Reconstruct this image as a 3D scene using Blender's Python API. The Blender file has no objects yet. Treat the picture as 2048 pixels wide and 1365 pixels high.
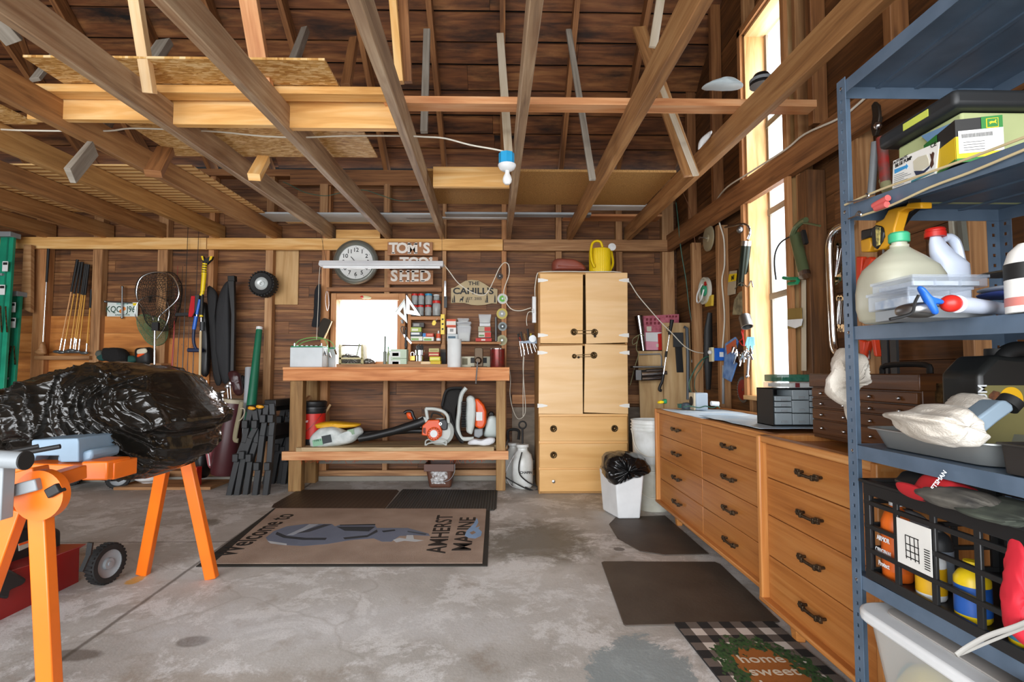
import bpy, math, random
from mathutils import Vector, Matrix, noise
R = random.Random(7)
SC = bpy.context.scene
COL = SC.collection
# ---------------------------------------------------------------- camera, world, light, exposure
F = 1050.0; CX, CY = 1024.0, 695.5
YAW, PITCH = math.atan(19/F), math.atan(52.5/F)
CAM = Vector((0, 0, 1.08))
cam = bpy.data.objects.new('camera', bpy.data.cameras.new('camera')); COL.objects.link(cam)
cam.location = CAM
CROT = Matrix.Rotation(-YAW, 3, 'Z') @ Matrix.Rotation(math.pi/2 + PITCH, 3, 'X')
cam.rotation_euler = CROT.to_euler()
cam.data.sensor_width = 36; cam.data.lens = 36*F/2048; cam.data.clip_start = .02
cam.data.shift_y = (CY - 682.5)/2048
SC.camera = cam
w = bpy.data.worlds.new('overcast sky'); SC.world = w; w.use_nodes = True
bg = w.node_tree.nodes['Background']; bg.inputs[0].default_value = (.88, .94, 1, 1); bg.inputs[1].default_value = 2.4
def area(name, loc, rot, sx, sy, power, color):
    l = bpy.data.lights.new(name, 'AREA'); l.shape = 'RECTANGLE'; l.size = sx; l.size_y = sy; l.energy = power; l.color = color
    o = bpy.data.objects.new(name, l); o.location = loc; o.rotation_euler = rot; COL.objects.link(o); return o
area('daylight_through_garage_door', (-1.6, -2.8, 1.5), (math.radians(97), 0, 0), 7.5, 3.4, 455, (.97, .98, 1))
area('daylight_through_gable_window', (1.93, 3.39, 2.25), (0, math.radians(90), 0), 2.5, .5, 17, (.9, .95, 1))
area('daylight_through_back_window', (-1.41, 5.6, 1.52), (math.radians(-90), 0, 0), .6, .6, 12, (.95, .97, 1))
SC.view_settings.view_transform = 'Standard'; SC.view_settings.look = 'None'
SC.view_settings.gamma = 1; SC.view_settings.use_curve_mapping = False; SC.view_settings.exposure = 0.42
SC.cycles.use_denoising = True; SC.cycles.max_bounces = 8; SC.cycles.caustics_reflective = False; SC.cycles.caustics_refractive = False
SC.cycles.sample_clamp_indirect = 8

# ---------------------------------------------------------------- helpers
def ray(px, py):
    return CROT @ Vector(((px-CX)/F, -(py-CY)/F, -1))
def at(px, py, Y=None, Z=None, X=None):          # where a sight line meets a real plane of the garage
    d = ray(px, py)
    t = (Y-CAM.y)/d.y if Y is not None else (Z-CAM.z)/d.z if Z is not None else (X-CAM.x)/d.x
    return CAM + d*t
def V(*a): return Vector(a)
def lin(h):
    h = h.lstrip('#'); c = [int(h[i:i+2], 16)/255 for i in (0, 2, 4)]
    return tuple(x/12.92 if x <= .04045 else ((x+.055)/1.055)**2.4 for x in c) + (1,)
MATS = {}
class NT:
    def __init__(s, name):
        s.m = bpy.data.materials.new(name); s.m.use_nodes = True; s.t = s.m.node_tree; s.p = s.t.nodes['Principled BSDF']
    def n(s, ty, ins=None, **kw):
        nd = s.t.nodes.new(ty)
        for k, v in kw.items(): setattr(nd, k, v)
        for k, v in (ins or {}).items():
            if hasattr(v, 'is_output') and v.is_output: s.t.links.new(v, nd.inputs[k])
            else: nd.inputs[k].default_value = v
        return nd
    def to(s, sock, inp): s.t.links.new(sock, s.p.inputs[inp])
    def ramp(s, fac, stops, interp='LINEAR'):
        nd = s.n('ShaderNodeValToRGB', {0: fac}); cr = nd.color_ramp; cr.interpolation = interp
        while len(cr.elements) < len(stops): cr.elements.new(.5)
        for e, (p, c) in zip(cr.elements, stops): e.position = p; e.color = c if len(c) == 4 else (*c, 1)
        return nd.outputs[0]
    def mix(s, fac, a, b, mode='MIX'):
        nd = s.n('ShaderNodeMix', data_type='RGBA', blend_type=mode)
        for k, v in ((0, fac), (6, a), (7, b)):
            if hasattr(v, 'is_output'): s.t.links.new(v, nd.inputs[k])
            else: nd.inputs[k].default_value = v
        return nd.outputs[2]
    def math(s, op, a, b=0.0, c=None):
        nd = s.n('ShaderNodeMath', {0: a, 1: b}, operation=op)
        if c is not None: nd.inputs[2].default_value = c
        return nd.outputs[0]
    def bump(s, h, st, dist=.01):
        b = s.n('ShaderNodeBump', {'Strength': st, 'Distance': dist, 'Height': h}); s.to(b.outputs[0], 'Normal')
def g3(v): return (v, v, v, 1)
def mat(key, hexc, rough=.5, metal=0, var=0.0, vs=6, hex2=None, bump=0, bs=60, **kw):
    """plain material with optional blotchy variation to hex2"""
    if key in MATS: return MATS[key]
    q = NT(key); c = lin(hexc); q.p.inputs['Base Color'].default_value = c
    q.p.inputs['Roughness'].default_value = rough; q.p.inputs['Metallic'].default_value = metal
    tc = q.n('ShaderNodeTexCoord').outputs['Object']
    nz = q.n('ShaderNodeTexNoise', {'Vector': tc, 'Scale': vs, 'Detail': 5}).outputs[0]
    c2 = lin(hex2) if hex2 else tuple(x*(1-max(var, .12)) for x in c[:3]) + (1,)
    q.to(q.ramp(nz, [(.35, c2), (.65, c)]), 'Base Color')
    if bump:
        b = q.n('ShaderNodeTexNoise', {'Vector': tc, 'Scale': bs, 'Detail': 4}).outputs[0]; q.bump(b, bump)
    for k, v in kw.items():
        q.p.inputs[{'trans': 'Transmission Weight', 'alpha': 'Alpha', 'coat': 'Coat Weight', 'ior': 'IOR', 'sss': 'Subsurface Weight'}[k]].default_value = v
    MATS[key] = q.m; return q.m
def wood(key, d, m, l, rough=.65, gs=24, us=1.2, knots=.5, stain=.5, bump=.25, dirt=None):
    if key in MATS: return MATS[key]
    q = NT(key); uv = q.n('ShaderNodeUVMap').outputs[0]
    mp = lambda x, y: q.n('ShaderNodeMapping', {0: uv, 3: (x, y, 1)}).outputs[0]
    g1 = q.n('ShaderNodeTexNoise', {'Vector': mp(us, gs), 'Scale': 1.6, 'Detail': 5, 'Distortion': .9}).outputs[0]
    g0 = q.n('ShaderNodeTexNoise', {'Vector': mp(us*4, gs*6), 'Scale': 1, 'Detail': 3}).outputs[0]
    g2 = q.n('ShaderNodeTexNoise', {'Vector': mp(.9, 4.5), 'Scale': 1, 'Detail': 4, 'Distortion': .5}).outputs[0]
    f = q.math('MULTIPLY_ADD', g1, .6, None); q.t.nodes[-1].inputs[2].default_value = 0
    f = q.math('ADD', q.math('MULTIPLY', g1, .55), q.math('MULTIPLY', g2, .45))
    c = q.ramp(f, [(.32, lin(d)), (.5, lin(m)), (.68, lin(l))])
    c = q.mix(q.math('MULTIPLY', g0, .35), c, lin(d))
    if knots:
        vo = q.n('ShaderNodeTexVoronoi', {'Vector': mp(1.6, 6), 'Scale': 1.0, 'Randomness': 1.0})
        kf = q.ramp(vo.outputs['Distance'], [(.04, g3(1)), (.11, g3(0))])
        c = q.mix(q.math('MULTIPLY', kf, knots), c, lin(d))
    if dirt:
        dn = q.n('ShaderNodeTexNoise', {'Vector': mp(.7, 2.6), 'Scale': 1.3, 'Detail': 6, 'Roughness': .65}).outputs[0]
        c = q.mix(q.math('MULTIPLY', q.ramp(dn, [(.5, g3(0)), (.68, g3(1))]), dirt[1]), c, lin(dirt[0]))
    q.to(c, 'Base Color'); q.p.inputs['Roughness'].default_value = rough
    q.bump(g1, bump, .004); MATS[key] = q.m; return q.m

class MB:
    def __init__(s, tf=None): s.v = []; s.f = []; s.uv = []; s.mi = []; s.m = 0; s.tf = tf
    def _add(s, vs, fs, uvs=None):
        b = len(s.v); s.v += [(s.tf @ Vector(p)) if s.tf else Vector(p) for p in vs]
        for i, f in enumerate(fs):
            s.f.append([b+k for k in f]); s.mi.append(s.m)
            s.uv.append(uvs[i] if uvs else [(vs[k][0]+vs[k][1]*.37, vs[k][2]+vs[k][1]*.61) for k in f])
        return s
    def obox(s, c, ax, h):
        """oriented box: centre, three unit axes, half sizes; grain runs along axis 0"""
        c = Vector(c); vs = []
        for i in (-1, 1):
            for j in (-1, 1):
                for k in (-1, 1): vs.append(c + ax[0]*h[0]*i + ax[1]*h[1]*j + ax[2]*h[2]*k)
        fs = [(0,1,3,2), (4,6,7,5), (0,4,5,1), (2,3,7,6), (0,2,6,4), (1,5,7,3)]
        lc = [(i*h[0], j*h[1], k*h[2]) for i in (-1,1) for j in (-1,1) for k in (-1,1)]
        ru, rv = R.uniform(0, 60), R.uniform(0, 60); uvs = []
        for n, f in enumerate(fs):
            if n < 2: uvs.append([(ru+lc[k][1]*.2, rv+lc[k][2]) for k in f])
            elif n < 4: uvs.append([(ru+lc[k][0], rv+lc[k][2]) for k in f])
            else: uvs.append([(ru+lc[k][0], rv+3+lc[k][1]) for k in f])
        m = Matrix((ax[0], ax[1], ax[2]))
        if m.determinant() < 0: fs = [f[::-1] for f in fs]; uvs = [u[::-1] for u in uvs]
        return s._add(vs, fs, uvs)
    def box(s, lo, hi):
        lo = Vector(lo); hi = Vector(hi); c = (lo+hi)/2; h = [(hi[i]-lo[i])/2 for i in range(3)]
        o = sorted(range(3), key=lambda i: -abs(h[i])); E = [V(1,0,0), V(0,1,0), V(0,0,1)]
        return s.obox(c, [E[i] for i in o], [abs(h[i]) for i in o])
    def beam(s, p0, p1, w, h, up=(0,0,1)):
        p0 = Vector(p0); p1 = Vector(p1); a = (p1-p0); L = a.length; a.normalize(); up = Vector(up)
        b = up.cross(a)
        if b.length < 1e-4: b = V(1,0,0) if abs(a.x) < .9 else V(0,1,0)
        b.normalize(); c = a.cross(b)
        return s.obox((p0+p1)/2, [a, b, c], [L/2, w/2, h/2])
    def ring(s, path, rad, seg=8, closed=False, caps=True, flat=1.0, up0=None):
        P = [Vector(p) for p in path]; n = len(P); vs = []; uvr = []; prev = up0; L = 0
        for i, p in enumerate(P):
            a = (P[(i+1) % n] if closed or i < n-1 else p) - (P[i-1] if closed or i > 0 else p)
            a.normalize()
            if prev is None: prev = V(0,0,1) if abs(a.z) < .9 else V(1,0,0)
            u = prev - a*prev.dot(a)
            if u.length < 1e-5: u = a.orthogonal()
            u.normalize(); prev = u; b = a.cross(u)
            r = rad[i] if isinstance(rad, (list, tuple)) else rad
            if i: L += (p-P[i-1]).length
            for k in range(seg):
                t = 2*math.pi*k/seg; vs.append(p + u*math.cos(t)*r + b*math.sin(t)*r*flat)
            uvr.append(L)
        fs = []; uvs = []
        for i in range(n if closed else n-1):
            j = (i+1) % n
            for k in range(seg):
                l = (k+1) % seg; fs.append((i*seg+k, i*seg+l, j*seg+l, j*seg+k))
                uj = uvr[j] if j else L+.1
                uvs.append([(uvr[i], k/seg*.2), (uvr[i], (k+1)/seg*.2), (uj, (k+1)/seg*.2), (uj, k/seg*.2)])
        if caps and not closed:
            fs.append(tuple(range(seg))[::-1]); fs.append(tuple((n-1)*seg+k for k in range(seg)))
            uvs += [[(math.cos(2*math.pi*k/seg)*.05, math.sin(2*math.pi*k/seg)*.05) for k in range(seg)]]*2
        return s._add(vs, fs, uvs)
    def cyl(s, p0, p1, r0, r1=None, seg=16): return s.ring([p0, p1], [r0, r0 if r1 is None else r1], seg)
    def tube(s, pts, r, seg=8, smooth=4, closed=False, **k):
        if smooth > 1 and len(pts) > 2: pts = spline(pts, smooth, closed)
        return s.ring(pts, r, seg, closed, **k)
    def lathe(s, prof, c, seg=24, rot=None, sx=1, sy=1, caps=True):
        c = Vector(c); vs = []; n = len(prof); fs = []
        for r, z in prof:
            for k in range(seg):
                t = 2*math.pi*k/seg; p = V(math.cos(t)*r*sx, math.sin(t)*r*sy, z)
                vs.append(c + (rot @ p if rot else p))
        for i in range(n-1):
            for k in range(seg):
                l = (k+1) % seg; fs.append((i*seg+k, i*seg+l, (i+1)*seg+l, (i+1)*seg+k))
        if caps and prof[0][0] > 1e-5: fs.append(tuple(range(seg))[::-1])
        if caps and prof[-1][0] > 1e-5: fs.append(tuple((n-1)*seg+k for k in range(seg)))
        return s._add(vs, fs)
    def prism(s, pts, d, taper=1.0):
        """extrude the planar outline pts by vector d"""
        P = [Vector(p) for p in pts]; n = len(P); d = Vector(d); c = sum(P, Vector())/n
        Q = [c + (p-c)*taper + d for p in P]
        nr = Vector()
        for i in range(n): nr += (P[i]-c).cross(P[(i+1) % n]-c)
        fl = nr.dot(d) > 0
        a = tuple(range(n)); b = tuple(range(n, 2*n)); fs = [a[::-1] if fl else a, b if fl else b[::-1]]
        for i in range(n):
            j = (i+1) % n; q = (i, j, n+j, n+i); fs.append(q if fl else q[::-1])
        return s._add(P+Q, fs)
    def pslab(s, px, Y, t, Yf=None):
        """outline given where its front face stands (plane y = Y), t thick going back"""
        return s.prism([at(x, y, Y=Y) for x, y in px], (0, t, 0))
    def sphere(s, c, r, seg=16, rings=10, rot=None):
        r = (r, r, r) if not hasattr(r, '__len__') else r
        pr = [(math.sin(math.pi*i/rings), -math.cos(math.pi*i/rings)) for i in range(rings+1)]
        c = Vector(c); vs = []; fs = []
        for a, z in pr:
            for k in range(seg):
                t = 2*math.pi*k/seg; p = V(math.cos(t)*a*r[0], math.sin(t)*a*r[1], z*r[2]); vs.append(c + (rot @ p if rot else p))
        for i in range(rings):
            for k in range(seg):
                l = (k+1) % seg; fs.append((i*seg+k, i*seg+l, (i+1)*seg+l, (i+1)*seg+k))
        return s._add(vs, fs)
    def grid(s, fn, nu, nv, closed_u=False):
        vs = [fn(i/(nu if closed_u else nu-1), j/(nv-1)) for j in range(nv) for i in range(nu)]
        fs = []
        for j in range(nv-1):
            for i in range(nu if closed_u else nu-1):
                k = (i+1) % nu; fs.append((j*nu+i, j*nu+k, (j+1)*nu+k, (j+1)*nu+i))
        return s._add(vs, fs)
    def puff(s, px, Y, dep, nz=.0, ns=8, seed=0, nu=96, nv=24, pw=.5, fold=0, flat_bottom=False):
        """soft body whose outline (as it stands at depth Y) is px and whose real depth is 2*dep"""
        P = [at(x, y, Y=Y) for x, y in px]; return s.puffw(P, V(0, 1, 0), dep, nz, ns, seed, nu, nv, pw, fold)
    def puffw(s, P, ax, dep, nz=0, ns=8, seed=0, nu=96, nv=24, pw=.5, fold=0):
        P = spline(P, 6, True); n = len(P); c = sum(P, Vector())/n
        L = [0]
        for i in range(n): L.append(L[-1] + (P[(i+1) % n]-P[i]).length)
        def op(u):
            t = u*L[-1]; i = 0
            while i < n-1 and L[i+1] < t: i += 1
            k = (t-L[i])/max(1e-9, L[i+1]-L[i]); return P[i].lerp(P[(i+1) % n], min(1, k))
        O = [op(i/nu) for i in range(nu)]
        def fn(u, v):
            o = O[int(round(u*nu)) % nu]; a = (v-.5)*math.pi
            p = c + (o-c)*max(0.0, math.cos(a))**pw + ax*math.sin(a)*dep
            if nz:
                q = p*ns + V(seed*7.3, seed, 0); d = (p-c).normalized()
                f = noise.noise(q)*.6 + noise.noise(q*2.3)*.3
                if fold: f += fold*(1-2*abs(noise.noise(V(u*14+seed, v*2.2, seed*1.7)))**.6 - .3)
                p = p + (ax*math.copysign(.8, math.sin(a)+.001) + d*.35)*f*nz
            return p
        return s.grid(fn, nu, nv, True)
    def text(s, txt, size, org, right, up, ext=.0005, bold=0, align='CENTER', sx=1.0, shear=0):
        cu = bpy.data.curves.new('t', 'FONT'); cu.body = txt; cu.size = size; cu.extrude = max(ext, 0); cu.offset = bold*size
        cu.align_x = align; cu.align_y = 'CENTER'; cu.resolution_u = 3; cu.shear = shear
        ob = bpy.data.objects.new('t', cu); me = ob.to_mesh()
        r = Vector(right).normalized(); u = Vector(up).normalized(); nn = r.cross(u); o = Vector(org)
        vs = [o + r*v.co.x*sx + u*v.co.y + nn*(v.co.z+ext) for v in me.vertices]
        fs = [tuple(p.vertices) for p in me.polygons]
        ob.to_mesh_clear(); bpy.data.objects.remove(ob); bpy.data.curves.remove(cu)
        return s._add(vs, fs)
    def build(s, name, m, parent=None, label=None, cat=None, group=None, kind=None, bevel=0, ang=38, origin=None, seg=2, sub=0):
        me = bpy.data.meshes.new(name)
        if parent is not None: off = wloc(parent)
        elif origin is not None: off = Vector(origin)
        else:
            lo = [min(p[i] for p in s.v) for i in range(3)]; hi = [max(p[i] for p in s.v) for i in range(3)]
            off = V((lo[0]+hi[0])/2, (lo[1]+hi[1])/2, lo[2])
        me.from_pydata([p-off for p in s.v], [], s.f)
        uvl = me.uv_layers.new(name='UVMap'); k = 0; flat = []
        for u in s.uv:
            for a in u: flat += [a[0], a[1]]
        uvl.data.foreach_set('uv', flat)
        ms = m if isinstance(m, (list, tuple)) else [m]
        for x in ms: me.materials.append(x)
        me.polygons.foreach_set('material_index', s.mi)
        me.polygons.foreach_set('use_smooth', [True]*len(s.f)); me.update()
        me.set_sharp_from_angle(angle=math.radians(ang))
        o = bpy.data.objects.new(name, me); COL.objects.link(o)
        if parent is not None: o.parent = parent
        else: o.location = off
        if label: o['label'] = label
        if cat: o['category'] = cat
        if group: o['group'] = group
        if kind: o['kind'] = kind
        if bevel:
            b = o.modifiers.new('bevel', 'BEVEL'); b.width = bevel; b.segments = seg; b.limit_method = 'ANGLE'; b.angle_limit = math.radians(40); b.use_clamp_overlap = True
        if sub:
            b = o.modifiers.new('sub', 'SUBSURF'); b.levels = sub; b.render_levels = sub
        return o
def wloc(o):
    p = Vector(o.location)
    while o.parent: o = o.parent; p += Vector(o.location)
    return p
def spline(pts, k=4, closed=False):
    P = [Vector(p) for p in pts]; n = len(P); out = []
    for i in range(n if closed else n-1):
        p0 = P[i-1] if closed or i else P[0]*2-P[1]; p1 = P[i]; p2 = P[(i+1) % n]; p3 = P[(i+2) % n] if closed or i < n-2 else P[-1]*2-P[-2]
        for j in range(k):
            t = j/k
            out.append(.5*((2*p1) + (p2-p0)*t + (2*p0-5*p1+4*p2-p3)*t*t + (3*p1-p0-3*p2+p3)*t**3))
    if not closed: out.append(P[-1])
    return out
def T(name, label, cat, loc=(0,0,0), group=None, rz=0):
    o = bpy.data.objects.new(name, None); COL.objects.link(o); o.location = loc; o.rotation_euler = (0, 0, rz)
    o.empty_display_size = .05; o['label'] = label; o['category'] = cat
    if group: o['group'] = group
    return o
def struct(name, mb, m, **k): return mb.build(name, m, kind='structure', origin=(0,0,0), **k)
def copy_tree(o, parent=None, ch=None):
    c = o.copy(); COL.objects.link(c); c.parent = parent
    for k in [x for x in bpy.data.objects if x.parent == o]: copy_tree(k, c)
    return c
def rotm(a, ax='Z'): return Matrix.Rotation(math.radians(a), 3, ax)
def arc(c, r, a0, a1, n, u=V(1,0,0), v=V(0,0,1)):
    return [Vector(c) + u*math.cos(math.radians(a0+(a1-a0)*i/n))*r + v*math.sin(math.radians(a0+(a1-a0)*i/n))*r for i in range(n+1)]
# ---------------------------------------------------------------- woods and shared materials
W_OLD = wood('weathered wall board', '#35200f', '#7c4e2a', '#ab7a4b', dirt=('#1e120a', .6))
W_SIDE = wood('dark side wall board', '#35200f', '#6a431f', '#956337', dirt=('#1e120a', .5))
W_ROOF = wood('dark roof board', '#2c170c', '#7c4b28', '#ad7746', dirt=('#120c0a', 1.0), gs=12)
W_RAFT = wood('brown rafter', '#523218', '#905f36', '#b07c4c')
W_JOIST = wood('grey brown joist', '#6e5440', '#a88a6a', '#cfb796', gs=20, dirt=('#8b5a32', .5))
W_JOIST2 = wood('warm brown joist', '#6f4a2a', '#a87848', '#c79b66', gs=20)
W_JNEW = wood('amber joist', '#8a5e2f', '#b98a4e', '#d3a86c', gs=18)
W_STUD = wood('old stud', '#6b4628', '#aa7c50', '#cba274')
W_STUDG = wood('orange stud', '#80512a', '#b98150', '#d6a674')
W_PINE = wood('yellow pine', '#c08640', '#e6b36c', '#f6d79e', knots=.7, gs=14)
W_PALE = wood('pale new pine', '#c99e68', '#e8c594', '#f6deb6', knots=.4, gs=14)
W_RED = wood('reddish new pine', '#b06a3c', '#dca06c', '#efc396', knots=.4, gs=14)
W_BENCH = wood('orange bench lumber', '#a85f2c', '#d58e55', '#e9b27c', knots=.7, gs=14)
W_POST = wood('grey brown post', '#63451f', '#97703f', '#b8965f', gs=16)
W_PLANK = wood('shelf plank', '#8d7450', '#b99f76', '#d4bd96', gs=14)
W_NEWB = wood('orange new wall board', '#8c4f1e', '#c07a36', '#dc9a55', gs=10, knots=.6)
W_GREY = wood('weathered grey board', '#6f675c', '#958d80', '#b5afa4', gs=20)
W_SHED = wood('bleached board', '#a08a6c', '#c9bba2', '#e2dac9', gs=14)
W_FLAT = wood('smooth tan plank', '#a07a48', '#c09a66', '#d6b484', knots=.1, gs=10)
W_MAPLE = wood('blond cabinet veneer', '#cf9c58', '#e0b271', '#e9c088', knots=0, gs=6, us=.6, rough=.42, bump=.03)
W_MAPLE2 = wood('paler blond veneer', '#d5a96e', '#e3bc86', '#eccb9c', knots=0, gs=6, us=.6, rough=.42, bump=.03)
W_OAK = wood('honey dresser veneer', '#9c5c26', '#b8763a', '#c78a4c', knots=0, gs=30, us=1, rough=.4, bump=.05)
W_OAKF = wood('dresser frame wood', '#a9662e', '#c88748', '#dba468', knots=0, gs=30, us=1, rough=.4, bump=.05)
W_CHEST = wood('dark tool chest wood', '#2e1608', '#55300f', '#724318', knots=0, gs=20, rough=.4)
def osb():
    q = NT('oriented strand board'); uv = q.n('ShaderNodeTexCoord').outputs['Object']
    v1 = q.n('ShaderNodeTexVoronoi', {'Vector': q.n('ShaderNodeMapping', {0: uv, 2: (0,0,.5), 3: (30, 90, 1)}).outputs[0], 'Scale': 1})
    v2 = q.n('ShaderNodeTexVoronoi', {'Vector': q.n('ShaderNodeMapping', {0: uv, 2: (0,0,-.9), 3: (26, 110, 1)}).outputs[0], 'Scale': 1})
    m = q.mix(.5, v1.outputs['Color'], v2.outputs['Color'])
    bw = q.n('ShaderNodeSeparateColor', {0: m}).outputs[0]
    q.to(q.ramp(bw, [(.15, lin('#b07c3c')), (.5, lin('#d6a760')), (.85, lin('#efd09a'))]), 'Base Color'); q.p.inputs['Roughness'].default_value = .7
    return q.m
M_OSB = osb()
M_PART = mat('particle board', '#b98c50', .8, vs=140, hex2='#8f6a38')
M_BLACKP = mat('black plastic', '#1b1c1d', .42)
M_DARKP = mat('dark grey plastic', '#2d2f31', .5)
M_GREYP = mat('grey plastic', '#8c9296', .45)
M_WHITE = mat('white plastic', '#e6e9ea', .4)
M_WHITE2 = mat('white paint', '#e9e8e2', .5)
M_STEEL = mat('bright steel', '#c9ccd0', .22, 1)
M_STEELD = mat('dull steel', '#8d8f90', .4, 1)
M_CHROME = mat('chrome', '#e6e8ea', .08, 1)
M_IRON = mat('dark iron', '#3a332c', .5, .7)
M_BRASS = mat('old brass', '#7a6340', .4, .9, hex2='#3a2f22', vs=60)
M_RUBBER = mat('black rubber', '#1a1a1a', .75, bump=.2)
M_RED = mat('red plastic', '#c8261c', .4)
M_YEL = mat('yellow plastic', '#f0cf10', .4)
M_ORANGE = mat('orange enamel', '#ea6f14', .35)
M_BLUE = mat('blue plastic', '#1f63c8', .4)
M_GREEN = mat('green plastic', '#1c8a5c', .45)
M_CORDW = mat('white cord', '#dcd7c8', .5)
M_CORDG = mat('green cord', '#2f5b4a', .5)
M_INK = mat('black ink', '#151515', .6)
M_PAPER = mat('paper', '#ece8dc', .8)
M_CARD = mat('cardboard', '#b08a5c', .85)
M_CLOTH = mat('white rag cloth', '#d9d3c8', .95, vs=9, hex2='#b8aea0', bump=.3, bs=220)
def clear(key, c, rough=.08, alpha=.35):
    if key in MATS: return MATS[key]
    q = NT(key); q.p.inputs['Base Color'].default_value = lin(c); q.p.inputs['Roughness'].default_value = rough
    q.p.inputs['Alpha'].default_value = alpha; MATS[key] = q.m; return q.m
M_CLEAR = clear('clear plastic', '#dfe6ea'); M_GLASS = clear('window glass', '#ffffff', .02, .06)
M_JAR = clear('glass jar', '#cfd8d8', .06, .4)
# ---------------------------------------------------------------- the shell
YB, YS, YL = 5.50, 5.41, 5.37         # back wall boards, stud faces, ledger face
XB, XS = 1.85, 1.76                   # right wall boards and stud faces
XL, YF = -6.0, -1.35
ZP = 3.15
def floor_mat():
    q = NT('stained concrete'); o = q.n('ShaderNodeTexCoord').outputs['Object']
    sep = q.n('ShaderNodeSeparateXYZ', {0: o})
    x, y = sep.outputs[0], sep.outputs[1]
    def nz(sc, det=6, ds=0, rough=.6): return q.n('ShaderNodeTexNoise', {'Vector': o, 'Scale': sc, 'Detail': det, 'Distortion': ds, 'Roughness': rough}).outputs[0]
    n1, n2, n3, n4 = nz(1.1, 9, .15, .65), nz(4.2, 9, .1, .68), nz(70, 3), nz(2.6, 12, .35, .78)
    c = q.ramp(n1, [(.3, lin('#94908a')), (.5, lin('#bbb8b3')), (.7, lin('#d3d3d2'))])
    c = q.mix(q.math('MULTIPLY', q.ramp(n4, [(.5, g3(0)), (.56, g3(1))]), .7), c, lin('#e6e6e5'))
    c = q.mix(q.math('MULTIPLY', q.ramp(n2, [(.3, g3(1)), (.44, g3(0))]), .6), c, lin('#85745f'))
    c = q.mix(q.math('MULTIPLY', n3, .25), c, lin('#938b83'))
    c = q.mix(q.math('MULTIPLY', q.ramp(nz(150, 3, 0, .8), [(.56, g3(0)), (.64, g3(1))]), q.math('MULTIPLY', q.ramp(n4, [(.42, g3(0)), (.55, g3(1))]), .5)), c, lin('#6f675d'))
    def blob(cx, cy, rx, ry, col, amt, dist=.5, sharp=.1):
        nonlocal c
        dx = q.math('DIVIDE', q.math('SUBTRACT', x, cx), rx); dy = q.math('DIVIDE', q.math('SUBTRACT', y, cy), ry)
        d = q.math('SQRT', q.math('ADD', q.math('MULTIPLY', dx, dx), q.math('MULTIPLY', dy, dy)))
        d = q.math('ADD', d, q.math('MULTIPLY', q.math('SUBTRACT', n4, .5), dist*4))
        c = q.mix(q.math('MULTIPLY', q.ramp(d, [(.9-sharp, g3(1)), (.9+sharp, g3(0))]), amt), c, lin(col))
    blob(.22, 3.45, .42, .5, '#635d50', .8, .5, .3)
    blob(-.35, 4.55, .55, .18, '#6e6252', .4, .6, .3)
    blob(.52, 1.98, .2, .23, '#7d8c90', .75, .8, .05)
    blob(-1.65, 2.1, .12, .05, '#5c5248', .7, .3, .2); blob(-1.25, 2.2, .07, .05, '#574d43', .7, .3, .2)
    blob(.72, 3.28, .04, .04, '#4a443c', .8, .2, .1); blob(.73, 3.05, .05, .03, '#4a443c', .8, .2, .1)
    blob(-1.92, 2.85, .04, .07, '#c79a2c', .8, .7, .1)
    blob(-.7, 2.35, .9, .22, '#d3d4d6', .35, .9, .4); blob(.1, 2.9, .35, .2, '#d6d4d0', .35, .9, .4)
    blob(-2.1, 3.9, .14, .12, '#57503f', .6, 1.0, .3)
    blob(-1.0, 1.9, .5, .1, '#8a7a66', .4, .9, .4)
    # saw-cut joints
    def joint(expr, amt=.7, wd=.006):
        nonlocal c
        f = q.ramp(q.math('ABSOLUTE', expr), [(wd, g3(1)), (wd*2.2, g3(0))]); c = q.mix(q.math('MULTIPLY', f, amt), c, lin('#4a4238'))
        return f
    wob = q.math('MULTIPLY', q.math('SUBTRACT', n2, .5), .02)
    ex = q.math('ADD', q.math('ADD', x, 1.52), q.math('MULTIPLY', y, .07)); j1 = joint(q.math('ADD', ex, wob))
    left = q.math('LESS_THAN', x, -1.76)
    j2 = q.math('ADD', q.math('SUBTRACT', y, 3.47), q.math('MULTIPLY', q.math('SUBTRACT', 1, left), 9)); joint(j2, .6, .004)
    vo = q.n('ShaderNodeTexVoronoi', {'Vector': q.n('ShaderNodeMix', {6: o, 7: q.n('ShaderNodeTexNoise', {'Vector': o, 'Scale': 3}).outputs[1], 0: .25}, data_type='RGBA').outputs[2], 'Scale': .7}, feature='DISTANCE_TO_EDGE').outputs[0]
    c = q.mix(q.math('MULTIPLY', q.ramp(vo, [(.0, g3(1)), (.006, g3(0))]), .3), c, lin('#847a6e'))
    q.to(c, 'Base Color'); q.to(q.ramp(n1, [(.3, g3(.5)), (.7, g3(.78))]), 'Roughness')
    q.bump(q.math('ADD', n3, q.math('MULTIPLY', n2, 2)), .25, .004)
    return q.m
fl = MB().box((XL-.1, YF-.1, -.12), (XB+.1, YB+.1, 0)); struct('floor', fl, floor_mat())
M_DRIVE = mat('bounce driveway grey', '#8f8a80', .9)
struct('floor_bounce_driveway', MB().box((-14, -16, -.2), (12, YF-.1, -.06)), M_DRIVE)  # unseen ground outside, added to bounce daylight up to the joists
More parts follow.
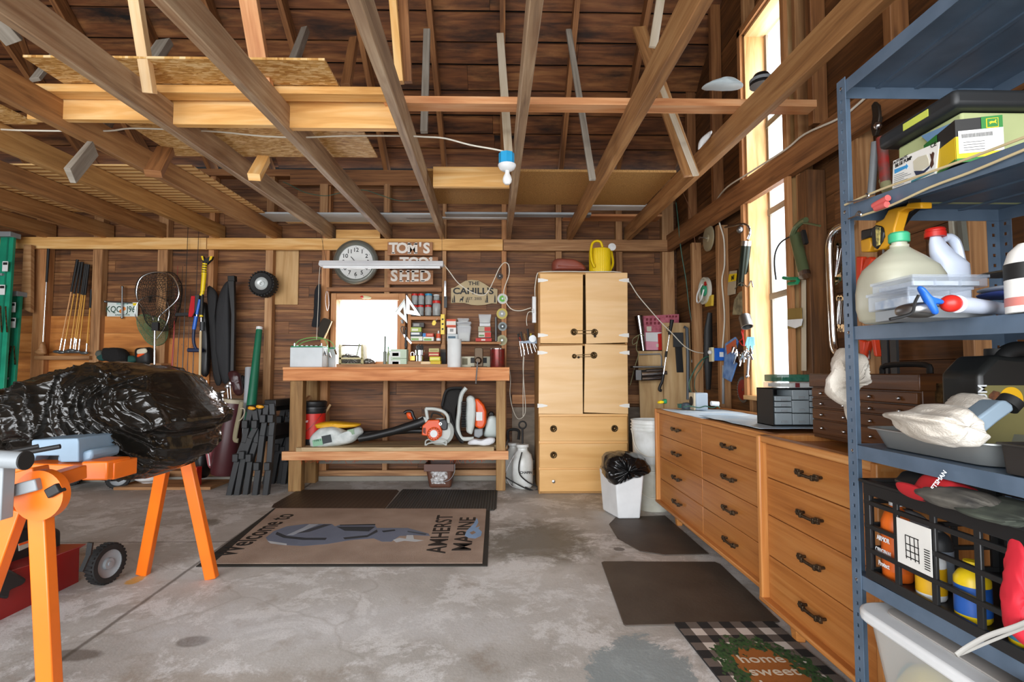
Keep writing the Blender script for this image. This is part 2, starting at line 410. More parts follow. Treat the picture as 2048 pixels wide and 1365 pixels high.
# back wall boards
def boards(mb, x0, x1, z0, z1, face, t, bh=.127, axis='X', holes=(), cuts=1.9, gap=.003, jit=.002):
    z = z0
    while z < z1-.01:
        zt = min(z1, z+bh); a = x0
        while a < x1-.01:
            b = min(x1, a + R.uniform(cuts*.7, cuts*1.3))
            segs = [(a, b-.002)]
            for (h0, h1, hz0, hz1) in holes:
                if zt > hz0+.001 and z < hz1-.001:
                    ns = []
                    for (p, q_) in segs:
                        if q_ <= h0 or p >= h1: ns.append((p, q_)); continue
                        if z < hz0-.01 or zt > hz1+.01: pass
                        if p < h0: ns.append((p, h0))
                        if q_ > h1: ns.append((h1, q_))
                    segs = ns
            for p, q_ in segs:
                j = R.uniform(-jit, jit)
                if axis == 'X': mb.obox(((p+q_)/2, face+t/2+j, (z+zt)/2), [V(1,0,0), V(0,1,0), V(0,0,1)], [(q_-p)/2, t/2, (zt-z-gap)/2])
                else: mb.obox((face+t/2+j, (p+q_)/2, (z+zt)/2), [V(0,1,0), V(1,0,0), V(0,0,1)], [(q_-p)/2, t/2, (zt-z-gap)/2])
            a = b
        z = zt
# rear window opening
WX0, WX1 = at(677, 660, Y=YB).x, at(795, 660, Y=YB).x; WZ0, WZ1 = at(720, 726, Y=YB).z, at(720, 603, Y=YB).z
mb = MB(); boards(mb, XL, XB, .1, ZP, YB, .02, holes=[(WX0-.03, WX1+.03, WZ0-.03, WZ1+.03)])
wb = struct('wall_back', mb, W_OLD)
# outer sheathing added to stop light leaking through, in four pieces round the window
mb = MB(); y0, y1 = YB+.03, YB+.06
for a, b, c_, d in ((XL, WX0-.03, 0, ZP), (WX1+.03, XB+.1, 0, ZP), (WX0-.03, WX1+.03, 0, WZ0-.03), (WX0-.03, WX1+.03, WZ1+.03, ZP)):
    mb.box((a, y0, c_), (b, y1, d))
M_TAR = mat('dark felt paper', '#0e0c0b', .95)
mb.build('light_stop_sheathing', M_TAR, wb)
# newer boards behind the club rack, plywood, concrete sill
a, b = at(28, 700, Y=YB-.022).x, at(310, 700, Y=YB-.022).x
mb = MB(); boards(mb, a, b, .1, at(200, 633, Y=YB).z, YB-.022, .018, bh=.2, cuts=3)
mb.build('new_board', W_NEWB, wb, label='bright orange newer boards')
mb = MB().box((at(340, 700, Y=YB).x, YB-.021, .35), (at(422, 700, Y=YB).x, YB-.002, at(380, 677, Y=YB).z)); mb.build('new_board', W_NEWB, wb)
mb = MB().box((at(508+40, 700, Y=YB).x, YB-.02, at(560, 610, Y=YB).z), (at(597, 600, Y=YB).x, YB-.002, at(560, 499, Y=YB).z)); mb.build('patch_panel', W_FLAT, wb, label='pale plywood patch')
M_PLY = wood('grey plywood', '#5c5042', '#837565', '#a39582', gs=7, us=2.5, knots=0)
mb = MB().box((.1, YB-.02, .06), (1.5, YB-.003, at(1030, 815, Y=YB).z)); mb.build('plywood_panel', M_PLY, wb, label='grey plywood lower panel')
mb = MB().box((-2.1, YS-.01, .17), (.4, YB-.03, .2)); mb.box((-6, YS-.03, .0), (1.8, YB-.0, .045)); mb.build('concrete_sill', mat('concrete sill', '#8d887e', .9), wb)
mb = MB().box((-6, YS, .045), (1.8, YB-.002, .1)); mb.build('bottom_plate', W_STUD, wb)
mb = MB().box((.1, YS-.002, at(1030, 808, Y=YS).z), (1.7, YB-.02, at(1030, 790, Y=YS).z)); mb.build('blocking', W_STUDG, wb)
mb = MB().box((-1.9, YS-.0, .17), (.05, YB-.03, .28)); mb.build('blocking', W_STUDG, wb)
def stud(xl, xr, yp0, yp1, m, top=None, lean=0):
    z0 = .1 if yp1 is None else at(xl, yp1, Y=YS).z; z1 = ZP if yp0 is None else at(xl, yp0, Y=YS).z
    a = at(xl, 600, Y=YS).x; b = at(xr, 600, Y=YS).x; cx = (a+b)/2; w_ = b-a
    MB().beam((cx-lean, (YS+YB)/2-.002, z0), (cx+lean, (YS+YB)/2-.002, z1), YB-YS-.006, w_, up=(1,0,0)).build('stud', m, wb, bevel=.003, seg=1)
for xl, xr, t, b, m in ((-180, -160, None, None, W_STUD), (-60, -40, None, None, W_STUD), (66, 92, None, None, W_STUDG), (182, 201, None, None, W_STUD), (312, 332, None, None, W_STUD),
        (414, 425, None, 640, W_STUDG), (529, 544, None, None, W_STUD), (642, 658, None, None, W_STUDG), (768, 779, None, 595, W_STUD), (768, 778, 735, None, W_STUD), (884, 892, None, None, W_STUD),
        (1003, 1013, None, None, W_STUDG), (1112, 1124, None, None, W_STUD), (1233, 1246, None, None, W_STUD), (1326, 1350, None, None, W_STUD)):
    stud(xl, xr, t, b, m)
# plate on top of the wall, ledger that carries the joists
MB().box((XL, YS-.02, ZP-.02), (XB, YB+.02, ZP+.05)).build('top_plate', W_RAFT, wb)
zl1, zl0 = at(700, 477, Y=YL).z, at(700, 500, Y=YL).z
for a, b, m in ((-5.9, at(413, 480, Y=YL).x, W_PINE), (at(414, 480, Y=YL).x, at(1006, 480, Y=YL).x, W_PINE), (at(1007, 480, Y=YL).x, 1.74, W_STUD)):
    MB().box((a, YL, zl0), (b-.002, YS-.001, zl1)).build('ledger', m, wb, bevel=.003, seg=1)
MB().box((at(672, 465, Y=YL).x, YL+.001, zl1+.002), (at(760, 465, Y=YL).x, YS-.001, zl1+.09)).build('blocking', W_PINE, wb)
# header over rear window + sill boards
MB().box((at(655, 585, Y=YS).x, YS-.03, at(655, 584, Y=YS).z), (at(884, 585, Y=YS).x, YS-.003, at(655, 576, Y=YS).z)).build('header', W_RAFT, wb)
# right gable wall
GW = dict(y0=3.12, y1=3.66, z0=.93, z1=3.53)
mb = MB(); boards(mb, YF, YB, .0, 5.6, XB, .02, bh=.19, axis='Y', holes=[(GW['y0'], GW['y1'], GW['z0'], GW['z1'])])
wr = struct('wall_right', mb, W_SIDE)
mb = MB()
for a, b, c_, d in ((YF, GW['y0'], 0, 5.6), (GW['y1'], YB+.06, 0, 5.6), (GW['y0'], GW['y1'], 0, GW['z0']), (GW['y0'], GW['y1'], GW['z1'], 5.6)):
    mb.box((XB+.03, a, c_), (XB+.06, b, d))
mb.build('light_stop_sheathing', M_TAR, wr)  # added behind the gable boards to keep outside light from leaking in
def rstud(y, w_=.045, z0=0, z1=5.2, m=W_STUD, x0=XS):
    MB().box((x0, y-w_/2, z0), (XB-.003, y+w_/2, z1)).build('stud', m, wr, bevel=.003, seg=1)
for y in (4.82, 4.24, 2.55, 1.95, 1.35, .75, .15, -.5): rstud(y, .05, 0, 2.3)
rstud(3.705, .04, .0, 4.2, W_STUD); rstud(3.05, .04, .0, 4.2, W_STUD); rstud(2.97, .1, 0, 2.25, W_SIDE, XS-.02)
for y in (4.9, 4.3, 2.9, 2.3): rstud(y, .05, 2.5, 4.6, W_RAFT)
# ledger along the gable, dropping slightly towards the door
def jz(y): return zl1 - .006 - .036*(YL-y)
mb = MB().beam((1.735, YF, jz(YF)-.03), (1.735, YB-.1, jz(YB-.1)-.03), .045, .17); mb.build('ledger', W_RAFT, wr)
# gable window
w1 = bpy.data.objects.new('window_1', None); COL.objects.link(w1); w1['kind'] = 'structure'; w1.location = (XB, 3.42, .93)
y0, y1, z0, z1 = GW['y0'], GW['y1'], GW['z0'], GW['z1']
W_JAMB = wood('sunlit jamb board', '#a8743a', '#d6ac74', '#ecd2a6', gs=10, knots=.9)
mb = MB().box((1.74, y1-.02, z0), (1.9, y1, z1)).box((1.74, y0, z0), (1.9, y0+.02, z1)).box((1.74, y0, z1-.02), (1.9, y1, z1)).box((1.70, y0-.03, z0-.03), (1.9, y1+.03, z0))
mb.build('window_frame', W_JAMB, w1, bevel=.002)
mb = MB().box((1.715, y1, z0-.02), (1.74, y1+.045, z1+.05)).box((1.715, y0-.045, z0-.02), (1.74, y0, z1+.05)).box((1.715, y0-.045, z1), (1.74, y1+.045, z1+.05)); mb.build('casing', W_STUDG, w1, bevel=.002)
mb = MB()
for zz in (1.62, 2.22, 2.85): mb.box((1.88, y0+.02, zz-.022), (1.905, y1-.02, zz+.022))
for yy in (y0+.02, y1-.045): mb.box((1.885, yy, z0), (1.905, yy+.025, z1-.02))
mb.build('sash_bar', W_GREY, w1)
MB().box((1.892, y0+.02, z0), (1.895, y1-.02, z1-.02)).build('pane', M_GLASS, w1)
# rear window
w2 = bpy.data.objects.new('window_2', None); COL.objects.link(w2); w2['kind'] = 'structure'; w2.location = ((WX0+WX1)/2, YB, WZ0)
mb = MB(); xo0, xo1 = at(661, 650, Y=YS-.02).x, at(810, 650, Y=YS-.02).x; zo = at(700, 587, Y=YS-.02).z; xi0, xi1 = at(672, 650, Y=YS-.02).x, at(797, 650, Y=YS-.02).x; zi = at(700, 600, Y=YS-.02).z
zb = at(700, 736, Y=YS-.02).z
mb.box((xo0, YS-.02, zb), (xi0, YB, zo)).box((xi1, YS-.02, zb), (xo1, YB, zo)).box((xi0, YS-.02, zi), (xi1, YB, zo))
mb.build('window_frame', W_STUDG, w2, bevel=.003)
mb = MB().box((xi0, YB-.02, zb), (WX0, YB+.03, zi)).box((WX1, YB-.02, zb), (xi1, YB+.03, zi)).box((xi0, YB-.02, WZ1), (xi1, YB+.03, zi)).box((xi0, YS, zb-.02), (xi1, YB+.03, WZ0-.01))
mb.build('sash', W_STUD, w2, bevel=.003)
MB().box((WX0-.01, YB+.01, WZ0-.02), (WX1+.01, YB+.013, WZ1+.01)).build('pane', M_GLASS, w2)
# left wall and the door wall behind the camera
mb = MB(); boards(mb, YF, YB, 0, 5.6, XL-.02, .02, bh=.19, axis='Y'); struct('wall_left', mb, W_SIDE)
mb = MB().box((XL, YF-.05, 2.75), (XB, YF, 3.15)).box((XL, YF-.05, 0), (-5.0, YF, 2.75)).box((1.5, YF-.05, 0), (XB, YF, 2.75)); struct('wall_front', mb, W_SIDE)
# roof: rows of boards on rafters
SL = .75; YR = (YB+YF)/2; ZR = ZP+.1 + SL*(YB-YR)
u = V(0, -1, SL).normalized(); nrm = V(0, SL, 1).normalized()
mb = MB(); L = (YB-YR)/u.y*-1; d_ = 0
base = V(0, YB+.02, ZP+.1)
while d_ < L:
    bw = R.choice((.19, .24, .16, .21)); a = XL
    while a < XB:
        b = min(XB+.02, a + R.uniform(2.2, 4.0)); ang = R.uniform(-.0035, .0035)
        c_ = base + u*(d_+bw/2) + nrm*(.03 + R.uniform(0, .006)); c_.x = (a+b)/2
        ax0 = (V(1,0,0) + u*ang).normalized(); ax2 = nrm; ax1 = ax2.cross(ax0)
        mb.obox(c_, [ax0, ax1, ax2], [(b-a)/2, bw/2-R.uniform(.006, .012), .011]); a = b+.003
    d_ += bw
roof = struct('ceiling', mb, W_ROOF)
mb = MB(); c_ = base + u*(L/2) + nrm*.07; c_.x = (XL+XB)/2; mb.obox(c_, [V(1,0,0), u, nrm], [(XB-XL)/2+.1, L/2+.1, .012]); mb.build('roof_felt', M_TAR, roof)
u2 = V(0, 1, SL).normalized(); n2_ = V(0, -SL, 1).normalized(); c_ = V((XL+XB)/2, YF, ZP+.1) + u2*(L/2) + n2_*.04
MB().obox(c_, [V(1,0,0), u2, n2_], [(XB-XL)/2+.1, L/2+.1, .015]).build('front_slope', W_ROOF, roof)  # unseen front half of the roof, added to enclose the light
for k in range(-9, 4):
    x = k*.61 + R.uniform(-.01, .01)
    if x > 1.8: continue
    c0 = V(x, YB+.02, ZP+.1) - nrm*.05; c1 = V(x, YR, ZR) - nrm*.05
    MB().beam(c0, c1, .045, .13, up=nrm).build('rafter', W_RAFT, roof)
    c0 = V(x, YF, ZP+.1) - n2_*.05; MB().beam(c0, V(x, YR, ZR)-n2_*.05, .045, .13, up=n2_).build('rafter', W_RAFT, roof)
# joists
JO = ((1794, 1262, W_JOIST2), (1429, 1145, W_JOIST2), (1088, 1022, W_JOIST), (692, 880, W_JOIST), (299, 771, W_JOIST), (None, 655, W_JOIST), (None, 545, W_JOIST2), (None, 430, W_JNEW), (None, 318, W_JOIST2), (None, 203, W_JOIST2), (None, 85, W_JOIST2), (None, -35, W_JOIST2))
JX = []
for nx, fx, m in JO:
    far = at(fx, 478, Y=YL); xf = far.x
    if nx:
        d = ray(nx, 0); t = 1.9/d.y
        for _ in range(12):
            p = CAM + d*t; t *= (jz(p.y)-CAM.z)/(p.z-CAM.z)
        p = CAM + d*t; sl = (xf-p.x)/(YL-p.y)
    else: sl = 0.0
    off = -.024 if xf > 0 else .024
    if fx == 1022: off = -.024
    JX.append((xf+off, sl))
    n = V(xf+off+sl*(YF-YL), YF, jz(YF)+.075); f = V(xf+off+sl*(YB-.02-YL), YB-.02, jz(YB)+.075)
    MB().beam(n, f, .048, .15).build('ceiling_joist', m, roof, bevel=.004, seg=1)
def jx(i, y): return JX[i][0] + JX[i][1]*(y-YL)
# ---------------------------------------------------------------- helpers for placing things at their real distance
def ZM(ox, oy, s): return lambda x, y: (ox+x/s, oy+y/s)
def pbox(mb, x0, y0, x1, y1, Y, d):
    a = at(x0, y0, Y=Y); b = at(x1, y1, Y=Y); return mb.box((min(a.x, b.x), Y, min(a.z, b.z)), (max(a.x, b.x), Y+d, max(a.z, b.z)))
def plathe(mb, cx, yb, yt, rpx, Y, prof, seg=20, sy=1):
    b = at(cx, yb, Y=Y); t = at(cx, yt, Y=Y); r = abs(at(cx+rpx, yb, Y=Y).x-b.x); h = t.z-b.z
    return mb.lathe([(p*r, q*h) for p, q in prof], b, seg, sy=sy)
def ptube(mb, pts, r, Y=None, **k): return mb.tube([at(p[0], p[1], Y=(p[2] if len(p) > 2 else Y)) for p in pts], r, **k)
def pt(mb, txt, cx, cy, hpx, Y, m=None, bold=.0, sx=1, off=.001, rot=0):
    c = at(cx, cy, Y=Y); h = abs(at(cx, cy-hpx, Y=Y).z-c.z); a = math.radians(rot)
    return mb.text(txt, h*1.38, c-V(0, off, 0), (math.cos(a), 0, math.sin(a)), (-math.sin(a), 0, math.cos(a)), .0004, bold, sx=sx)
def px2(Y): return abs(at(1001, 700, Y=Y).x-at(1000, 700, Y=Y).x)

# ---------------------------------------------------------------- roof-space timber and sheets
def hang(px0, Y0, px1, Y1, w_, h_, m, up=(0, 1, 0), lab=None):
    MB().beam(at(*px0, Y=Y0), at(*px1, Y=Y1), w_, h_, up=up).build('hanger_board', m, roof, bevel=.002, seg=1)
zj = jz(2.74)+.151
MB().box((jx(3, 2.7)-.1, 2.74, zj), (1.70, 2.83, zj+.04)).build('cross_brace', W_RED, roof, bevel=.002)
zj2 = jz(2.65)+.151
MB().box((at(20, 165, Y=2.65).x, 2.65, zj2), (jx(3, 2.7)-.02, 2.73, zj2+.04)).build('cross_brace', W_PINE, roof, bevel=.002)
for a, b, y0, y1, Y in ((56, 318, 175, 240, 2.74), (330, 548, 178, 250, 2.76), (563, 797, 188, 257, 2.78)):
    mb = MB(); pbox(mb, a, y0, b, y1, Y, .042); mb.build('blocking', W_PINE, roof, bevel=.003)
mb = MB(); pbox(mb, 866, 333, 1019, 374, 3.72, .04); mb.build('blocking', W_PINE, roof, bevel=.003)
hang((262, -60), 2.3, (300, 187), 2.50, .05, .04, W_PALE)
hang((488, -60), 2.5, (532, 199), 2.62, .085, .045, W_RED)
hang((783, -40), 2.7, (800, 166), 2.74, .045, .04, W_PINE, up=(1, 0, 0))
MB().beam(at(805, -40, Y=2.76), at(815, 165, Y=2.8), .03, .05, up=(1, 0, 0)).build('hanger_board', W_RAFT, roof)
hang((1000, 68), 3.5, (1017, 305), 3.05, .018, .05, W_SHED, up=(1, 0, 0))
hang((1137, 60), 3.6, (1185, 360), 3.15, .02, .04, W_GREY, up=(1, 0, 0))
hang((1278, 55), 3.6, (1383, 352), 3.2, .02, .1, W_JOIST2, up=(1, 0, 0))
hang((1290, 90), 3.55, (1392, 352), 3.17, .008, .04, W_SHED, up=(1, 0, 0))
hang((1330, -60), 3.0, (1306, 95), 3.0, .05, .02, W_SHED)
hang((611, 60), 3.9, (585, 130), 3.3, .05, .05, W_GREY)
hang((708, 80), 3.9, (692, 175), 3.4, .06, .05, W_RAFT)
hang((854, 60), 3.8, (848, 265), 3.6, .05, .03, W_GREY)
hang((330, 85), 3.0, (296, 135), 2.8, .08, .04, W_GREY)
hang((186, 297), 2.95, (140, 352), 2.75, .03, .085, W_GREY, up=(0, 0, 1))
hang((220, 235), 3.3, (205, 262), 3.2, .03, .085, W_GREY, up=(0, 0, 1))
hang((332, 300), 3.3, (306, 348), 3.1, .09, .045, W_RAFT, up=(0, 0, 1))
hang((528, 318), 3.3, (508, 355), 3.1, .07, .045, W_PINE, up=(0, 0, 1))
hang((30, 40), 2.8, (75, 170), 3.3, .05, .03, W_RAFT); hang((118, 100), 2.9, (70, 160), 2.7, .05, .02, W_GREY); hang((-20, 30), 2.4, (30, 85), 2.5, .08, .03, W_GREY)
MB().box((-2.2, YS-.03, at(600, 372, Y=YS).z), (-.05, YS, at(600, 350, Y=YS).z)).build('header', W_RAFT, roof)
for a, b in ((640, 655), (768, 779)): 
    mb = MB(); pbox(mb, a, 368, b, 425, YS-.035, .03); mb.build('blocking', W_STUD, roof)
def sheet(name, x0, x1, y0, y1, m, lab, cat, t=.011, dz=.153, skew=0, **k):
    mb = MB(); zz = lambda y: jz(y)+dz
    mb.prism([V(x0, y0, zz(y0)), V(x1, y0, zz(y0)), V(x1+skew, y1, zz(y1)), V(x0+skew, y1, zz(y1))], (0, 0, t))
    return mb.build(name, m, label=lab, cat=cat, **k)
sheet('osb_panel', -2.24, -.84, 2.42, 3.64, M_OSB, 'large oriented strand board sheet lying on the joists above the blocking', 'board', dz=.196, skew=-.04)
sheet('osb_panel', -3.6, -2.72, 2.3, 3.05, M_OSB, 'ragged strand board strip on the joists at the far upper left', 'board')
def bead():
    q = NT('beadboard'); o = q.n('ShaderNodeTexCoord').outputs['Object']
    wv = q.n('ShaderNodeTexWave', {'Vector': o, 'Scale': 4.2, 'Distortion': .1}, bands_direction='Y').outputs[1]
    q.to(q.ramp(wv, [(.08, lin('#a8783e')), (.25, lin('#d9ab6c')), (1, lin('#e8c286'))]), 'Base Color'); q.bump(wv, .6, .01); q.p.inputs['Roughness'].default_value = .6; return q.m
sheet('beadboard_panel', -5.4, -2.22, 3.72, 4.96, bead(), 'ribbed beadboard panel lying across the joists on the left', 'board', skew=-.04)
sheet('particle_board', -.62, 1.28, 3.78, 4.62, M_PART, 'tan particle board sheet lying on the joists behind the bulb', 'board', t=.018)
sheet('insulation_board', -2.6, -.62, 4.98, 5.28, mat('pale foam board', '#c3cbcf', .7), 'long pale grey board on the joists above the ledger', 'board', t=.016)
sheet('plank', -2.2, -.7, 5.29, 5.36, W_PALE, 'narrow yellow plank beside the pale grey board on the joists', 'board', t=.02)
sheet('siding_strip', -.55, .85, 4.95, 5.06, mat('grey vinyl', '#a9b2b8', .5), 'grey vinyl siding strip on the joists over the bench end', 'siding', t=.02)
sheet('siding_strip', -.95, .1, 5.1, 5.16, M_WHITE, 'thin white trim strip beside the grey siding strip', 'siding', t=.012)
sheet('siding_strip', .72, 1.42, 4.66, 4.8, M_WHITE, 'white vinyl siding offcut on the joists near the right wall', 'siding', t=.02)
sheet('plank', .6, 1.55, 5.0, 5.2, W_RED, 'reddish plank on the joists in the right back corner', 'board', t=.02)
mb = MB().puff([(1408, 176), (1415, 168), (1430, 162), (1450, 158), (1470, 163), (1482, 172), (1478, 176)], 2.86, .05, .012, 14, 3, nu=40, nv=12); mb.build('plastic_bag', mat('thin white bag', '#cfe0e6', .35), label='crumpled white plastic bag on the cross brace', cat='bag')
t = T('headlamp', 'black round lamp resting on the cross brace by the gable window', 'lamp', at(1525, 177, Y=2.85))
plathe(MB(), 1523, 172, 148, 22, 2.82, [(1, 0), (1, .25), (.85, .6), (.6, .95), (0, 1)]).build('body', M_BLACKP, t); plathe(MB(), 1523, 166, 160, 22.5, 2.82, [(1, 0), (1, 1)]).build('band', M_GREYP, t)
mb = MB().puff([(1396, 300), (1400, 280), (1412, 268), (1424, 262), (1420, 275), (1405, 292)], 3.1, .02, .01, 20, 5, nu=30, nv=8); mb.build('paper_scrap', M_WHITE, label='scrap of white paper on top of the rightmost joist', cat='paper')
# wiring
mb = MB(); ptube(mb, [(-30, 256), (20, 260), (110, 262), (215, 262), (260, 257), (340, 259), (440, 264), (520, 272), (600, 275), (690, 272), (800, 272), (850, 274), (890, 277), (940, 290), (985, 298), (1008, 303)], .005, 3.02)
mb.build('ceiling_cable', M_CORDW, label='white electric cable running through the joists to the bulb', cat='cable')
mb = MB(); ptube(mb, [(566, 364), (580, 370), (610, 385), (650, 392), (680, 386), (725, 380), (760, 390), (800, 402), (850, 400)], .0035, 4.9); mb.build('ceiling_cable', M_CORDG, label='thin green wire drooping under the joists on the left', cat='cable')
mb = MB(); cbl = [(1780, 150, 1.9), (1720, 205, 2.3), (1680, 236, 2.5), (1610, 268, 2.85), (1570, 300, 3.05), (1500, 345, 3.4), (1455, 374, 3.7), (1436, 398, 3.85), (1432, 415, 3.9)]
mb.tube([at(p[0], p[1], X=1.70) for p in cbl[:-2]] + [at(1434, 400, Y=4.2), at(1432, 418, Y=4.2), at(1440, 450, Y=4.2), at(1448, 480, Y=4.2), at(1449, 530, Y=4.2), at(1444, 560, Y=4.2), at(1447, 600, Y=4.2), at(1449, 640, Y=4.2), at(1445, 697, Y=4.2)], .006)
mb.build('wall_cable', M_CORDW, label='white cable along the gable ledger down to the blue outlet box', cat='cable')
ptube(MB(), [(1352, 405), (1356, 440), (1362, 500), (1372, 560), (1379, 620), (1388, 660), (1398, 690)], .005, 5.0).build('wall_cable', M_CORDG, label='dark green cable hanging in the back right corner', cat='cable')
ptube(MB(), [(1366, 385), (1380, 420), (1385, 450), (1392, 500)], .003, 4.7).build('wall_cable', mat('brown wire', '#7a4a2a', .6), label='thin brown wire drooping from the ledger near the back right corner', cat='cable')
# bulb
t = T('light_bulb', 'white bulb in a blue ceiling box hanging beside the middle joist', 'light', at(1014, 370, Y=3.0))
mb = MB(); plathe(mb, 1013, 333, 306, 15.5, 3.0, [(.9, 0), (1, .1), (1, .95), (.6, 1), (0, 1)], 8); mb.build('junction_box', mat('blue box', '#2aa3da', .4), t, ang=20)
plathe(MB(), 1014, 342, 330, 18, 3.0, [(.5, 0), (.85, .35), (1, .8), (1, 1)]).build('lampholder', M_WHITE, t)
mb = MB(); plathe(mb, 1014.5, 370, 341, 9.5, 3.0, [(0, 0), (.5, .03), (.9, .18), (1, .36), (.85, .55), (.5, .78), (.42, 1)]); mb.build('bulb', mat('frosted bulb', '#eef0ee', .25), t)
# shop light
t = T('shop_light', 'long white fluorescent shop light hanging in front of the clock', 'light', at(763, 534, Y=4.75))
Yl = 4.75; a = at(640, 533, Y=Yl); b = at(887, 533, Y=Yl); hh = px2(Yl)
P = [V(a.x, Yl-.03, a.z), V(a.x, Yl-.045, a.z+.012), V(a.x, Yl-.02, a.z+.05), V(a.x, Yl+.02, a.z+.05), V(a.x, Yl+.045, a.z+.012), V(a.x, Yl+.03, a.z)]
MB().prism(P, (b.x-a.x, 0, 0)).build('housing', mat('white metal', '#dcdfe2', .3), t, bevel=.002)
MB().cyl((a.x+.03, Yl, a.z-.002), (b.x-.03, Yl, a.z-.002), .016).build('tube', M_WHITE, t)
mb = MB()
for p0, p1 in (((641, 465), (652, 522)), ((646, 465), (645, 524))): mb.cyl(at(*p0, Y=5.0), at(*p1, Y=Yl), .0015, seg=5)
mb.cyl(at(884, 470, Y=5.0), at(884, 524, Y=Yl), .0015, seg=5); mb.build('hanging_wire', M_STEELD, t)
ptube(MB(), [(640, 534), (638, 560), (636, 620), (633, 680)], .002, 4.75).build('pull_cord', M_CORDW, t)
ptube(MB(), [(886, 527), (900, 545), (916, 566), (940, 583), (962, 591), (975, 585), (988, 560), (998, 538), (1008, 526), (1017, 530), (1018, 550), (1008, 580), (1010, 600), (1022, 618), (1040, 622), (1062, 616)], .004, 4.82).build('power_cord', M_CORDW, t)

# ---------------------------------------------------------------- workbench
YF0 = 4.86; zt = at(800, 735, Y=YF0).z
t = T('workbench', 'long lumber workbench with a lower shelf against the back wall', 'workbench', (-.95, 5.1, 0))
xa, xb = at(566, 740, Y=YF0).x, at(1019, 740, Y=YF0).x
MB().box((xa, YF0-.01, zt-.022), (xb, 5.39, zt)).build('tabletop', W_BENCH, t, bevel=.002)
z0 = at(800, 762, Y=YF0).z; MB().box((xa, YF0, z0), (xb, YF0+.04, zt-.022)).build('apron', W_BENCH, t, bevel=.003)
s0, s1 = at(800, 921, Y=YF0).z, at(800, 903.5, Y=YF0).z
MB().box((at(563, 910, Y=YF0).x, YF0, s0), (at(1017, 910, Y=YF0).x, YF0+.04, s1)).build('shelf_rail', W_RED, t, bevel=.003)
MB().box((at(563, 910, Y=YF0).x, 5.34, s0), (at(1017, 910, Y=YF0).x, 5.38, s1)).build('shelf_rail', W_RED, t, bevel=.003)
for a, b in ((577, 603), (992, 1011)):
    x0, x1 = at(a, 900, Y=4.9).x, at(b, 900, Y=4.9).x
    MB().box((x0, 4.902, 0), (x1, 5.0, zt-.023)).build('leg', W_POST, t, bevel=.006); MB().box((x0, 5.28, 0), (x1, 5.37, zt-.023)).build('leg', W_POST, t, bevel=.006)
zs = s1+.036
for k, (a, b) in enumerate(((4.865, 5.0), (5.003, 5.16), (5.163, 5.33))):
    x0 = at(592, 900, Y=YF0).x if k == 0 else xa+.05; x1 = at(988, 900, Y=YF0).x if k == 0 else xb-.02
    if k == 0: x0 = at(604, 900, Y=4.9).x
    MB().box((x0, a, s1), (x1, b, zs)).build('shelf_plank', W_PLANK, t, bevel=.002)
mb = MB(); q = W_POST
MB().box((at(592, 900, Y=YF0).x, YF0+.001, s1), (at(602, 900, Y=YF0).x, 4.9, zs)).build('shelf_plank', W_PLANK, t)
mb = MB()
for k in range(70):
    x = R.uniform(xa+.02, xb-.1); y = R.uniform(4.9, 5.0); z = s0
    if R.random() < .5: x = R.choice((-1.83, -1.7, -1.62, -1.35, -.9, -.45, -.38, -.3, -.2)) + R.gauss(0, .03)
    p = V(x, y, z+.005); mb.tube([p, p+V(R.uniform(-.015, .015), 0, -R.uniform(.01, .025)), p+V(R.uniform(-.03, .03), 0, -R.uniform(.02, .05))], .0015, 4, 2)
mb.build('net_fringe', mat('orange netting', '#c8562a', .7), t, label='frayed orange netting').__setitem__('kind', 'stuff')
# ---------------------------------------------------------------- tall cabinet
YC = 4.76; t = T('tall_cabinet', 'tall blond wooden cabinet with four doors over three drawers', 'cabinet', at(1166, 984, Z=0))
cx0, cx1 = at(1077, 700, Y=YC).x, at(1256, 700, Y=YC).x; cz1 = at(1166, 545, Y=YC).z
MB().box((cx0, YC+.02, .0), (cx0+.02, 5.38, cz1)).box((cx1-.02, YC+.02, 0), (cx1, 5.38, cz1)).box((cx0, YC+.015, cz1-.02), (cx1, 5.38, cz1+.003)).box((cx0+.02, 5.35, 0), (cx1-.02, 5.38, cz1-.02)).box((cx0+.02, YC+.03, 0), (cx1-.02, 5.3, .04)) .box((cx0+.02, YC+.03, at(1100, 690, Y=YC).z-.01), (cx1-.02, 5.34, at(1100, 690, Y=YC).z+.01)).box((cx0+.02, YC+.03, at(1100, 831, Y=YC).z-.012), (cx1-.02, 5.34, at(1100, 831, Y=YC).z+.012)).build('carcass', wood('cabinet side', '#8d6438', '#b08348', '#c99e60', knots=0, gs=8), t, bevel=.002)
M_DKIN = mat('shadow dark interior wood', '#5a4026', .8)
def cdoor(pts, m, sw):
    P = [at(x, y, Y=YC) for x, y in pts]; return MB().prism(P, (0, .02, 0)).build('door', m, t, bevel=.002)
def tf_uv(o): return o
def hinge(x, y, s, par):
    mb = MB(); mb.pslab([(x, y-3.6), (x+s*6, y-3.6), (x+s*17, y-1.2), (x+s*17, y+1.2), (x+s*6, y+3.4), (x, y+3.4)], YC-.004, .004); mb.build('hinge', M_WHITE2, par)
    mb = MB(); pbox(mb, min(x, x-s*3), y-4, max(x, x-s*3), y+4, YC-.004, .012)
    mb.build('hinge', M_WHITE2, par)
def rosette(x, y, r, par, name='knob'):
    c = at(x, y, Y=YC-.004); rr = r*px2(YC); mb = MB(); rx = Matrix.Rotation(math.pi/2, 3, 'X')
    mb.lathe([(rr, 0), (rr, .004), (rr*.8, .007), (rr*.55, .005), (rr*.4, .012), (rr*.25, .018), (0, .019)], c, 20, rx)
    for k in range(8):
        a = k*math.pi/4; mb.sphere(c+V(math.cos(a)*rr*.75, -.006, math.sin(a)*rr*.75), rr*.17, 6, 4)
    return mb.build(name, M_BRASS, par)
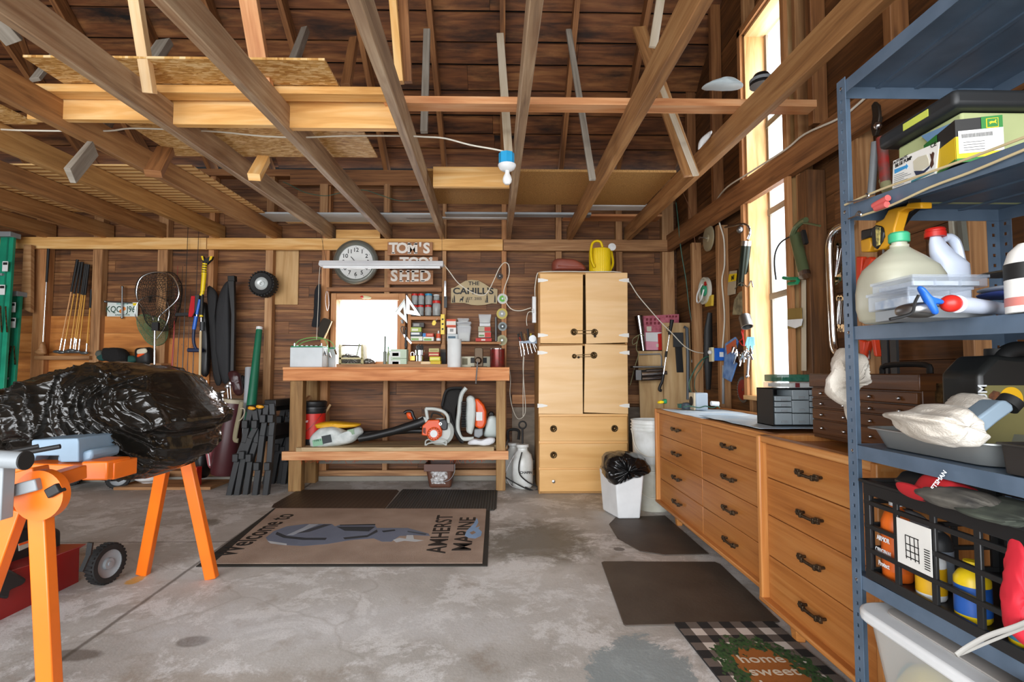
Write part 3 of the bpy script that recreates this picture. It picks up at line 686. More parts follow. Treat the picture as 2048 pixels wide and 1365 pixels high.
d1 = cdoor([(1080, 547.5), (1166, 548.5), (1165.5, 687.5), (1080.5, 687)], W_MAPLE, 0)
d2 = cdoor([(1171, 546.5), (1255, 546), (1255.5, 685.5), (1172.5, 688)], W_MAPLE2, 0)
d3 = cdoor([(1078, 692.5), (1165, 691), (1166, 829), (1077, 828)], W_MAPLE2, 0)
d4 = cdoor([(1170, 688.5), (1255, 691), (1256.5, 828.5), (1168, 825.5)], W_MAPLE2, 0)
for d, s in ((d1, 1), (d2, -1)):
    for y in (561, 671): hinge(1079 if s > 0 else 1255, y, s, d)
for d, s in ((d3, 1), (d4, -1)):
    for y in (706, 812): hinge(1078 if s > 0 else 1256, y, s, d)
rosette(1148, 664.5, 6.8, d1); rosette(1189, 665, 6.8, d2); rosette(1148.5, 713, 4.6, d3); rosette(1187.5, 711, 6.8, d4)
for y0, y1 in ((661.5, 661.5), (668, 667.5)):
    MB().cyl(at(1148, y0, Y=YC-.02), at(1190, y1, Y=YC-.02), .0025, seg=6).build('latch_bar', M_BRASS, d2)
for y0, y1 in ((711, 708.5), (714.5, 713.5)): MB().cyl(at(1149, y0, Y=YC-.02), at(1187, y1, Y=YC-.02), .0025, seg=6).build('latch_bar', M_BRASS, d4)
mb = MB(); mb.sphere(at(1190, 673, Y=YC-.018), .012, 10, 6).cyl(at(1187, 667, Y=YC-.018), at(1190, 673, Y=YC-.018), .004, seg=6); mb.build('padlock', M_IRON, d2)
MB().sphere(at(1157, 715, Y=YC-.018), .011, 10, 6).build('padlock', M_IRON, d3)
for y0, y1, kn in ((834, 882.5, ((1107, 858), (1229, 857.5))), (888, 935.5, ((1107, 910.5),)), (940, 983, ())):
    mb = MB(); pbox(mb, 1079, y0, 1255, y1, YC, .02); dr = mb.build('drawer', W_MAPLE, t, bevel=.003)
    for k in kn: rosette(k[0], k[1], 6.8, dr)
    if not kn: mb = MB(); c = at(1107, 963.5, Y=YC-.001); mb.lathe([(.012, 0), (.016, .006), (.014, .014), (0, .018)], c, 14, Matrix.Rotation(math.pi/2, 3, 'X')); mb.build('knob', M_STEEL, dr, label='small silver knob')
for y in (831, 885, 937.5):
    mb = MB(); pbox(mb, 1078, y-2.2, 1255, y+2.2, YC+.012, .01); mb.build('rail', W_MAPLE, t)
# things on the cabinet
zc = cz1+.004
t = T('watering_can', 'yellow ribbed watering can on top of the tall cabinet', 'watering can', at(1200, 545, Y=4.95))
Yw = 4.9; s = px2(Yw)
c = V(at(1200, 545, Y=Yw).x, Yw, zc); rr = 21.5*s; hh = 51*s; mb = MB()
def wc(u, v):
    a = u*2*math.pi; r = rr*(1+.015*math.cos(a*36))*(1 if .06 < v < .93 else .97); return c+V(math.cos(a)*r, math.sin(a)*r, v*hh)
mb.grid(wc, 216, 12, True); mb._add([c+V(math.cos(k/24*2*math.pi)*rr*.97, math.sin(k/24*2*math.pi)*rr*.97, 0) for k in range(24)], [tuple(range(24))[::-1]])
mb.lathe([(rr*.97, 0), (rr*.55, .006), (rr*.5, .002)], c+V(0, 0, hh), 24); mb.build('body', M_YEL, t, ang=60)
mb = MB(); ptube(mb, [(1189, 535), (1183, 520), (1182, 500), (1185, 487), (1193, 482.5), (1201, 485), (1205, 495)], 2.6*s, Yw-rr-.004, flat=1.6); mb.build('handle', M_YEL, t)
mb = MB(); mb.tube([V(c.x+rr*.9, Yw, zc+.03), V(c.x+rr+.03, Yw+.03, zc+.12), at(1222, 500, Y=Yw+.05), at(1224, 495, Y=Yw+.05)], .012); mb.build('spout', M_YEL, t)
mb = MB(); mb.lathe([(.008, -.03), (.02, -.008), (.037, 0), (.037, .006), (0, .012)], at(1224, 494.5, Y=Yw-.0), 20, Matrix.Rotation(math.pi/2*.9, 3, 'X')); mb.build('rose', M_WHITE, t)
t = T('watering_can', 'dusty brown watering can lying on its side on the cabinet', 'watering can', at(1136, 544, Y=4.95))
M_BRN = mat('brown plastic', '#8a4636', .5)
MB().puff([(1104, 541), (1104, 527), (1112, 519), (1135, 519), (1150, 521), (1163, 528), (1171, 536), (1169, 543), (1140, 544), (1110, 544)], 4.95, .08, pw=.35).build('body', M_BRN, t)
ptube(MB(), [(1116, 533), (1135, 534), (1155, 535), (1168, 537)], .012, 4.88).build('handle', M_BRN, t)
t = T('power_strip', 'white power strip fixed to the left side of the tall cabinet', 'power strip', at(1069, 646, Y=4.86))
mb = MB(); pbox(mb, 1064.5, 593, 1072.5, 646, 4.82, .05); mb.build('housing', M_WHITE, t, bevel=.006)
ptube(MB(), [(1070, 593), (1070, 575), (1074, 550), (1080, 545), (1100, 543.5), (1140, 543.2), (1180, 544), (1240, 545), (1256, 560), (1275, 590), (1300, 620), (1322, 645), (1345, 668), (1368, 692), (1390, 704), (1418, 708)], .0045, 4.78).build('power_cord', M_CORDW, t)
ptube(MB(), [(1064, 623), (1056, 626), (1053, 640), (1054, 652)], .003, 4.83).build('charger_lead', M_CORDW, t)
mb = MB(); c = at(1066, 620, Y=4.815); 
for k in (-.02, .0): mb.sphere((c.x, 4.82, c.z+k), .012, 8, 6)
mb.build('plug', M_WHITE, t)

# ---------------------------------------------------------------- dressers
XD = 1.19
M_PULL = mat('bronze pull', '#5b4a36', .45, .8, hex2='#3a3026', vs=80)
def pull(y, z, w_, par, x):
    mb = MB(); a, b = y-w_/2, y+w_/2
    mb.tube([(x-.024, a, z), (x-.024, y-w_*.2, z-.006), (x-.024, y+w_*.2, z-.006), (x-.024, b, z)], .0065, 8)
    for yy in (a+.012, b-.012): mb.box((x-.028, yy-.011, z-.011), (x-.018, yy+.011, z+.011)); mb.cyl((x-.024, yy, z), (x, yy, z), .006, seg=8)
    for yy in (a+.03, b-.03): mb.box((x-.031, yy-.006, z-.015), (x-.02, yy+.006, z+.005))
    mb.build('handle', M_PULL, par, bevel=.0015)
def dresser(lab, x, xb_, ya, yb_, z0, z1, cols, rows, feet, fr=.035):
    t = T('dresser', lab, 'dresser', ((x+xb_)/2, (ya+yb_)/2, 0))
    mb = MB().box((x+.02, ya+.012, z0+.01), (xb_, yb_-.012, z1-.03)); mb.build('case', W_OAK, t, bevel=.002)
    for (a, b, c_, d) in ((ya, yb_, z1-.03, z1), (ya, yb_, z0, z0+.02)):
        mb = MB().prism([V(x-.03, a, c_), V(x-.03, a, d), V(xb_ if c_ > .5 else x+.05, a, d), V(xb_ if c_ > .5 else x+.05, a, c_)], (0, b-a, 0)) if 0 else MB()
        if c_ > .5:
            mb.box((x-.02, a, c_), (x+.03, b, d)); MB().box((xb_-.02, a, c_), (xb_, b, d+.012)).build('back_rim', W_OAKF, t, bevel=.004)
        else: mb.box((x-.03, a, c_), (x+.05, b, d))
        mb.build('frame', W_OAKF, t, bevel=.006)
    for a in (ya, yb_-.028):
        MB().box((x-.028, a, z0), (xb_, a+.028, z1)).build('side_panel', W_OAKF, t, bevel=.006)
    H = z1-z0-.05
    for i in range(len(cols)-1):
        zz = z1-.034
        for r in rows:
            hh = r*H; mb = MB().box((x, cols[i]+.002, zz-hh+.003), (x+.02, cols[i+1]-.002, zz)); d = mb.build('drawer', W_OAK, t, bevel=.0025)
            pull((cols[i]+cols[i+1])/2, zz-hh*.48, .15 if len(cols) > 2 else .14, d, x); zz -= hh
    for (fx, fy) in feet:
        MB().prism([V(fx-.03, fy-.03, z0), V(fx+.03, fy-.03, z0), V(fx+.03, fy+.03, z0), V(fx-.03, fy+.03, z0)], (-.0, 0, -z0), .6).build('leg', W_OAKF, t, bevel=.003)
    return t
dr1 = dresser('wide honey wood dresser of eight drawers with papers on top', XD, 1.66, 2.30, 4.02, .112, .815, (2.335, 3.14, 3.985), (.25, .25, .25, .25), ((1.26, 2.42), (1.26, 3.78), (1.58, 2.42), (1.58, 3.78)))
dr2 = dresser('narrow honey wood chest of four drawers beside the steel shelving', 1.13, 1.62, 1.545, 2.285, .112, .815, (1.58, 2.25), (.22, .24, .26, .28), ((1.2, 1.64), (1.2, 2.16), (1.55, 1.64), (1.55, 2.16)))
MB().box((1.15, 1.575, .775), (1.6, 2.255, .79)).build('top', W_OAK, dr2)
MB().box((1.2, 2.33, .785), (1.64, 3.99, .8)).build('top', W_OAK, dr1)
def paper(name, px, lab, hexc, dz=.0, hx2=None):
    mb = MB(); P = [at(x, y, Z=.812+dz) for x, y in px]; mb.prism(P, (0, 0, .0012)); mb.build(name, mat('chart '+hexc, hexc, .6, vs=5, hex2=hx2 or '#ffffff'), label=lab, cat='paper')
mb = MB(); n = 24
def sheetgrid(x0, x1, y0, y1, z, sd, amp=.006):
    def fn(u, v):
        x = x0+(x1-x0)*u; y = y0+(y1-y0)*v; return V(x + .012*noise.noise(V(y*6, sd, 0)), y, z + abs(noise.noise(V(x*5, y*4, sd)))*amp)
    return fn
for nm, x0, x1, y0, y1, z, hx, h2, lab in (('paper_sheet', 1.175, 1.62, 3.1, 3.9, .8165, '#b9d2e6', '#e6f0f5', 'large pale blue sheet of paper on the far half of the dresser'),
        ('paper_sheet', 1.19, 1.62, 2.42, 3.18, .826, '#dbe8ee', '#9db9cf', 'creased white and blue paper on the near half of the dresser')):
    mb = MB().grid(sheetgrid(x0, x1, y0, y1, z, z*50), 24, 32); o = mb.build(nm, mat('printed paper '+hx, hx, .55, vs=4, hex2=h2), label=lab, cat='paper'); so = o.modifiers.new('s', 'SOLIDIFY'); so.thickness = .001

# ---------------------------------------------------------------- bins and buckets by the dresser
t = T('trash_can', 'slim white waste bin lined with a black bag on the black mat', 'waste bin', at(1250, 1040, Z=0))
pb = [at(1237, 1040, Z=0), at(1281, 1040, Z=0), at(1281, 1040, Z=0)+V(.0, .26, 0), at(1237, 1040, Z=0)+V(-.02, .26, 0)]
y0 = pb[0].y; xc0, xc1 = pb[0].x, pb[1].x
bot = [V(xc0, y0, .006), V(xc1, y0, .006), V(xc1-.01, y0+.25, .006), V(xc0-.07, y0+.25, .006)]
xm = (xc0+xc1)/2
zt_ = at(1240, 958, Y=y0-.02).z
top = [at(1231, 958, Y=y0-.03), at(1288, 958, Y=y0-.03), V(0, 0, 0), V(0, 0, 0)]
top[2] = V(top[1].x-.0, y0+.30, zt_+.02); top[3] = V(top[0].x-.06, y0+.30, zt_+.02); top[0].z = top[1].z = zt_+.02
mb = MB(); mb._add(bot+top, [(3,2,1,0), (0,1,5,4), (1,2,6,5), (2,3,7,6), (3,0,4,7)]); mb.build('body', M_WHITE, t, bevel=.012, seg=3)
M_BAG = mat('black bin bag', '#0d0d0e', .22, bump=.25, bs=40)
MB().puff([(1204,935),(1210,910),(1235,903),(1262,906),(1285,914),(1299,938),(1285,946),(1262,955),(1240,963),(1222,967),(1208,952)], y0+.1, .17, .02, 16, 3, nu=150, nv=40, pw=.4, fold=.7).build('bin_liner', M_BAG, t)
def bucket(lab, c, r0, r1, h, m, cat='bucket', handle=True, lip=3, bail=M_CORDW):
    t = T('bucket', lab, cat, c); pr = [(0, .0), (r0, 0), (r0+.004, .01), (r0+(r1-r0)*.75, h*.75)]
    z = h*.78
    for k in range(lip): pr += [(r1, z), (r1+.008, z+.002), (r1+.008, z+.008), (r1, z+.01)]; z += h*.06
    pr += [(r1, h-.01), (r1+.006, h-.008), (r1+.006, h), (r1-.002, h), (r0-.003, .01), (0, .008)]
    MB().lathe(pr, c, 40).build('body', m, t)
    if handle: MB().tube([Vector(c)+V(-r1-.006, 0, h*.82), Vector(c)+V(-r1*.9, -r1*.5, h*.45), Vector(c)+V(-r1*.3, -r1*1.02, h*.3), Vector(c)+V(r1*.5, -r1*.95, h*.45), Vector(c)+V(r1+.006, 0, h*.82)], .003, 6).build('handle', bail, t)
    return t
M_BKT = mat('white pail', '#dfe2e0', .35, vs=9, hex2='#c9cbc6'); M_BKT2 = mat('aged pail', '#c9c8bd', .4, vs=7, hex2='#b3b1a2')
cb = at(1318, 1030, Z=0); cb = V(cb.x-.01, cb.y+.2, 0)
rb_ = .15
bucket('aged white bucket on the floor beneath the newer white bucket', (cb.x+.02, cb.y, 0), .132, rb_, .37, M_BKT2, lip=2)
bucket('clean white bucket stacked inside the bucket next to the dresser', (cb.x+.01, cb.y+.0, .31), .134, .152, .40, M_BKT, lip=3)

# ---------------------------------------------------------------- mats
def floor_poly(name, px, t_, m, lab, cat='mat', r=0, base=0.0):
    P = [at(x, y, Z=0) for x, y in px]; P = [V(p.x, p.y, base) for p in P]
    mb = MB().prism(P, (0, 0, t_)); return mb.build(name, m, label=lab, cat=cat, bevel=min(.006, t_*.6))
def ribmat():
    q = NT('ribbed rubber'); o = q.n('ShaderNodeTexCoord').outputs['Object']
    wv = q.n('ShaderNodeTexWave', {'Vector': o, 'Scale': 14}, bands_direction='X').outputs[1]; q.bump(wv, 1, .01)
    q.to(q.ramp(wv, [(0, lin('#2b2e2e')), (1, lin('#4a4f4e'))]), 'Base Color'); q.p.inputs['Roughness'].default_value = .6; return q.m
def diamat():
    q = NT('diamond rubber'); o = q.n('ShaderNodeTexCoord').outputs['Object']
    ck = q.n('ShaderNodeTexChecker', {'Vector': q.n('ShaderNodeMapping', {0: o, 2: (0, 0, .78), 3: (34, 34, 34)}).outputs[0], 'Scale': 1}).outputs[1]; q.bump(ck, .6, .004)
    q.to(q.ramp(ck, [(0, lin('#352a22')), (1, lin('#473a31'))]), 'Base Color'); q.p.inputs['Roughness'].default_value = .5; return q.m
M_MATB = mat('worn brown black rubber', '#51473e', .62, vs=5, hex2='#453b33', bump=.1)
floor_poly('floor_mat', [(605, 981), (794, 981), (798, 984), (768, 1021), (560, 1019), (543, 1016), (547, 1010), (592, 984)], .006, diamat(), 'dark diamond-pattern rubber mat before the left half of the workbench', 'mat')
floor_poly('floor_mat', [(802, 983), (806, 980), (995, 982), (993, 1018), (988, 1022), (769, 1021)], .006, ribmat(), 'charcoal ribbed rubber mat before the right half of the workbench', 'mat')
ap = [at(x, y, Z=0) for x, y in ((1218, 1050), (1232, 1036), (1330, 1033), (1418, 1110), (1330, 1112), (1280, 1104), (1235, 1078))]
MB().prism([V(p.x, p.y, 0) for p in spline([(p.x, p.y, 0) for p in ap[:1]]+[(p.x, p.y, 0) for p in ap[1:]], 1, True)], (0, 0, .006)).build('floor_mat', M_MATB, label='small dark mat with one rounded edge under the waste bin', cat='mat', bevel=.004)
floor_poly('floor_mat', [(1203, 1127), (1208, 1125), (1430, 1126), (1441, 1131), (1560, 1246), (1546, 1247), (1252, 1254), (1247, 1251)], .006, M_MATB, 'large plain dark mat in front of the wide dresser')
# buffalo check doormat
A = at(1348, 1249, Z=0); Bc = at(1546, 1247, Z=0); D = at(1440, 1365, Z=0); u_ = (Bc-A); v_ = (D-A).normalized()*.75; WM = u_.length
def dm():
    q = NT('buffalo check doormat'); o = q.n('ShaderNodeUVMap').outputs[0]; s_ = q.n('ShaderNodeSeparateXYZ', {0: o}); x, y = s_.outputs[0], s_.outputs[1]
    def st(c, n): return q.math('LESS_THAN', q.math('FRACT', q.math('MULTIPLY', c, n)), .5)
    a, b = st(x, 4.5), st(q.math('MULTIPLY', y, -1), 6.5); sm = q.math('ADD', a, b)
    c = q.ramp(q.math('MULTIPLY', sm, .5), [(0, lin('#d8cfc6')), (.34, lin('#6b6058')), (.8, lin('#1d1a19'))], 'CONSTANT')
    q.t.nodes[-1].color_ramp.elements[1].position = .4
    nz = q.n('ShaderNodeTexNoise', {'Vector': o, 'Scale': 16, 'Detail': 5}).outputs[0]; nc = q.n('ShaderNodeTexNoise', {'Vector': o, 'Scale': 30, 'Detail': 4}).outputs[0]
    dx = q.math('DIVIDE', q.math('SUBTRACT', x, .5), .4); dy = q.math('DIVIDE', q.math('SUBTRACT', y, -.5), .33)
    d = q.math('SQRT', q.math('ADD', q.math('MULTIPLY', dx, dx), q.math('MULTIPLY', dy, dy))); d = q.math('ADD', d, q.math('MULTIPLY', q.math('SUBTRACT', nz, .5), .9))
    leaf = q.ramp(nc, [(.35, lin('#16240f')), (.5, lin('#2f5a22')), (.66, lin('#4c4038')), (.8, lin('#c9c2ae'))])
    c = q.mix(q.ramp(d, [(.98, g3(1)), (1.02, g3(0))]), c, leaf)
    c = q.mix(q.ramp(d, [(.58, g3(1)), (.62, g3(0))]), c, lin('#a05f20'))
    q.to(c, 'Base Color'); q.p.inputs['Roughness'].default_value = .95; q.bump(q.n('ShaderNodeTexNoise', {'Vector': o, 'Scale': 250}).outputs[0], .6, .004); return q.m
cr = [A, A+u_, A+u_+v_, A+v_]; cr = [V(p.x, p.y, .0) for p in cr]
mb = MB(); mb._add(cr+[p+V(0, 0, .008) for p in cr], [(0,1,2,3), (4,7,6,5), (0,4,5,1), (1,5,6,2), (2,6,7,3), (3,7,4,0)], [[(0,0)]*4, [(0,0), (0,-1), (1,-1), (1,0)], [(0,0)]*4, [(0,0)]*4, [(0,0)]*4, [(0,0)]*4])
dmt = mb.build('doormat', dm(), label='black and white checked doormat with a greenery wreath design', cat='doormat')
un = u_.normalized(); vn = v_.normalized(); mb = MB()
for k, wds in enumerate(('home', 'sweet', 'home')): mb.text(wds, .075, A + u_*.5 + v_*(.4+.11*k) + V(0, 0, .0085), un, -vn, .0002, .01)
mb.build('lettering', mat('cream print', '#d9cdb8', .9), dmt)
# welcome mat
P = [at(x, y, Z=0) for x, y in ((547, 1019), (980, 1020), (975, 1134), (392, 1135))]; P = [V(p.x, p.y, 0) for p in P]
M_MATE = mat('dark rubber edge', '#26241f', .8); M_TAN = mat('tan carpet pile', '#b39c8a', .98, vs=3, hex2='#9d8675', bump=.7, bs=400)
wm = T('welcome_mat', 'large tan welcome mat with a boat motor picture and lettering', 'mat', sum(P, Vector())/4)
MB().prism(P, (0, 0, .005)).build('border', M_MATE, wm)
cP = sum(P, Vector())/4; Q = [P[0]+V(.02, -.0, 0), P[1]+V(-.03, -.0, 0), P[2]+V(-.03, .035, 0), P[3]+V(.075, .035, 0)]
MB().prism([p+V(0, 0, .004) for p in Q], (0, 0, .004)).build('pile', M_TAN, wm)
ZM_ = .0085
def mt(mb, txt, p0, p1, size, bold=.02, sx=1):
    a = at(*p0, Z=ZM_); b = at(*p1, Z=ZM_); d = (b-a); 
    return mb.text(txt, size, (a+b)/2, d, V(-d.y, d.x, 0), .0003, bold, sx=sx)
mb = MB(); a, b = at(447, 1112, Z=ZM_), at(573, 1030, Z=ZM_); mt(mb, 'Welcome to', (447, 1112), (573, 1030), .2, .016, sx=(b-a).length/(.2*4.95))
a, b = at(872, 1112, Z=ZM_), at(890, 1028, Z=ZM_); mt(mb, 'AMHERST', (872, 1112), (893, 1028), .165, .016, sx=(b-a).length/(.165*4.75))
a, b = at(922, 1105, Z=ZM_), at(936, 1034, Z=ZM_); mt(mb, 'MARINE', (924, 1105), (938, 1034), .165, .016, sx=(b-a).length/(.165*3.75))
mb.build('lettering', M_INK, wm)
zz = ZM(380, 960, 3.103)
def art(pts, hexc, dz, nm='motor_picture'):
    mb = MB(); mb.prism([at(*zz(x, y), Z=ZM_)+V(0, 0, dz) for x, y in pts], (0, 0, .0004)); mb.build(nm, mat('print '+hexc, hexc, .95, bump=.5, bs=400), wm)
art([(470, 360), (520, 320), (600, 290), (720, 275), (880, 275), (900, 290), (930, 280), (1140, 275), (1160, 300), (1350, 300), (1480, 335), (1490, 350), (1400, 345), (1300, 350), (1250, 385), (1190, 385), (1140, 365), (1000, 375), (850, 400), (700, 412), (560, 405), (490, 390)], '#737c90', 0)
art([(700, 300), (740, 277), (800, 277), (720, 312), (640, 345), (600, 345)], '#aeb6c2', .0005); art([(730, 310), (830, 278), (880, 278), (740, 325), (660, 335)], '#3c4048', .0006)
art([(910, 292), (1150, 292), (1110, 322), (960, 318)], '#33373d', .0005); art([(930, 280), (1150, 276), (1150, 284), (930, 286)], '#2c2f35', .0006)
art([(540, 325), (600, 350), (720, 362), (850, 362), (840, 375), (700, 375), (580, 362), (530, 340)], '#2f333a', .0005); art([(950, 360), (1100, 345), (1160, 310), (1165, 325), (1100, 358), (960, 372)], '#33373d', .0005)
art([(1190, 318), (1270, 310), (1275, 318), (1200, 328)], '#2c2f35', .0005); art([(1350, 318), (1470, 336), (1460, 345), (1350, 326)], '#4c535f', .0005)
art([(480, 380), (600, 398), (600, 408), (500, 396)], '#c7ccd0', .0005); art([(1260, 375), (1300, 362), (1340, 368), (1345, 345), (1385, 345), (1390, 370), (1450, 378), (1400, 386), (1330, 380), (1280, 390)], '#c9cdd0', .0007)
art([(1780, 238), (1760, 275), (1715, 320), (1705, 350), (1730, 362), (1770, 366), (1805, 350), (1812, 325), (1790, 305), (1800, 290), (1770, 300), (1790, 265)], '#8fb0d8', .0005)
art([(1735, 330), (1760, 318), (1775, 330), (1750, 342)], '#9c8470', .0008)
# ================================================================ on the bench and back wall
# --- clock
t = T('wall_clock', 'large round wall clock with a pewter rim behind the shop light', 'clock', at(712, 570, Y=YL))
RX = Matrix.Rotation(math.pi/2, 3, 'X'); c = at(712, 525, Y=YL-.03); r0 = 44.5*px2(YL)
MB().lathe([(r0, -.02), (r0, .015), (r0*.93, .035), (r0*.86, .04), (r0*.8, .025), (r0*.76, .01), (r0*.76, 0)], c, 48, RX).build('rim', mat('pewter', '#8f938c', .35, .7), t)
MB().lathe([(r0*.775, .0), (r0*.775, .006), (0, .006)], c, 48, RX).build('dial', mat('clock face', '#e3e6e4', .5), t)
mb = MB(); cf = c-V(0, .008, 0)
for k in range(1, 13):
    a = math.radians(90-30*k); mb.text(str(k), r0*.26, cf+V(math.cos(a), 0, math.sin(a))*r0*.55, (1,0,0), (0,0,1), .0003, .012)
    d = V(math.cos(a), 0, math.sin(a)); mb.beam(cf+d*r0*.67, cf+d*r0*.72, .003, .001, up=(0,1,0))
mb.build('numerals', M_INK, t)
mb = MB()
for a, l in ((132, .33), (200, .5)): d = V(math.cos(math.radians(a)), 0, math.sin(math.radians(a))); mb.beam(cf-V(0, .003, 0)-d*.02, cf-V(0, .003, 0)+d*r0*l, .007, .001, up=(0,1,0))
mb.build('hands', M_INK, t); MB().sphere(c-V(0, .01, 0), .008, 10, 6).build('hub', M_BRASS, t)
# --- TOM'S TOOL SHED
W_SIGN = wood('sign board', '#8a5a38', '#a8764f', '#c09068', knots=0); M_LET = mat('cream letters', '#ece6dc', .5)
def serif(mb, txt, x0, x1, y0, y1, Y):
    h = abs(at(0, y0, Y=Y).z-at(0, y1, Y=Y).z); n = len(txt); a = at(x0, (y0+y1)/2, Y=Y); b = at(x1, (y0+y1)/2, Y=Y); wt = (b-a).x
    wd = {"'": .42, 'M': 1.3}; tot = sum(wd.get(k, 1) for k in txt); x = a.x
    for ch in txt:
        cw = wt*wd.get(ch, 1)/tot; cx = x+cw/2; x += cw
        mb.text(ch, h*1.38, (cx, Y-.001, a.z), (1,0,0), (0,0,1), .002, .035, sx=1.0 if ch != 'M' else .95)
        if ch in 'TMHEDL':
            sp = {'T': (0,), 'M': (-.3, .3), 'H': (-.27, .27), 'E': (-.22,), 'D': (-.22,), 'L': (-.2,)}[ch]
            for q in sp:
                for e in ((-1, 1) if ch not in 'T' else (-1,)): mb.box((cx+q*h-h*.17, Y-.005, a.z+e*h*.44-h*.065), (cx+q*h+h*.17, Y-.001, a.z+e*h*.44+h*.065))
for bx, tx, x0, x1, y0, y1, lab, Y in (((775, 484, 865, 511), "TOM'S", 778, 862, 487, 508, 'upper wooden sign board reading TOM\'S above the rear window', 5.33), ((797, 514, 876, 533), 'TOOL', 799, 875, 516, 537, 'wooden sign board reading TOOL behind the shop light', 5.35), ((775, 541, 866, 569), 'SHED', 778, 861, 542, 564, 'lower wooden sign board reading SHED above the rear window', 5.33)):
    t = T('sign_board', lab, 'sign', at((bx[0]+bx[2])/2, bx[3], Y=Y), group='name boards above the window'); mb = MB(); pbox(mb, *bx, Y, .018); mb.build('board', W_SIGN, t, bevel=.002)
    mb = MB(); serif(mb, tx, x0, x1, y0, y1, Y); mb.build('lettering', M_LET, t)
# --- THE CAHILL'S plaque
t = T('name_plaque', "carved family name plaque reading THE CAHILL'S EST. 2005", 'sign', at(948, 610, Y=YB-.03)); zz = ZM(790, 540, 5.689); Yq = YB-.035
up_ = [zz(x, y) for x, y in ((637, 380), (637, 208), (680, 200), (740, 160), (800, 125), (870, 112), (950, 122), (1020, 160), (1080, 200), (1168, 220), (1162, 385), (1100, 382), (1020, 400), (940, 405), (870, 400), (790, 378), (700, 375))]
MB().pslab(up_, Yq, .018).build('board', mat('sanded tan board', '#bca981', .6), t, bevel=.002)
mb = MB(); pt(mb, 'THE', *zz(897, 157), 7.5, Yq, bold=.02, sx=1.15); pt(mb, "CAHILL'S", *zz(890, 245), 12.5, Yq, bold=.03, sx=1.18); pt(mb, 'EST. 2005', *zz(902, 330), 5.6, Yq, bold=.01, sx=.95)
mb.build('lettering', M_INK, t)
mb = MB()
for x, s in ((675, 1), (1048, 1.1), (1137, 1), (812, .5), (1030, .4), (832, .4), (655, .6)):
    for k in range(4): mb.pslab([zz(x-14*s+k*2*s, 372-k*18*s), zz(x+14*s-k*2*s, 372-k*18*s), zz(x, 345-k*22*s)], Yq-.0012, .001)
mb.pslab([zz(*p) for p in ((735, 365), (740, 335), (750, 325), (765, 325), (760, 300), (770, 310), (785, 300), (778, 325), (775, 340), (772, 365), (766, 365), (765, 348), (748, 348), (742, 367))], Yq-.0012, .001)
mb.build('tree_silhouettes', M_INK, t)
# --- grinding discs on the stud
for k, (x, y, r, hx, h2, lab) in enumerate(((999.5, 553, 6.5, '#4a3c30', '#2c241e', 'dark worn disc at the top of the column of discs'), (1005, 598, 10.5, '#d9dcd6', '#6ec04a', 'white and green grinding disc below the dark worn disc'), (1004, 628, 11, '#c8b85a', '#a9aaa0', 'yellow ringed grinding disc in the middle of the column'), (1005, 653.5, 9, '#8b9696', '#4a504e', 'grey grinding disc with dark centre'), (1004, 681, 10.5, '#a9a47c', '#8d8a68', 'olive segmented grinding disc at the bottom of the column'))):
    t = T('grinding_disc', lab, 'grinding disc', at(x, y+r, Y=YS), group='grinding discs down the stud'); rr = r*px2(YS); c = at(x, y, Y=YS-.002)
    MB().lathe([(rr, 0), (rr, .004), (rr*.8, .005), (rr*.32, .005), (rr*.3, .003)], c, 28, RX).build('disc', mat('disc '+hx, hx, .6), t)
    MB().lathe([(rr*.62, .0), (rr*.62, .0058), (rr*.36, .0058)], c, 28, RX).build('label_ring', mat('disc ring '+h2, h2, .6), t)
    MB().lathe([(rr*.2, 0), (rr*.2, .012), (0, .012)], c, 10, RX).build('hub', M_STEELD, t)
# --- little wall shelves right of the window
W_SH = W_STUDG
def shelf(name, px, d, lab, Y1=YB-.003, m=W_SH):
    mb = MB(); a = at(px[0], px[1], Y=Y1-d); b = at(px[2], px[3], Y=Y1-d); mb.box((a.x, Y1-d, min(a.z, b.z)), (b.x, Y1, max(a.z, b.z))); return mb.build(name, m, label=lab, cat='shelf', bevel=.002)
shelf('wall_shelf', (819, 633, 884, 640), .13, 'upper small wooden shelf holding jars right of the window')
shelf('wall_shelf', (820, 683, 881, 688), .13, 'lower small wooden shelf of little boxes right of the window')
shelf('wall_shelf', (894, 684, 1002, 688.5), .13, 'wooden shelf of tubs and boxes above the radio')
mb = MB(); pbox(mb, 816, 588, 821, 738, 5.37, .12); mb.build('shelf_upright', W_SH, label='upright board carrying the two small shelves', cat='board')
MJ = mat('small hardware bits', '#8a8880', .35, .6, vs=150, hex2='#2c2c2c')
def jar(x, yb, yt, r, lid, lab, Y=5.4):
    t = T('jar', lab, 'jar', at(x, yb, Y=Y), group='screw-lid jars of hardware'); h = yb-yt
    plathe(MB(), x, yb, yt+h*.15, r, Y, [(.85, 0), (1, .06), (1, .88), (.85, 1)]).build('glass', M_JAR, t)
    plathe(MB(), x, yb-.5, yb-h*R.uniform(.3, .6), r*.88, Y, [(1, 0), (1, .9), (.6, 1), (0, 1.0)]).build('contents', MJ, t)
    plathe(MB(), x, yt+h*.18, yt, r*1.02, Y, [(1, 0), (1, .9), (.9, 1), (0, 1)]).build('lid', lid, t)
MW = M_WHITE
jar(829.5, 632, 611, 6, M_RED, 'red lidded jar at the left end of the lower jar row')
jar(841.5, 632, 611, 6, M_RED, 'second red lidded jar of the lower jar row'); jar(856.5, 632, 611, 6.5, M_RED, 'third red lidded jar of the lower jar row')
jar(829.5, 610, 588, 6, M_RED, 'red lidded jar at the left of the upper jar row'); jar(842.5, 610, 588, 6, M_RED, 'middle red lidded jar of the upper jar row')
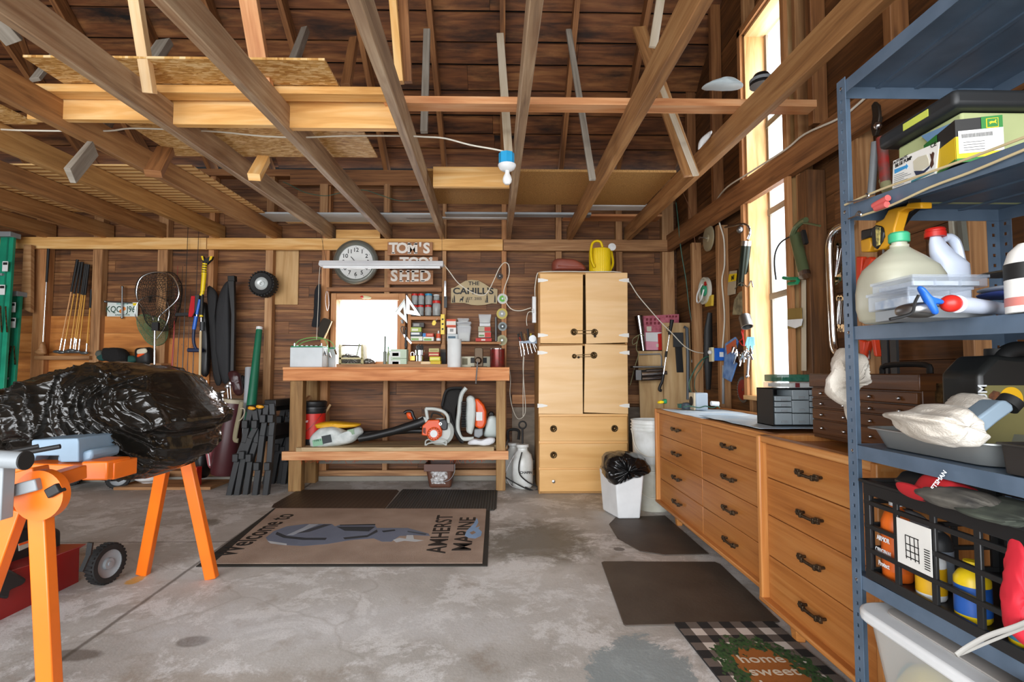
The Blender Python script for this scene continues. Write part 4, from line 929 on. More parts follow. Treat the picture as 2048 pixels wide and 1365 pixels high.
jar(857.5, 610, 588, 7, mat('teal lid', '#2b93c0', .4), 'jar with the only blue lid'); jar(873, 632, 602, 8, M_RED, 'tall red lidded jar at the right end of the shelf'); jar(873, 601.5, 590, 6, MW, 'small white lidded jar standing on the tall red lidded jar')
def sbox(x0, y0, x1, y1, hexc, lab, d=.09, Y=5.37, stripes=(), name='small_box', cat='box', group='little boxes on the wall shelves'):
    t = T(name, lab, cat, at((x0+x1)/2, y1, Y=Y), group=group); mb = MB(); pbox(mb, x0, y0, x1, y1, Y, d); mb.build('body', mat('box '+hexc, hexc, .6), t, bevel=.0015)
    for (a, b, c_, d_, hx) in stripes:
        mb = MB(); pbox(mb, x0+(x1-x0)*a, y0+(y1-y0)*b, x0+(x1-x0)*c_, y0+(y1-y0)*d_, Y-.0008, .001); mb.build('printed_panel', mat('box '+hx, hx, .6), t)
    return t
zz = ZM(790, 540, 5.689)
def zb(x0, y0, x1, y1, *a, **k): p = zz(x0, y0); q = zz(x1, y1); return sbox(p[0], p[1], q[0], q[1], *a, **k)
zb(198, 602, 328, 652, '#4b4a48', 'dark grey slim box on top of the left stack', stripes=((.1, .2, .6, .8, '#9a9a98'),))
zb(180, 654, 298, 706, '#a9bd5c', 'lime green box in the left stack under the dark box', stripes=((.1, .3, .7, .8, '#e4e6cf'),))
zb(172, 707, 305, 758, '#3e4c54', 'dark blue and white box in the left stack', stripes=((.08, .15, .8, .6, '#e6ebee'),))
zb(172, 759, 312, 808, '#e5e9dd', 'white box at the bottom of the left stack', stripes=((.1, .4, .7, .9, '#8db36a'),))
zb(315, 722, 438, 762, '#c2402e', 'red and blue box in the middle of the lower small shelf', stripes=((0, 0, .28, 1, '#3a86c9'), (.4, .2, .9, .7, '#e58d78')))
zb(318, 763, 440, 810, '#e8ebe0', 'white box with green print under the red and blue box', stripes=((.1, .4, .8, .9, '#7fb257'),))
t = T('glue_bottle', 'small white glue bottle with orange label beside the level', 'bottle', at(877, 682, Y=5.38)); plathe(MB(), 877, 682, 662, 4.5, 5.38, [(1, 0), (1, .65), (.35, .8), (.3, 1), (0, 1)]).build('body', M_WHITE, t); plathe(MB(), 877, 677, 668, 4.7, 5.38, [(1, 0), (1, 1)]).build('printed_label', mat('orange label', '#d8542a', .5), t)
zb(585, 562, 692, 645, '#e9e4da', 'orange topped white box at the left of the tub shelf', stripes=((0, 0, 1, .28, '#d5532c'), (.0, .8, 1, 1, '#d5532c')), d=.1)
zb(595, 648, 694, 730, '#f0efec', 'white box with an orange band below the orange topped box', stripes=((0, 0, 1, .12, '#d8562b'), (.3, .3, .7, .7, '#999a98')), d=.1)
zb(592, 732, 712, 812, '#cdd6d8', 'pale clear box at the bottom of the orange box stack', stripes=((.1, .3, .8, .6, '#4d6d80'),), d=.1)
zb(948, 645, 1088, 705, '#b8b49a', 'tan and red box in the right stack', stripes=((.5, .1, 1, .9, '#c8342a'),)); zb(950, 710, 1092, 770, '#ded9cc', 'white and red box in the right stack', stripes=((.5, .05, 1, .95, '#cf3a30'), (.05, .5, .45, .8, '#6d9a60')))
zb(918, 778, 1100, 814, '#cf3a30', 'flat red box at the bottom of the right stack', stripes=((.35, .3, .6, .8, '#e9e4da'),)); zb(962, 608, 1085, 642, '#dfe3e4', 'slim white box near the top of the right stack')
def tub(x0, y0, x1, y1, lab, Y=5.37, d=.1):
    p, q = zz(x0, y0), zz(x1, y1); t = T('plastic_tub', lab, 'tub', at((p[0]+q[0])/2, q[1], Y=Y), group='clear tubs on the shelf over the radio'); mb = MB(); a = at(p[0], q[1], Y=Y); b = at(q[0], p[1], Y=Y); w2 = (b.x-a.x)
    P_ = [V(a.x+w2*.08, Y+.01, a.z), V(b.x-w2*.08, Y+.01, a.z), V(b.x-w2*.08, Y+d, a.z), V(a.x+w2*.08, Y+d, a.z)]; T_ = [V(a.x, Y, b.z), V(b.x, Y, b.z), V(b.x, Y+d+.01, b.z), V(a.x, Y+d+.01, b.z)]
    mb._add(P_+T_, [(3,2,1,0), (0,1,5,4), (1,2,6,5), (2,3,7,6), (3,0,4,7)]); mb.build('body', M_CLEAR, t)
    MB().box((a.x-.002, Y-.003, b.z), (b.x+.002, Y+d+.013, b.z+.008)).build('lid', M_CLEAR, t)
    MB().box((a.x+w2*.15, Y+.02, a.z+.005), (b.x-w2*.15, Y+d-.01, a.z+(b.z-a.z)*.6)).build('contents', mat('pale contents', '#cfcfc4', .7, vs=60, hex2='#8f9086'), t)
tub(705, 650, 860, 812, 'tall clear tub of white parts in the centre of the tub shelf'); tub(700, 600, 862, 648, 'wide shallow clear tub stacked on the tall tub'); tub(712, 562, 838, 596, 'smallest clear tub at the top of the middle stack'); tub(952, 516, 1092, 604, 'clear round-cornered tub on top of the right box stack')
mb = MB(); ptube(mb, [zz(1152, 812), zz(1150, 540)], .014, 5.4); mb.build('steel_tube', M_STEELD, label='short grey metal tube standing at the right end of the tub shelf', cat='tube')
# --- on the stud: utility knife, level, brush handle
mb = MB(); t = T('utility_knife', 'silver and black knife hanging on the stud over the jars', 'knife', at(892, 616, Y=YS)); pbox(mb, 888.5, 562, 892, 595, YS-.012, .01); mb.build('blade', M_STEEL, t); mb = MB(); pbox(mb, 888, 593, 894, 616, YS-.014, .013); mb.build('handle', M_DARKP, t, bevel=.002)
t = T('spirit_level', 'short yellow spirit level standing against the shelf upright', 'level', at(886, 670, Y=5.36)); mb = MB(); pbox(mb, 881.5, 629, 889, 669, 5.352, .015); mb.build('body', M_YEL, t, bevel=.001)
for y in (639, 648.5, 658.5): mb = MB(); pbox(mb, 883.5, y-1.7, 887, y+1.7, 5.3505, .002); mb.build('vial', M_INK, t)
t = T('paint_brush', 'old paint brush with wooden handle hanging below the level', 'brush', at(886, 730, Y=5.3)); zz = ZM(790, 540, 5.689)
MB().pslab([zz(*p) for p in ((540, 740), (556, 740), (566, 820), (575, 880), (572, 910), (520, 910), (522, 870), (534, 820))], 5.3, .015).build('handle', W_STUD, t, bevel=.003); MB().pslab([zz(*p) for p in ((518, 905), (577, 905), (578, 940), (517, 940))], 5.298, .018).build('ferrule', M_IRON, t); MB().pslab([zz(*p) for p in ((518, 940), (577, 940), (580, 1075), (525, 1080))], 5.3, .016).build('bristles', M_INK, t)
t = T('key_tag', 'yellow key tag hanging from the upper small shelf', 'tag', at(869, 645, Y=5.35)); MB().pslab([zz(*p) for p in ((430, 580), (455, 572), (470, 600), (455, 632), (428, 632), (420, 612))], 5.35, .003).build('tag', M_YEL, t); ptube(MB(), [zz(455, 580), zz(475, 570), zz(480, 550)], .0015, 5.35).build('string', M_CORDW, t)
# --- squares, shears by the window
def tri(pts, Y, hexc, lab, rot=0):
    t = T('speed_square', lab, 'square', at(*zz(*pts[0]), Y=Y)); P_ = [at(*zz(*p), Y=Y) for p in pts]; mb = MB().prism(P_, (0, .004, 0)); mb.build('plate', mat('alu '+hexc, hexc, .35, .5), t)
    c_ = sum(P_, Vector())/3; mb = MB(); mb.prism([c_+(p-c_)*.35+V(0, -.0006, 0) for p in P_], (0, .0005, 0)); mb.build('cut_out', mat('cut shadow wood', '#6b4c30', .8), t); MB().beam(P_[0]-V(0, .004, 0), P_[2]-V(0, .004, 0), .006, .014, up=(0, 1, 0)).build('fence', mat('alu '+hexc, hexc, .35, .5), t)
tri([(133, 290), (292, 525), (130, 500)], 5.33, '#e4e6e6', 'white speed square hanging at the right window frame'); tri([(110, 335), (140, 610), (5, 480)], 5.35, '#a9aca8', 'grey speed square hanging behind the white one')
t = T('tin_snips', 'metal snips hanging below the squares by the window', 'snips', at(822, 690, Y=5.36)); mb = MB(); mb.tube([at(*zz(*p), Y=5.35) for p in ((95, 740), (70, 700), (65, 660), (90, 645), (105, 690), (100, 735))], .004, 6); mb.tube([at(*zz(*p), Y=5.35) for p in ((105, 740), (130, 700), (128, 660), (105, 645), (92, 690), (100, 735))], .004, 6); mb.build('handles', M_IRON, t); MB().pslab([zz(*p) for p in ((95, 730), (112, 738), (190, 830), (182, 845), (100, 760))], 5.348, .006).build('blades', M_STEEL, t)
ptube(MB(), [zz(75, 570), zz(85, 590), zz(80, 610)], .012, 5.36).build('tape_roll', M_GREYP, label='small grey roll hanging above the snips', cat='roll')
mb = MB(); pbox(mb, 809, 687, 814, 693, 5.33, .01); pbox(mb, 810, 660, 813, 697, 5.345, .008); mb.build('file', M_INK, label='black file hanging on the right window frame', cat='file')
# --- left of the window
t = T('wall_brush', 'dark bristle brush with pale handle hanging left of the window', 'brush', at(650, 685, Y=5.3)); zz3 = ZM(560, 460, 4.265)
MB().puff([zz3(*p) for p in ((378, 752), (438, 775), (435, 800), (375, 920), (325, 910), (330, 840), (350, 780))], 5.3, .02, .006, 60, 2, nu=50, nv=10).build('bristles', mat('dark bristle', '#3a342c', .95, bump=.8, bs=300), t); MB().beam(at(*zz3(440, 780), Y=5.3), at(*zz3(378, 930), Y=5.3), .012, .016, up=(0, 1, 0)).build('handle', W_PALE, t)
MB().puff([zz3(*p) for p in ((320, 470), (345, 465), (350, 560), (345, 700), (335, 820), (300, 832), (268, 822), (285, 770), (290, 640), (298, 520))], 5.33, .02, .008, 20, 4, nu=50, nv=10).build('black_pouch', mat('black fabric', '#14161b', .9), label='narrow black fabric pouch hanging left of the window', cat='pouch')
mb = MB(); mb.tube([at(*zz3(*p), Y=5.34) for p in ((395, 525), (388, 590), (393, 650), (405, 690), (418, 640), (415, 570), (405, 525))], .0025, 6); mb.build('key_ring', M_STEEL, label='loop of steel wire and keys hanging on the window stud', cat='ring')
t = T('fishing_lure', 'red and cream fishing lure hooked on the window header', 'lure', at(733, 598, Y=5.36)); mb = MB(); mb.puff([zz3(*p) for p in ((688, 568), (712, 560), (750, 565), (782, 578), (770, 586), (720, 588), (695, 580))], 5.37, .008, nu=30, nv=8); mb.build('body', mat('lure cream', '#d8cfa0', .3), t); MB().puff([zz3(*p) for p in ((686, 568), (705, 562), (715, 575), (705, 584), (690, 577))], 5.367, .009, nu=20, nv=8).build('head', M_RED, t); ptube(MB(), [zz3(725, 588), zz3(722, 600), zz3(730, 600)], .001, 5.37).build('hook', M_STEEL, t)
# --- bench top goods. battery chargers
M_BATT = mat('pale battery case', '#cbd3d6', .5); zbn = zt+.001
def battery(x0, x1, y0, Y, d, lab, detail=True):
    a, b = at(x0, 700, Y=Y), at(x1, 700, Y=Y); zt2 = at(x0, y0, Y=Y).z; t = T('battery', lab, 'battery', ((a.x+b.x)/2, Y+d/2, zbn)); MB().box((a.x, Y, zbn), (b.x, Y+d, zt2)).build('case', M_BATT, t, bevel=.006)
    MB().box((a.x+.005, Y+.005, zt2), (b.x-.005, Y+d-.005, zt2+.012)).build('lid', M_GREEN, t, bevel=.003); mb = MB()
    for k in range(6): mb.cyl((a.x+.04+k*(b.x-a.x-.08)/5, Y+d*.4, zt2+.01), (a.x+.04+k*(b.x-a.x-.08)/5, Y+d*.4, zt2+.022), .011, seg=10)
    mb.build('cap', M_WHITE, t)
    for k in (.08, .92): MB().cyl((a.x+(b.x-a.x)*k, Y+.04, zt2+.01), (a.x+(b.x-a.x)*k, Y+.04, zt2+.04), .009, seg=8).build('terminal', M_STEEL, t)
    return t
battery(580, 645, 695, 4.93, .17, 'pale grey marine battery at the left end of the workbench'); battery(650, 671, 698, 5.13, .17, 'second pale battery standing behind the first')
t = T('battery_cables', 'pair of green cables looped over the two batteries', 'cable', at(630, 695, Y=5.0))
ptube(MB(), [(588, 694), (598, 682), (620, 676), (645, 677), (655, 690), (658, 706)], .004, 5.02).build('cable', mat('lime cable', '#6fae5a', .5), t); ptube(MB(), [(595, 694), (606, 685), (632, 679), (652, 679), (664, 686), (670, 698)], .004, 5.08).build('cable', mat('lime cable', '#6fae5a', .5), t)
for q in ((658, 706), (670, 700), (649, 702)): MB().beam(at(*q, Y=5.0), at(q[0]+3, q[1]+9, Y=4.98), .015, .012, up=(0, 1, 0)).build('clamp', M_STEEL, t)
# toolbox (open wooden tote)
t = T('tool_tote', 'small wooden tote of odds and ends beside the batteries', 'tote', at(702, 733, Y=5.1)); zz3 = ZM(560, 460, 4.265)
for x in (500, 690): MB().pslab([zz3(x, 1158), zz3(x+22, 1158), zz3(x+20, 1000), zz3(x+12, 978), zz3(x+4, 978), zz3(x, 1000)], 5.05, .14).build('end_panel', wood('tote wood', '#8d8558', '#b4ab7c', '#cfc79c'), t)
mb = MB(); pbox(mb, 560+505/4.265, 460+1090/4.265, 560+705/4.265, 460+1105/4.265, 5.05, .01); pbox(mb, 560+505/4.265, 460+1140/4.265, 560+705/4.265, 460+1158/4.265, 5.05, .14); mb.build('side_panel', wood('tote wood', '#8d8558', '#b4ab7c', '#cfc79c'), t); MB().cyl(at(*zz3(512, 986), Y=5.12), at(*zz3(698, 988), Y=5.12), .006, seg=8).build('handle', M_IRON, t)
mb = MB().puff([zz3(*p) for p in ((520, 1150), (530, 1080), (570, 1058), (640, 1065), (680, 1080), (690, 1150))], 5.12, .05, .03, 40, 6, nu=50, nv=14); mb.build('contents', MJ, t)
t = T('putty_knife', 'green handled scraper standing in the wooden tote', 'scraper', at(*zz3(668, 1080), Y=5.1)); MB().beam(at(*zz3(655, 1075), Y=5.1), at(*zz3(680, 972), Y=5.1), .008, .02, up=(0, 1, 0)).build('handle', mat('olive handle', '#6f7a4c', .5), t)
MB().puff([zz3(*p) for p in ((715, 1145), (722, 1110), (760, 1095), (800, 1112), (805, 1145))], 5.1, .04, .015, 30, 8, nu=40, nv=12).build('wire_coil', MJ, label='small heap of tangled wire between the tote and the bottles', cat='wire')
def bottle(x, yb, yt, r, m, lab, Y, prof=None, cap=None, cat='bottle', name='bottle'):
    t = T(name, lab, cat, at(x, yb, Y=Y)); plathe(MB(), x, yb, yt, r, Y, prof or [(.9, 0), (1, .05), (1, .6), (.4, .75), (.35, .95), (0, .96)]).build('body', m, t)
    if cap: plathe(MB(), x, yt+(yb-yt)*.1, yt, r*.42, Y, [(1, 0), (1, 1), (0, 1)]).build('cap', cap, t)
    return t
bottle(769.5, 730, 673, 3.4, mat('grey green tube', '#6c7468', .4), 'tall thin grey tube standing before the window', 5.05, [(1, 0), (1, .45), (.55, .47), (.5, 1), (0, 1)])
bottle(776.5, 730, 694, 2.8, mat('olive bottle', '#7d8a5a', .4), 'short olive bottle beside the tall grey tube', 5.03, cap=M_GREEN); bottle(780, 731, 702, 2.6, M_WHITE, 'slim white applicator bottle right of the olive bottle', 5.0, cap=M_GREEN)
for y0, y1, lab in ((699, 717, 'upper pale green carton beside the slim white bottle'), (717.5, 733, 'lower pale green carton beside the slim white bottle')):
    sbox(781.5, y0, 813, y1, '#b9cdb4', lab, d=.1, Y=4.98, stripes=((.02, .25, .6, .85, '#dfe3e0'), (.1, .4, .5, .75, '#5a5d5c')), group='cartons on the bench', cat='box')
MB().box((at(678, 735, Y=5.05).x, 4.97, zbn), (at(902, 735, Y=4.95).x, 5.01, zbn+.03)).build('wood_strip', W_STUD, label='brown strip of wood lying along the bench front', cat='board')
MB().box((at(750, 730, Y=5.25).x, 5.2, zbn), (at(798, 730, Y=5.25).x, 5.24, zbn+.06)).build('wood_strip', W_RED, label='reddish batten standing behind the cartons', cat='board')
zz = ZM(790, 540, 5.689); mb = MB(); pbox(mb, 812, 723, 841, 731, 5.02, .05); mb.build('sanding_block', W_STUD, label='reddish wood block before the steel tumbler', cat='block'); mb = MB(); pbox(mb, 841.5, 723.5, 863, 731, 5.03, .05); mb.build('sanding_block', W_PALE, label='pale wood block between the tumbler and the yellow box', cat='block')
t = T('drill_bit_cup', 'steel cup holding black handled bits beside the cartons', 'cup', at(839, 723, Y=5.13)); plathe(MB(), 840, 723, 701, 8.5, 5.13, [(.85, 0), (.9, .5), (1.1, .55), (1.12, 1), (1.0, 1), (.8, .1)]).build('cup', M_STEEL, t)
mb = MB()
for k in range(7): mb.cyl(at(835+k*1.8, 704, Y=5.13+.01*(k % 3)), at(833+k*2.2, 692-(k % 3)*1.5, Y=5.13), .005, seg=6)
mb.build('bits', M_INK, t)
t = T('padlock', 'small brass padlock left of the steel cup', 'padlock', at(825, 722, Y=5.1)); mb = MB(); pbox(mb, 819.5, 712, 830, 722, 5.1, .02); mb.build('body', mat('brass', '#a07a3a', .3, .9), t, bevel=.003); mb = MB(); mb.tube([at(822, 712, Y=5.11), at(822, 707, Y=5.11), at(825, 704.5, Y=5.11), at(828, 707, Y=5.11), at(828, 712, Y=5.11)], .003, 6); mb.build('shackle', M_STEEL, t)
zb(385, 895, 500, 937, '#c9c184', 'tan carton on top of the stack beside the brush', Y=5.12, stripes=((.1, .3, .9, .8, '#a89f62'),)); zb(383, 938, 500, 985, '#b8402e', 'red carton in the middle of the stack beside the brush', Y=5.12, stripes=((.05, .4, .95, .7, '#e3c9a0'),)); zb(393, 988, 514, 1037, '#d8d03a', 'yellow green carton under the red carton', Y=5.05, stripes=((.05, .3, .9, .7, '#ebe88a'),)); zb(402, 1039, 518, 1088, '#d9b81e', 'yellow carton at the bottom of the stack beside the brush', Y=5.0)
# paper towels, radio, vice, can
t = T('paper_towel_roll', 'white paper towel roll standing on the workbench', 'paper towels', at(908.5, 736, Y=4.97)); 
mb = MB(); b_ = at(908.5, 735, Y=5.0); b_.z = zbn; rr = 14*px2(5.0); hh = at(900, 679, Y=5.0).z-zbn; mb.lathe([(.018, 0), (rr, 0), (rr, hh), (.018, hh), (.018, 0)], b_, 40); mb.build('sheets', mat('paper towel', '#dfe3e2', .9), t)
t = T('desk_radio', 'beige desk radio with a dark dial behind the vice', 'radio', at(952, 735, Y=5.15)); p, q = zz(742, 985), zz(1095, 1100); mb = MB(); x0, x1 = at(p[0], 700, Y=5.13).x, at(q[0], 700, Y=5.13).x; z1 = at(900, p[1], Y=5.13).z; MB().box((x0, 5.13, zbn), (x1, 5.25, z1)).build('body', mat('beige radio', '#c9c5ab', .5), t, bevel=.006)
mb = MB(); pbox(mb, *zz(860, 1000), *zz(1045, 1062), 5.128, .003); mb.build('dial', M_INK, t); mb = MB(); pbox(mb, *zz(765, 1008), *zz(825, 1080), 5.128, .003); mb.build('speaker', mat('speaker cloth', '#8a876f', .9, bump=.6, bs=300), t); mb = MB(); pbox(mb, *zz(905, 1006), *zz(915, 1056), 5.126, .002); mb.build('pointer', M_WHITE, t)
t = T('bench_vice', 'brown cast iron vice bolted to the bench front', 'vice', at(958, 736, Y=4.95)); MV = mat('brown cast iron', '#574736', .5, .6)
mb = MB(); pbox(mb, *zz(862, 1098), *zz(1045, 1120), 4.9, .14); mb.build('base', MV, t, bevel=.004); mb = MB(); mb.prism([at(*zz(x, y), Y=4.88) for x, y in ((905, 1100), (903, 900), (915, 885), (985, 885), (1000, 900), (1000, 1100))], (0, .09, 0)); mb.build('jaw', MV, t, bevel=.005)
c_ = at(*zz(948, 1035), Y=4.88); MB().lathe([(.032, 0), (.034, .02), (.024, .05), (.02, .07), (0, .07)], c_, 20, RX).build('screw', MV, t)
mb = MB(); mb.cyl(at(*zz(940, 1045), Y=4.8), at(*zz(920, 1290), Y=4.8), .006, seg=8); mb.sphere(at(*zz(920, 1290), Y=4.8), .01, 8, 6); mb.build('handle', M_STEELD, t)
t = T('coffee_can', 'dark red tin can at the right end of the bench', 'can', at(996, 736, Y=4.98)); b_ = at(995, 700, Y=5.0); b_.z = zbn; rr = 14.8*px2(5.0); hh = at(990, 698, Y=5.0).z-zbn
MB().lathe([(rr*.98, 0), (rr, .004), (rr, hh-.004)], b_, 32).build('body', mat('printed tin', '#5a2b22', .3, .3, vs=30, hex2='#7d1f1c'), t); MB().lathe([(rr*1.02, hh-.006), (rr*1.02, hh), (rr*.93, hh), (rr*.93, hh-.01), (0, hh-.01)], b_, 32).build('rim', M_STEEL, t)
# --- lower shelf
t = T('cement_bucket', 'black and red bucket of cement behind the left bench post', 'bucket', at(625, 890, Y=5.13)); b_ = at(626, 880, Y=5.14); b_.z = zs+.001; rr = .115
hh = at(625, 802, Y=5.14).z-b_.z
MB().lathe([(rr*.88, 0), (rr*.92, hh*.12), (rr*.98, hh*.72), (rr, hh*.73), (rr, hh*.8), (rr*1.06, hh*.81), (rr*1.06, hh*.86), (rr, hh*.87), (rr*1.08, hh*.9), (rr*1.08, hh*.98), (rr*.95, hh), (0, hh*.99)], b_, 36).build('body', M_BLACKP, t)
MB().lathe([(rr*.925, hh*.13), (rr*.985, hh*.71)], b_, 36).build('printed_wrap', M_RED, t); mb = MB(); pt(mb, 'CEMENT', 607, 844, 4, 5.0-.0, bold=.02, sx=.9); mb.build('lettering', M_WHITE, t)
mb = MB(); mb.tube([b_+V(rr*1.05, -.02, hh*.8), b_+V(rr*.6, -rr, hh*.55), b_+V(-rr*.3, -rr*1.1, hh*.3), b_+V(-rr*.95, -rr*.5, hh*.32)], .002, 6); mb.build('bail', M_STEELD, t)
MB().beam(at(*ZM(560, 740, 5.25)(455, 490), Y=5.26), at(*ZM(560, 740, 5.25)(530, 365), Y=5.28), .02, .012, up=(0, 1, 0)).build('stir_stick', W_PALE, label='pale stick leaning behind the cement bucket', cat='stick')
zz = ZM(560, 740, 5.25)
MB().beam(at(*zz(240, 290), Y=5.3), at(*zz(272, 110), Y=5.3), .02, .01, up=(0, 1, 0)).build('metal_strip', M_WHITE, label='white strip leaning behind the left bench post', cat='strip'); MB().beam(at(*zz(235, 360), Y=5.1), at(*zz(315, 285), Y=5.2), .03, .03).build('wood_scrap', W_STUD, label='scrap of lumber lying on the cement bucket lid', cat='board')
t = T('mortar_bag', 'white and green paper bag of mortar slumped on the lower shelf', 'bag', at(675, 893, Y=5.0)); b_ = [zz(*p) for p in ((318, 740), (340, 690), (410, 620), (500, 598), (600, 600), (700, 640), (830, 600), (875, 650), (835, 700), (760, 765), (600, 800), (480, 818), (335, 822), (325, 790))]
MB().puff(b_, 5.02, .1, .012, 12, 11, pw=.4).build('body', mat('paper sack', '#d6dcda', .7, vs=14, hex2='#b9c2c0', bump=.3, bs=40), t)
mb = MB(); c_ = at(*zz(395, 765), Y=4.915); mb.obox(c_, [V(.97, 0, .2).normalized(), V(0, 1, 0), V(-.2, 0, .97).normalized()], [.045, .0015, .03]); mb.build('green_panel', mat('mint print', '#8fc0a0', .7), t)
mb = MB(); mb.obox(at(*zz(490, 730), Y=4.912), [V(.97, 0, .2).normalized(), V(0, 1, 0), V(-.2, 0, .97).normalized()], [.042, .0015, .036]); mb.build('dark_panel', mat('dark print', '#3a4044', .7), t); mb = MB(); pt(mb, 'TYPE S', *zz(392, 745), 3.6, 4.912, bold=.02, rot=12); mb.build('lettering', mat('dark green ink', '#1c4a34', .7), t)
mb = MB(); mb.obox(at(*zz(745, 655), Y=4.93), [V(.97, 0, .2).normalized(), V(0, 1, 0), V(-.2, 0, .97).normalized()], [.03, .0015, .026]); mb.build('green_panel', mat('sage print', '#8aa58a', .7), t)
MB().puff([zz(*p) for p in ((372, 570), (450, 548), (560, 540), (700, 550), (835, 565), (830, 592), (750, 605), (640, 608), (500, 602), (400, 612), (385, 595))], 5.1, .1, .01, 20, 13, pw=.4).build('yellow_sack', mat('yellow sack', '#e0a81c', .5), label='flat yellow plastic sack lying on the mortar bag', cat='bag')
# leaf blower (hand-held)
t = T('leaf_blower', 'orange and grey handheld leaf blower with a long black tube', 'leaf blower', at(870, 890, Y=5.0)); zz = ZM(780, 740, 5.25); Yb = 4.98; M_LG = mat('light grey plastic', '#c3c9c4', .4); M_OR = mat('bright orange plastic', '#ee5a1c', .4)
mb = MB(); mb.tube([at(*p, Y=y) for p, y in (((718, 878), 5.02), ((745, 873), 5.02), ((790, 862), 5.01), ((835, 848), 5.0), ((850, 842), 5.0))], [.034, .036, .038, .044, .048][:5], 20, 1); mb.build('blower_tube', M_BLACKP, t)
mb = MB(); c0 = at(*zz(465, 670), Y=Yb); mb.lathe([(.0, -.1), (.09, -.1), (.125, -.07), (.13, 0), (.1, .03)], c0+V(.05, .05, .01), 28, RX); mb.build('fan_housing', M_LG, t)
MB().prism([at(*zz(x, y), Y=Yb-.03) for x, y in ((332, 690), (338, 590), (400, 530), (515, 525), (525, 590), (545, 640), (540, 700), (480, 738), (420, 700))], (0, .07, 0)).build('orange_cover', M_OR, t, bevel=.008)
MB().lathe([(.062, .0), (.062, .02), (.05, .03), (.036, .03), (.036, .034), (0, .036)], at(*zz(462, 672), Y=Yb-.035), 28, RX).build('starter_cover', M_OR, t); MB().lathe([(.034, .0), (.034, .006), (0, .006)], at(*zz(460, 672), Y=Yb-.07), 24, RX).build('round_label', M_WHITE, t)
mb = MB()
for k in range(14): a = k*math.tau/14; d = V(math.cos(a), 0, math.sin(a)); cc = at(*zz(462, 672), Y=Yb-.065); mb.beam(cc+d*.04, cc+d*.056, .004, .004, up=(0, 1, 0))
mb.build('vents', M_INK, t); mb = MB()
for k in range(5): mb.beam(at(*zz(348+6*k, 610), Y=Yb-.032), at(*zz(348+6*k, 660+k*4), Y=Yb-.032), .003, .003, up=(0, 1, 0))
mb.build('louvres', M_INK, t)
MB().prism([at(*zz(x, y), Y=Yb+.0) for x, y in ((285, 560), (292, 510), (340, 492), (400, 510), (395, 545), (320, 612))], (0, .09, 0)).build('outlet', M_LG, t, bevel=.006)
mb = MB(); mb.tube([at(*zz(x, y), Y=Yb+.0) for x, y in ((395, 520), (380, 420), (395, 410), (480, 415), (560, 440), (605, 490), (615, 560))], .016, 12); mb.build('handle', M_LG, t); mb = MB(); mb.tube([at(*zz(x, y), Y=Yb+.0) for x, y in ((430, 505), (440, 470), (460, 455), (520, 470), (560, 500))], .008, 8); mb.build('trigger_guard', M_INK, t)
mb = MB().prism([at(*zz(x, y), Y=Yb-.02) for x, y in ((515, 530), (580, 520), (605, 560), (600, 630), (560, 640), (520, 600))], (0, .06, 0)); mb.build('engine_cover', M_DARKP, t, bevel=.008); MB().lathe([(.014, 0), (.014, .02), (.007, .02), (.007, .0)], at(*zz(532, 567), Y=Yb-.02), 16, RX).build('primer', M_STEEL, t)
mb = MB(); 
for pp in (((370, 795), (375, 750), (400, 735), (430, 730)), ((590, 795), (590, 750), (565, 735), (530, 730)), ((375, 795), (420, 770), (540, 770), (590, 795))): mb.tube([at(*zz(*q), Y=Yb-.0) for q in pp], .007, 8)
mb.build('foot_frame', M_LG, t)
MB().tube([at(*p, Y=5.15) for p in ((722, 868), (770, 866), (820, 862), (845, 862))], .028, 16).build('extension_tube', M_BLACKP, label='spare black blower tube lying behind the handheld blower', cat='tube')
t = T('blower_grip', 'black and orange throttle grip propped behind the handheld blower', 'grip', at(820, 845, Y=5.2)); mb = MB(); mb.tube([at(*zz(x, y), Y=5.2) for x, y in ((150, 455), (180, 438), (225, 440), (240, 480), (265, 530))], .016, 10); mb.build('arm', M_BLACKP, t); MB().puff([zz(*p) for p in ((172, 455), (215, 450), (225, 480), (240, 520), (190, 515))], 5.185, .02, nu=30, nv=8).build('trigger', M_OR, t)
# backpack blower
t = T('backpack_blower', 'orange and grey backpack blower with black harness', 'leaf blower', at(930, 885, Y=5.15)); Yp = 5.08
MB().prism([at(*zz(x, y), Y=Yp) for x, y in ((890, 300), (930, 310), (985, 370), (1012, 440), (1010, 560), (985, 615), (940, 622), (890, 600), (905, 450))], (0, .16, 0)).build('orange_cover', M_OR, t, bevel=.02, seg=3)
MB().prism([at(*zz(x, y), Y=Yp-.01) for x, y in ((800, 290), (840, 265), (885, 290), (900, 350), (900, 480), (885, 600), (860, 690), (800, 660), (790, 500), (800, 380))], (0, .18, 0)).build('fan_housing', M_LG, t, bevel=.02, seg=3)
mb = MB()
for k in range(16): mb.beam(at(*zz(752, 340+k*17), Y=Yp), at(*zz(800, 340+k*17), Y=Yp), .12, .005, up=(0, 0, 1))
mb.build('cooling_fins', M_INK, t)
mb = MB(); mb.tube([at(*zz(x, y), Y=Yp-.01) for x, y in ((800, 190), (755, 250), (735, 340), (725, 450), (712, 560), (718, 650), (750, 720), (830, 728), (880, 725))], .02, 10, flat=.8); mb.build('back_frame', M_LG, t)
MB().prism([at(*zz(x, y), Y=Yp) for x, y in ((885, 625), (975, 618), (975, 690), (930, 722), (880, 700))], (0, .1, 0)).build('fuel_tank', M_GREYP, t, bevel=.01); mb = MB(); pbox(mb, *zz(905, 445), *zz(970, 535), Yp-.003, .003); mb.build('warning_label', M_WHITE, t)
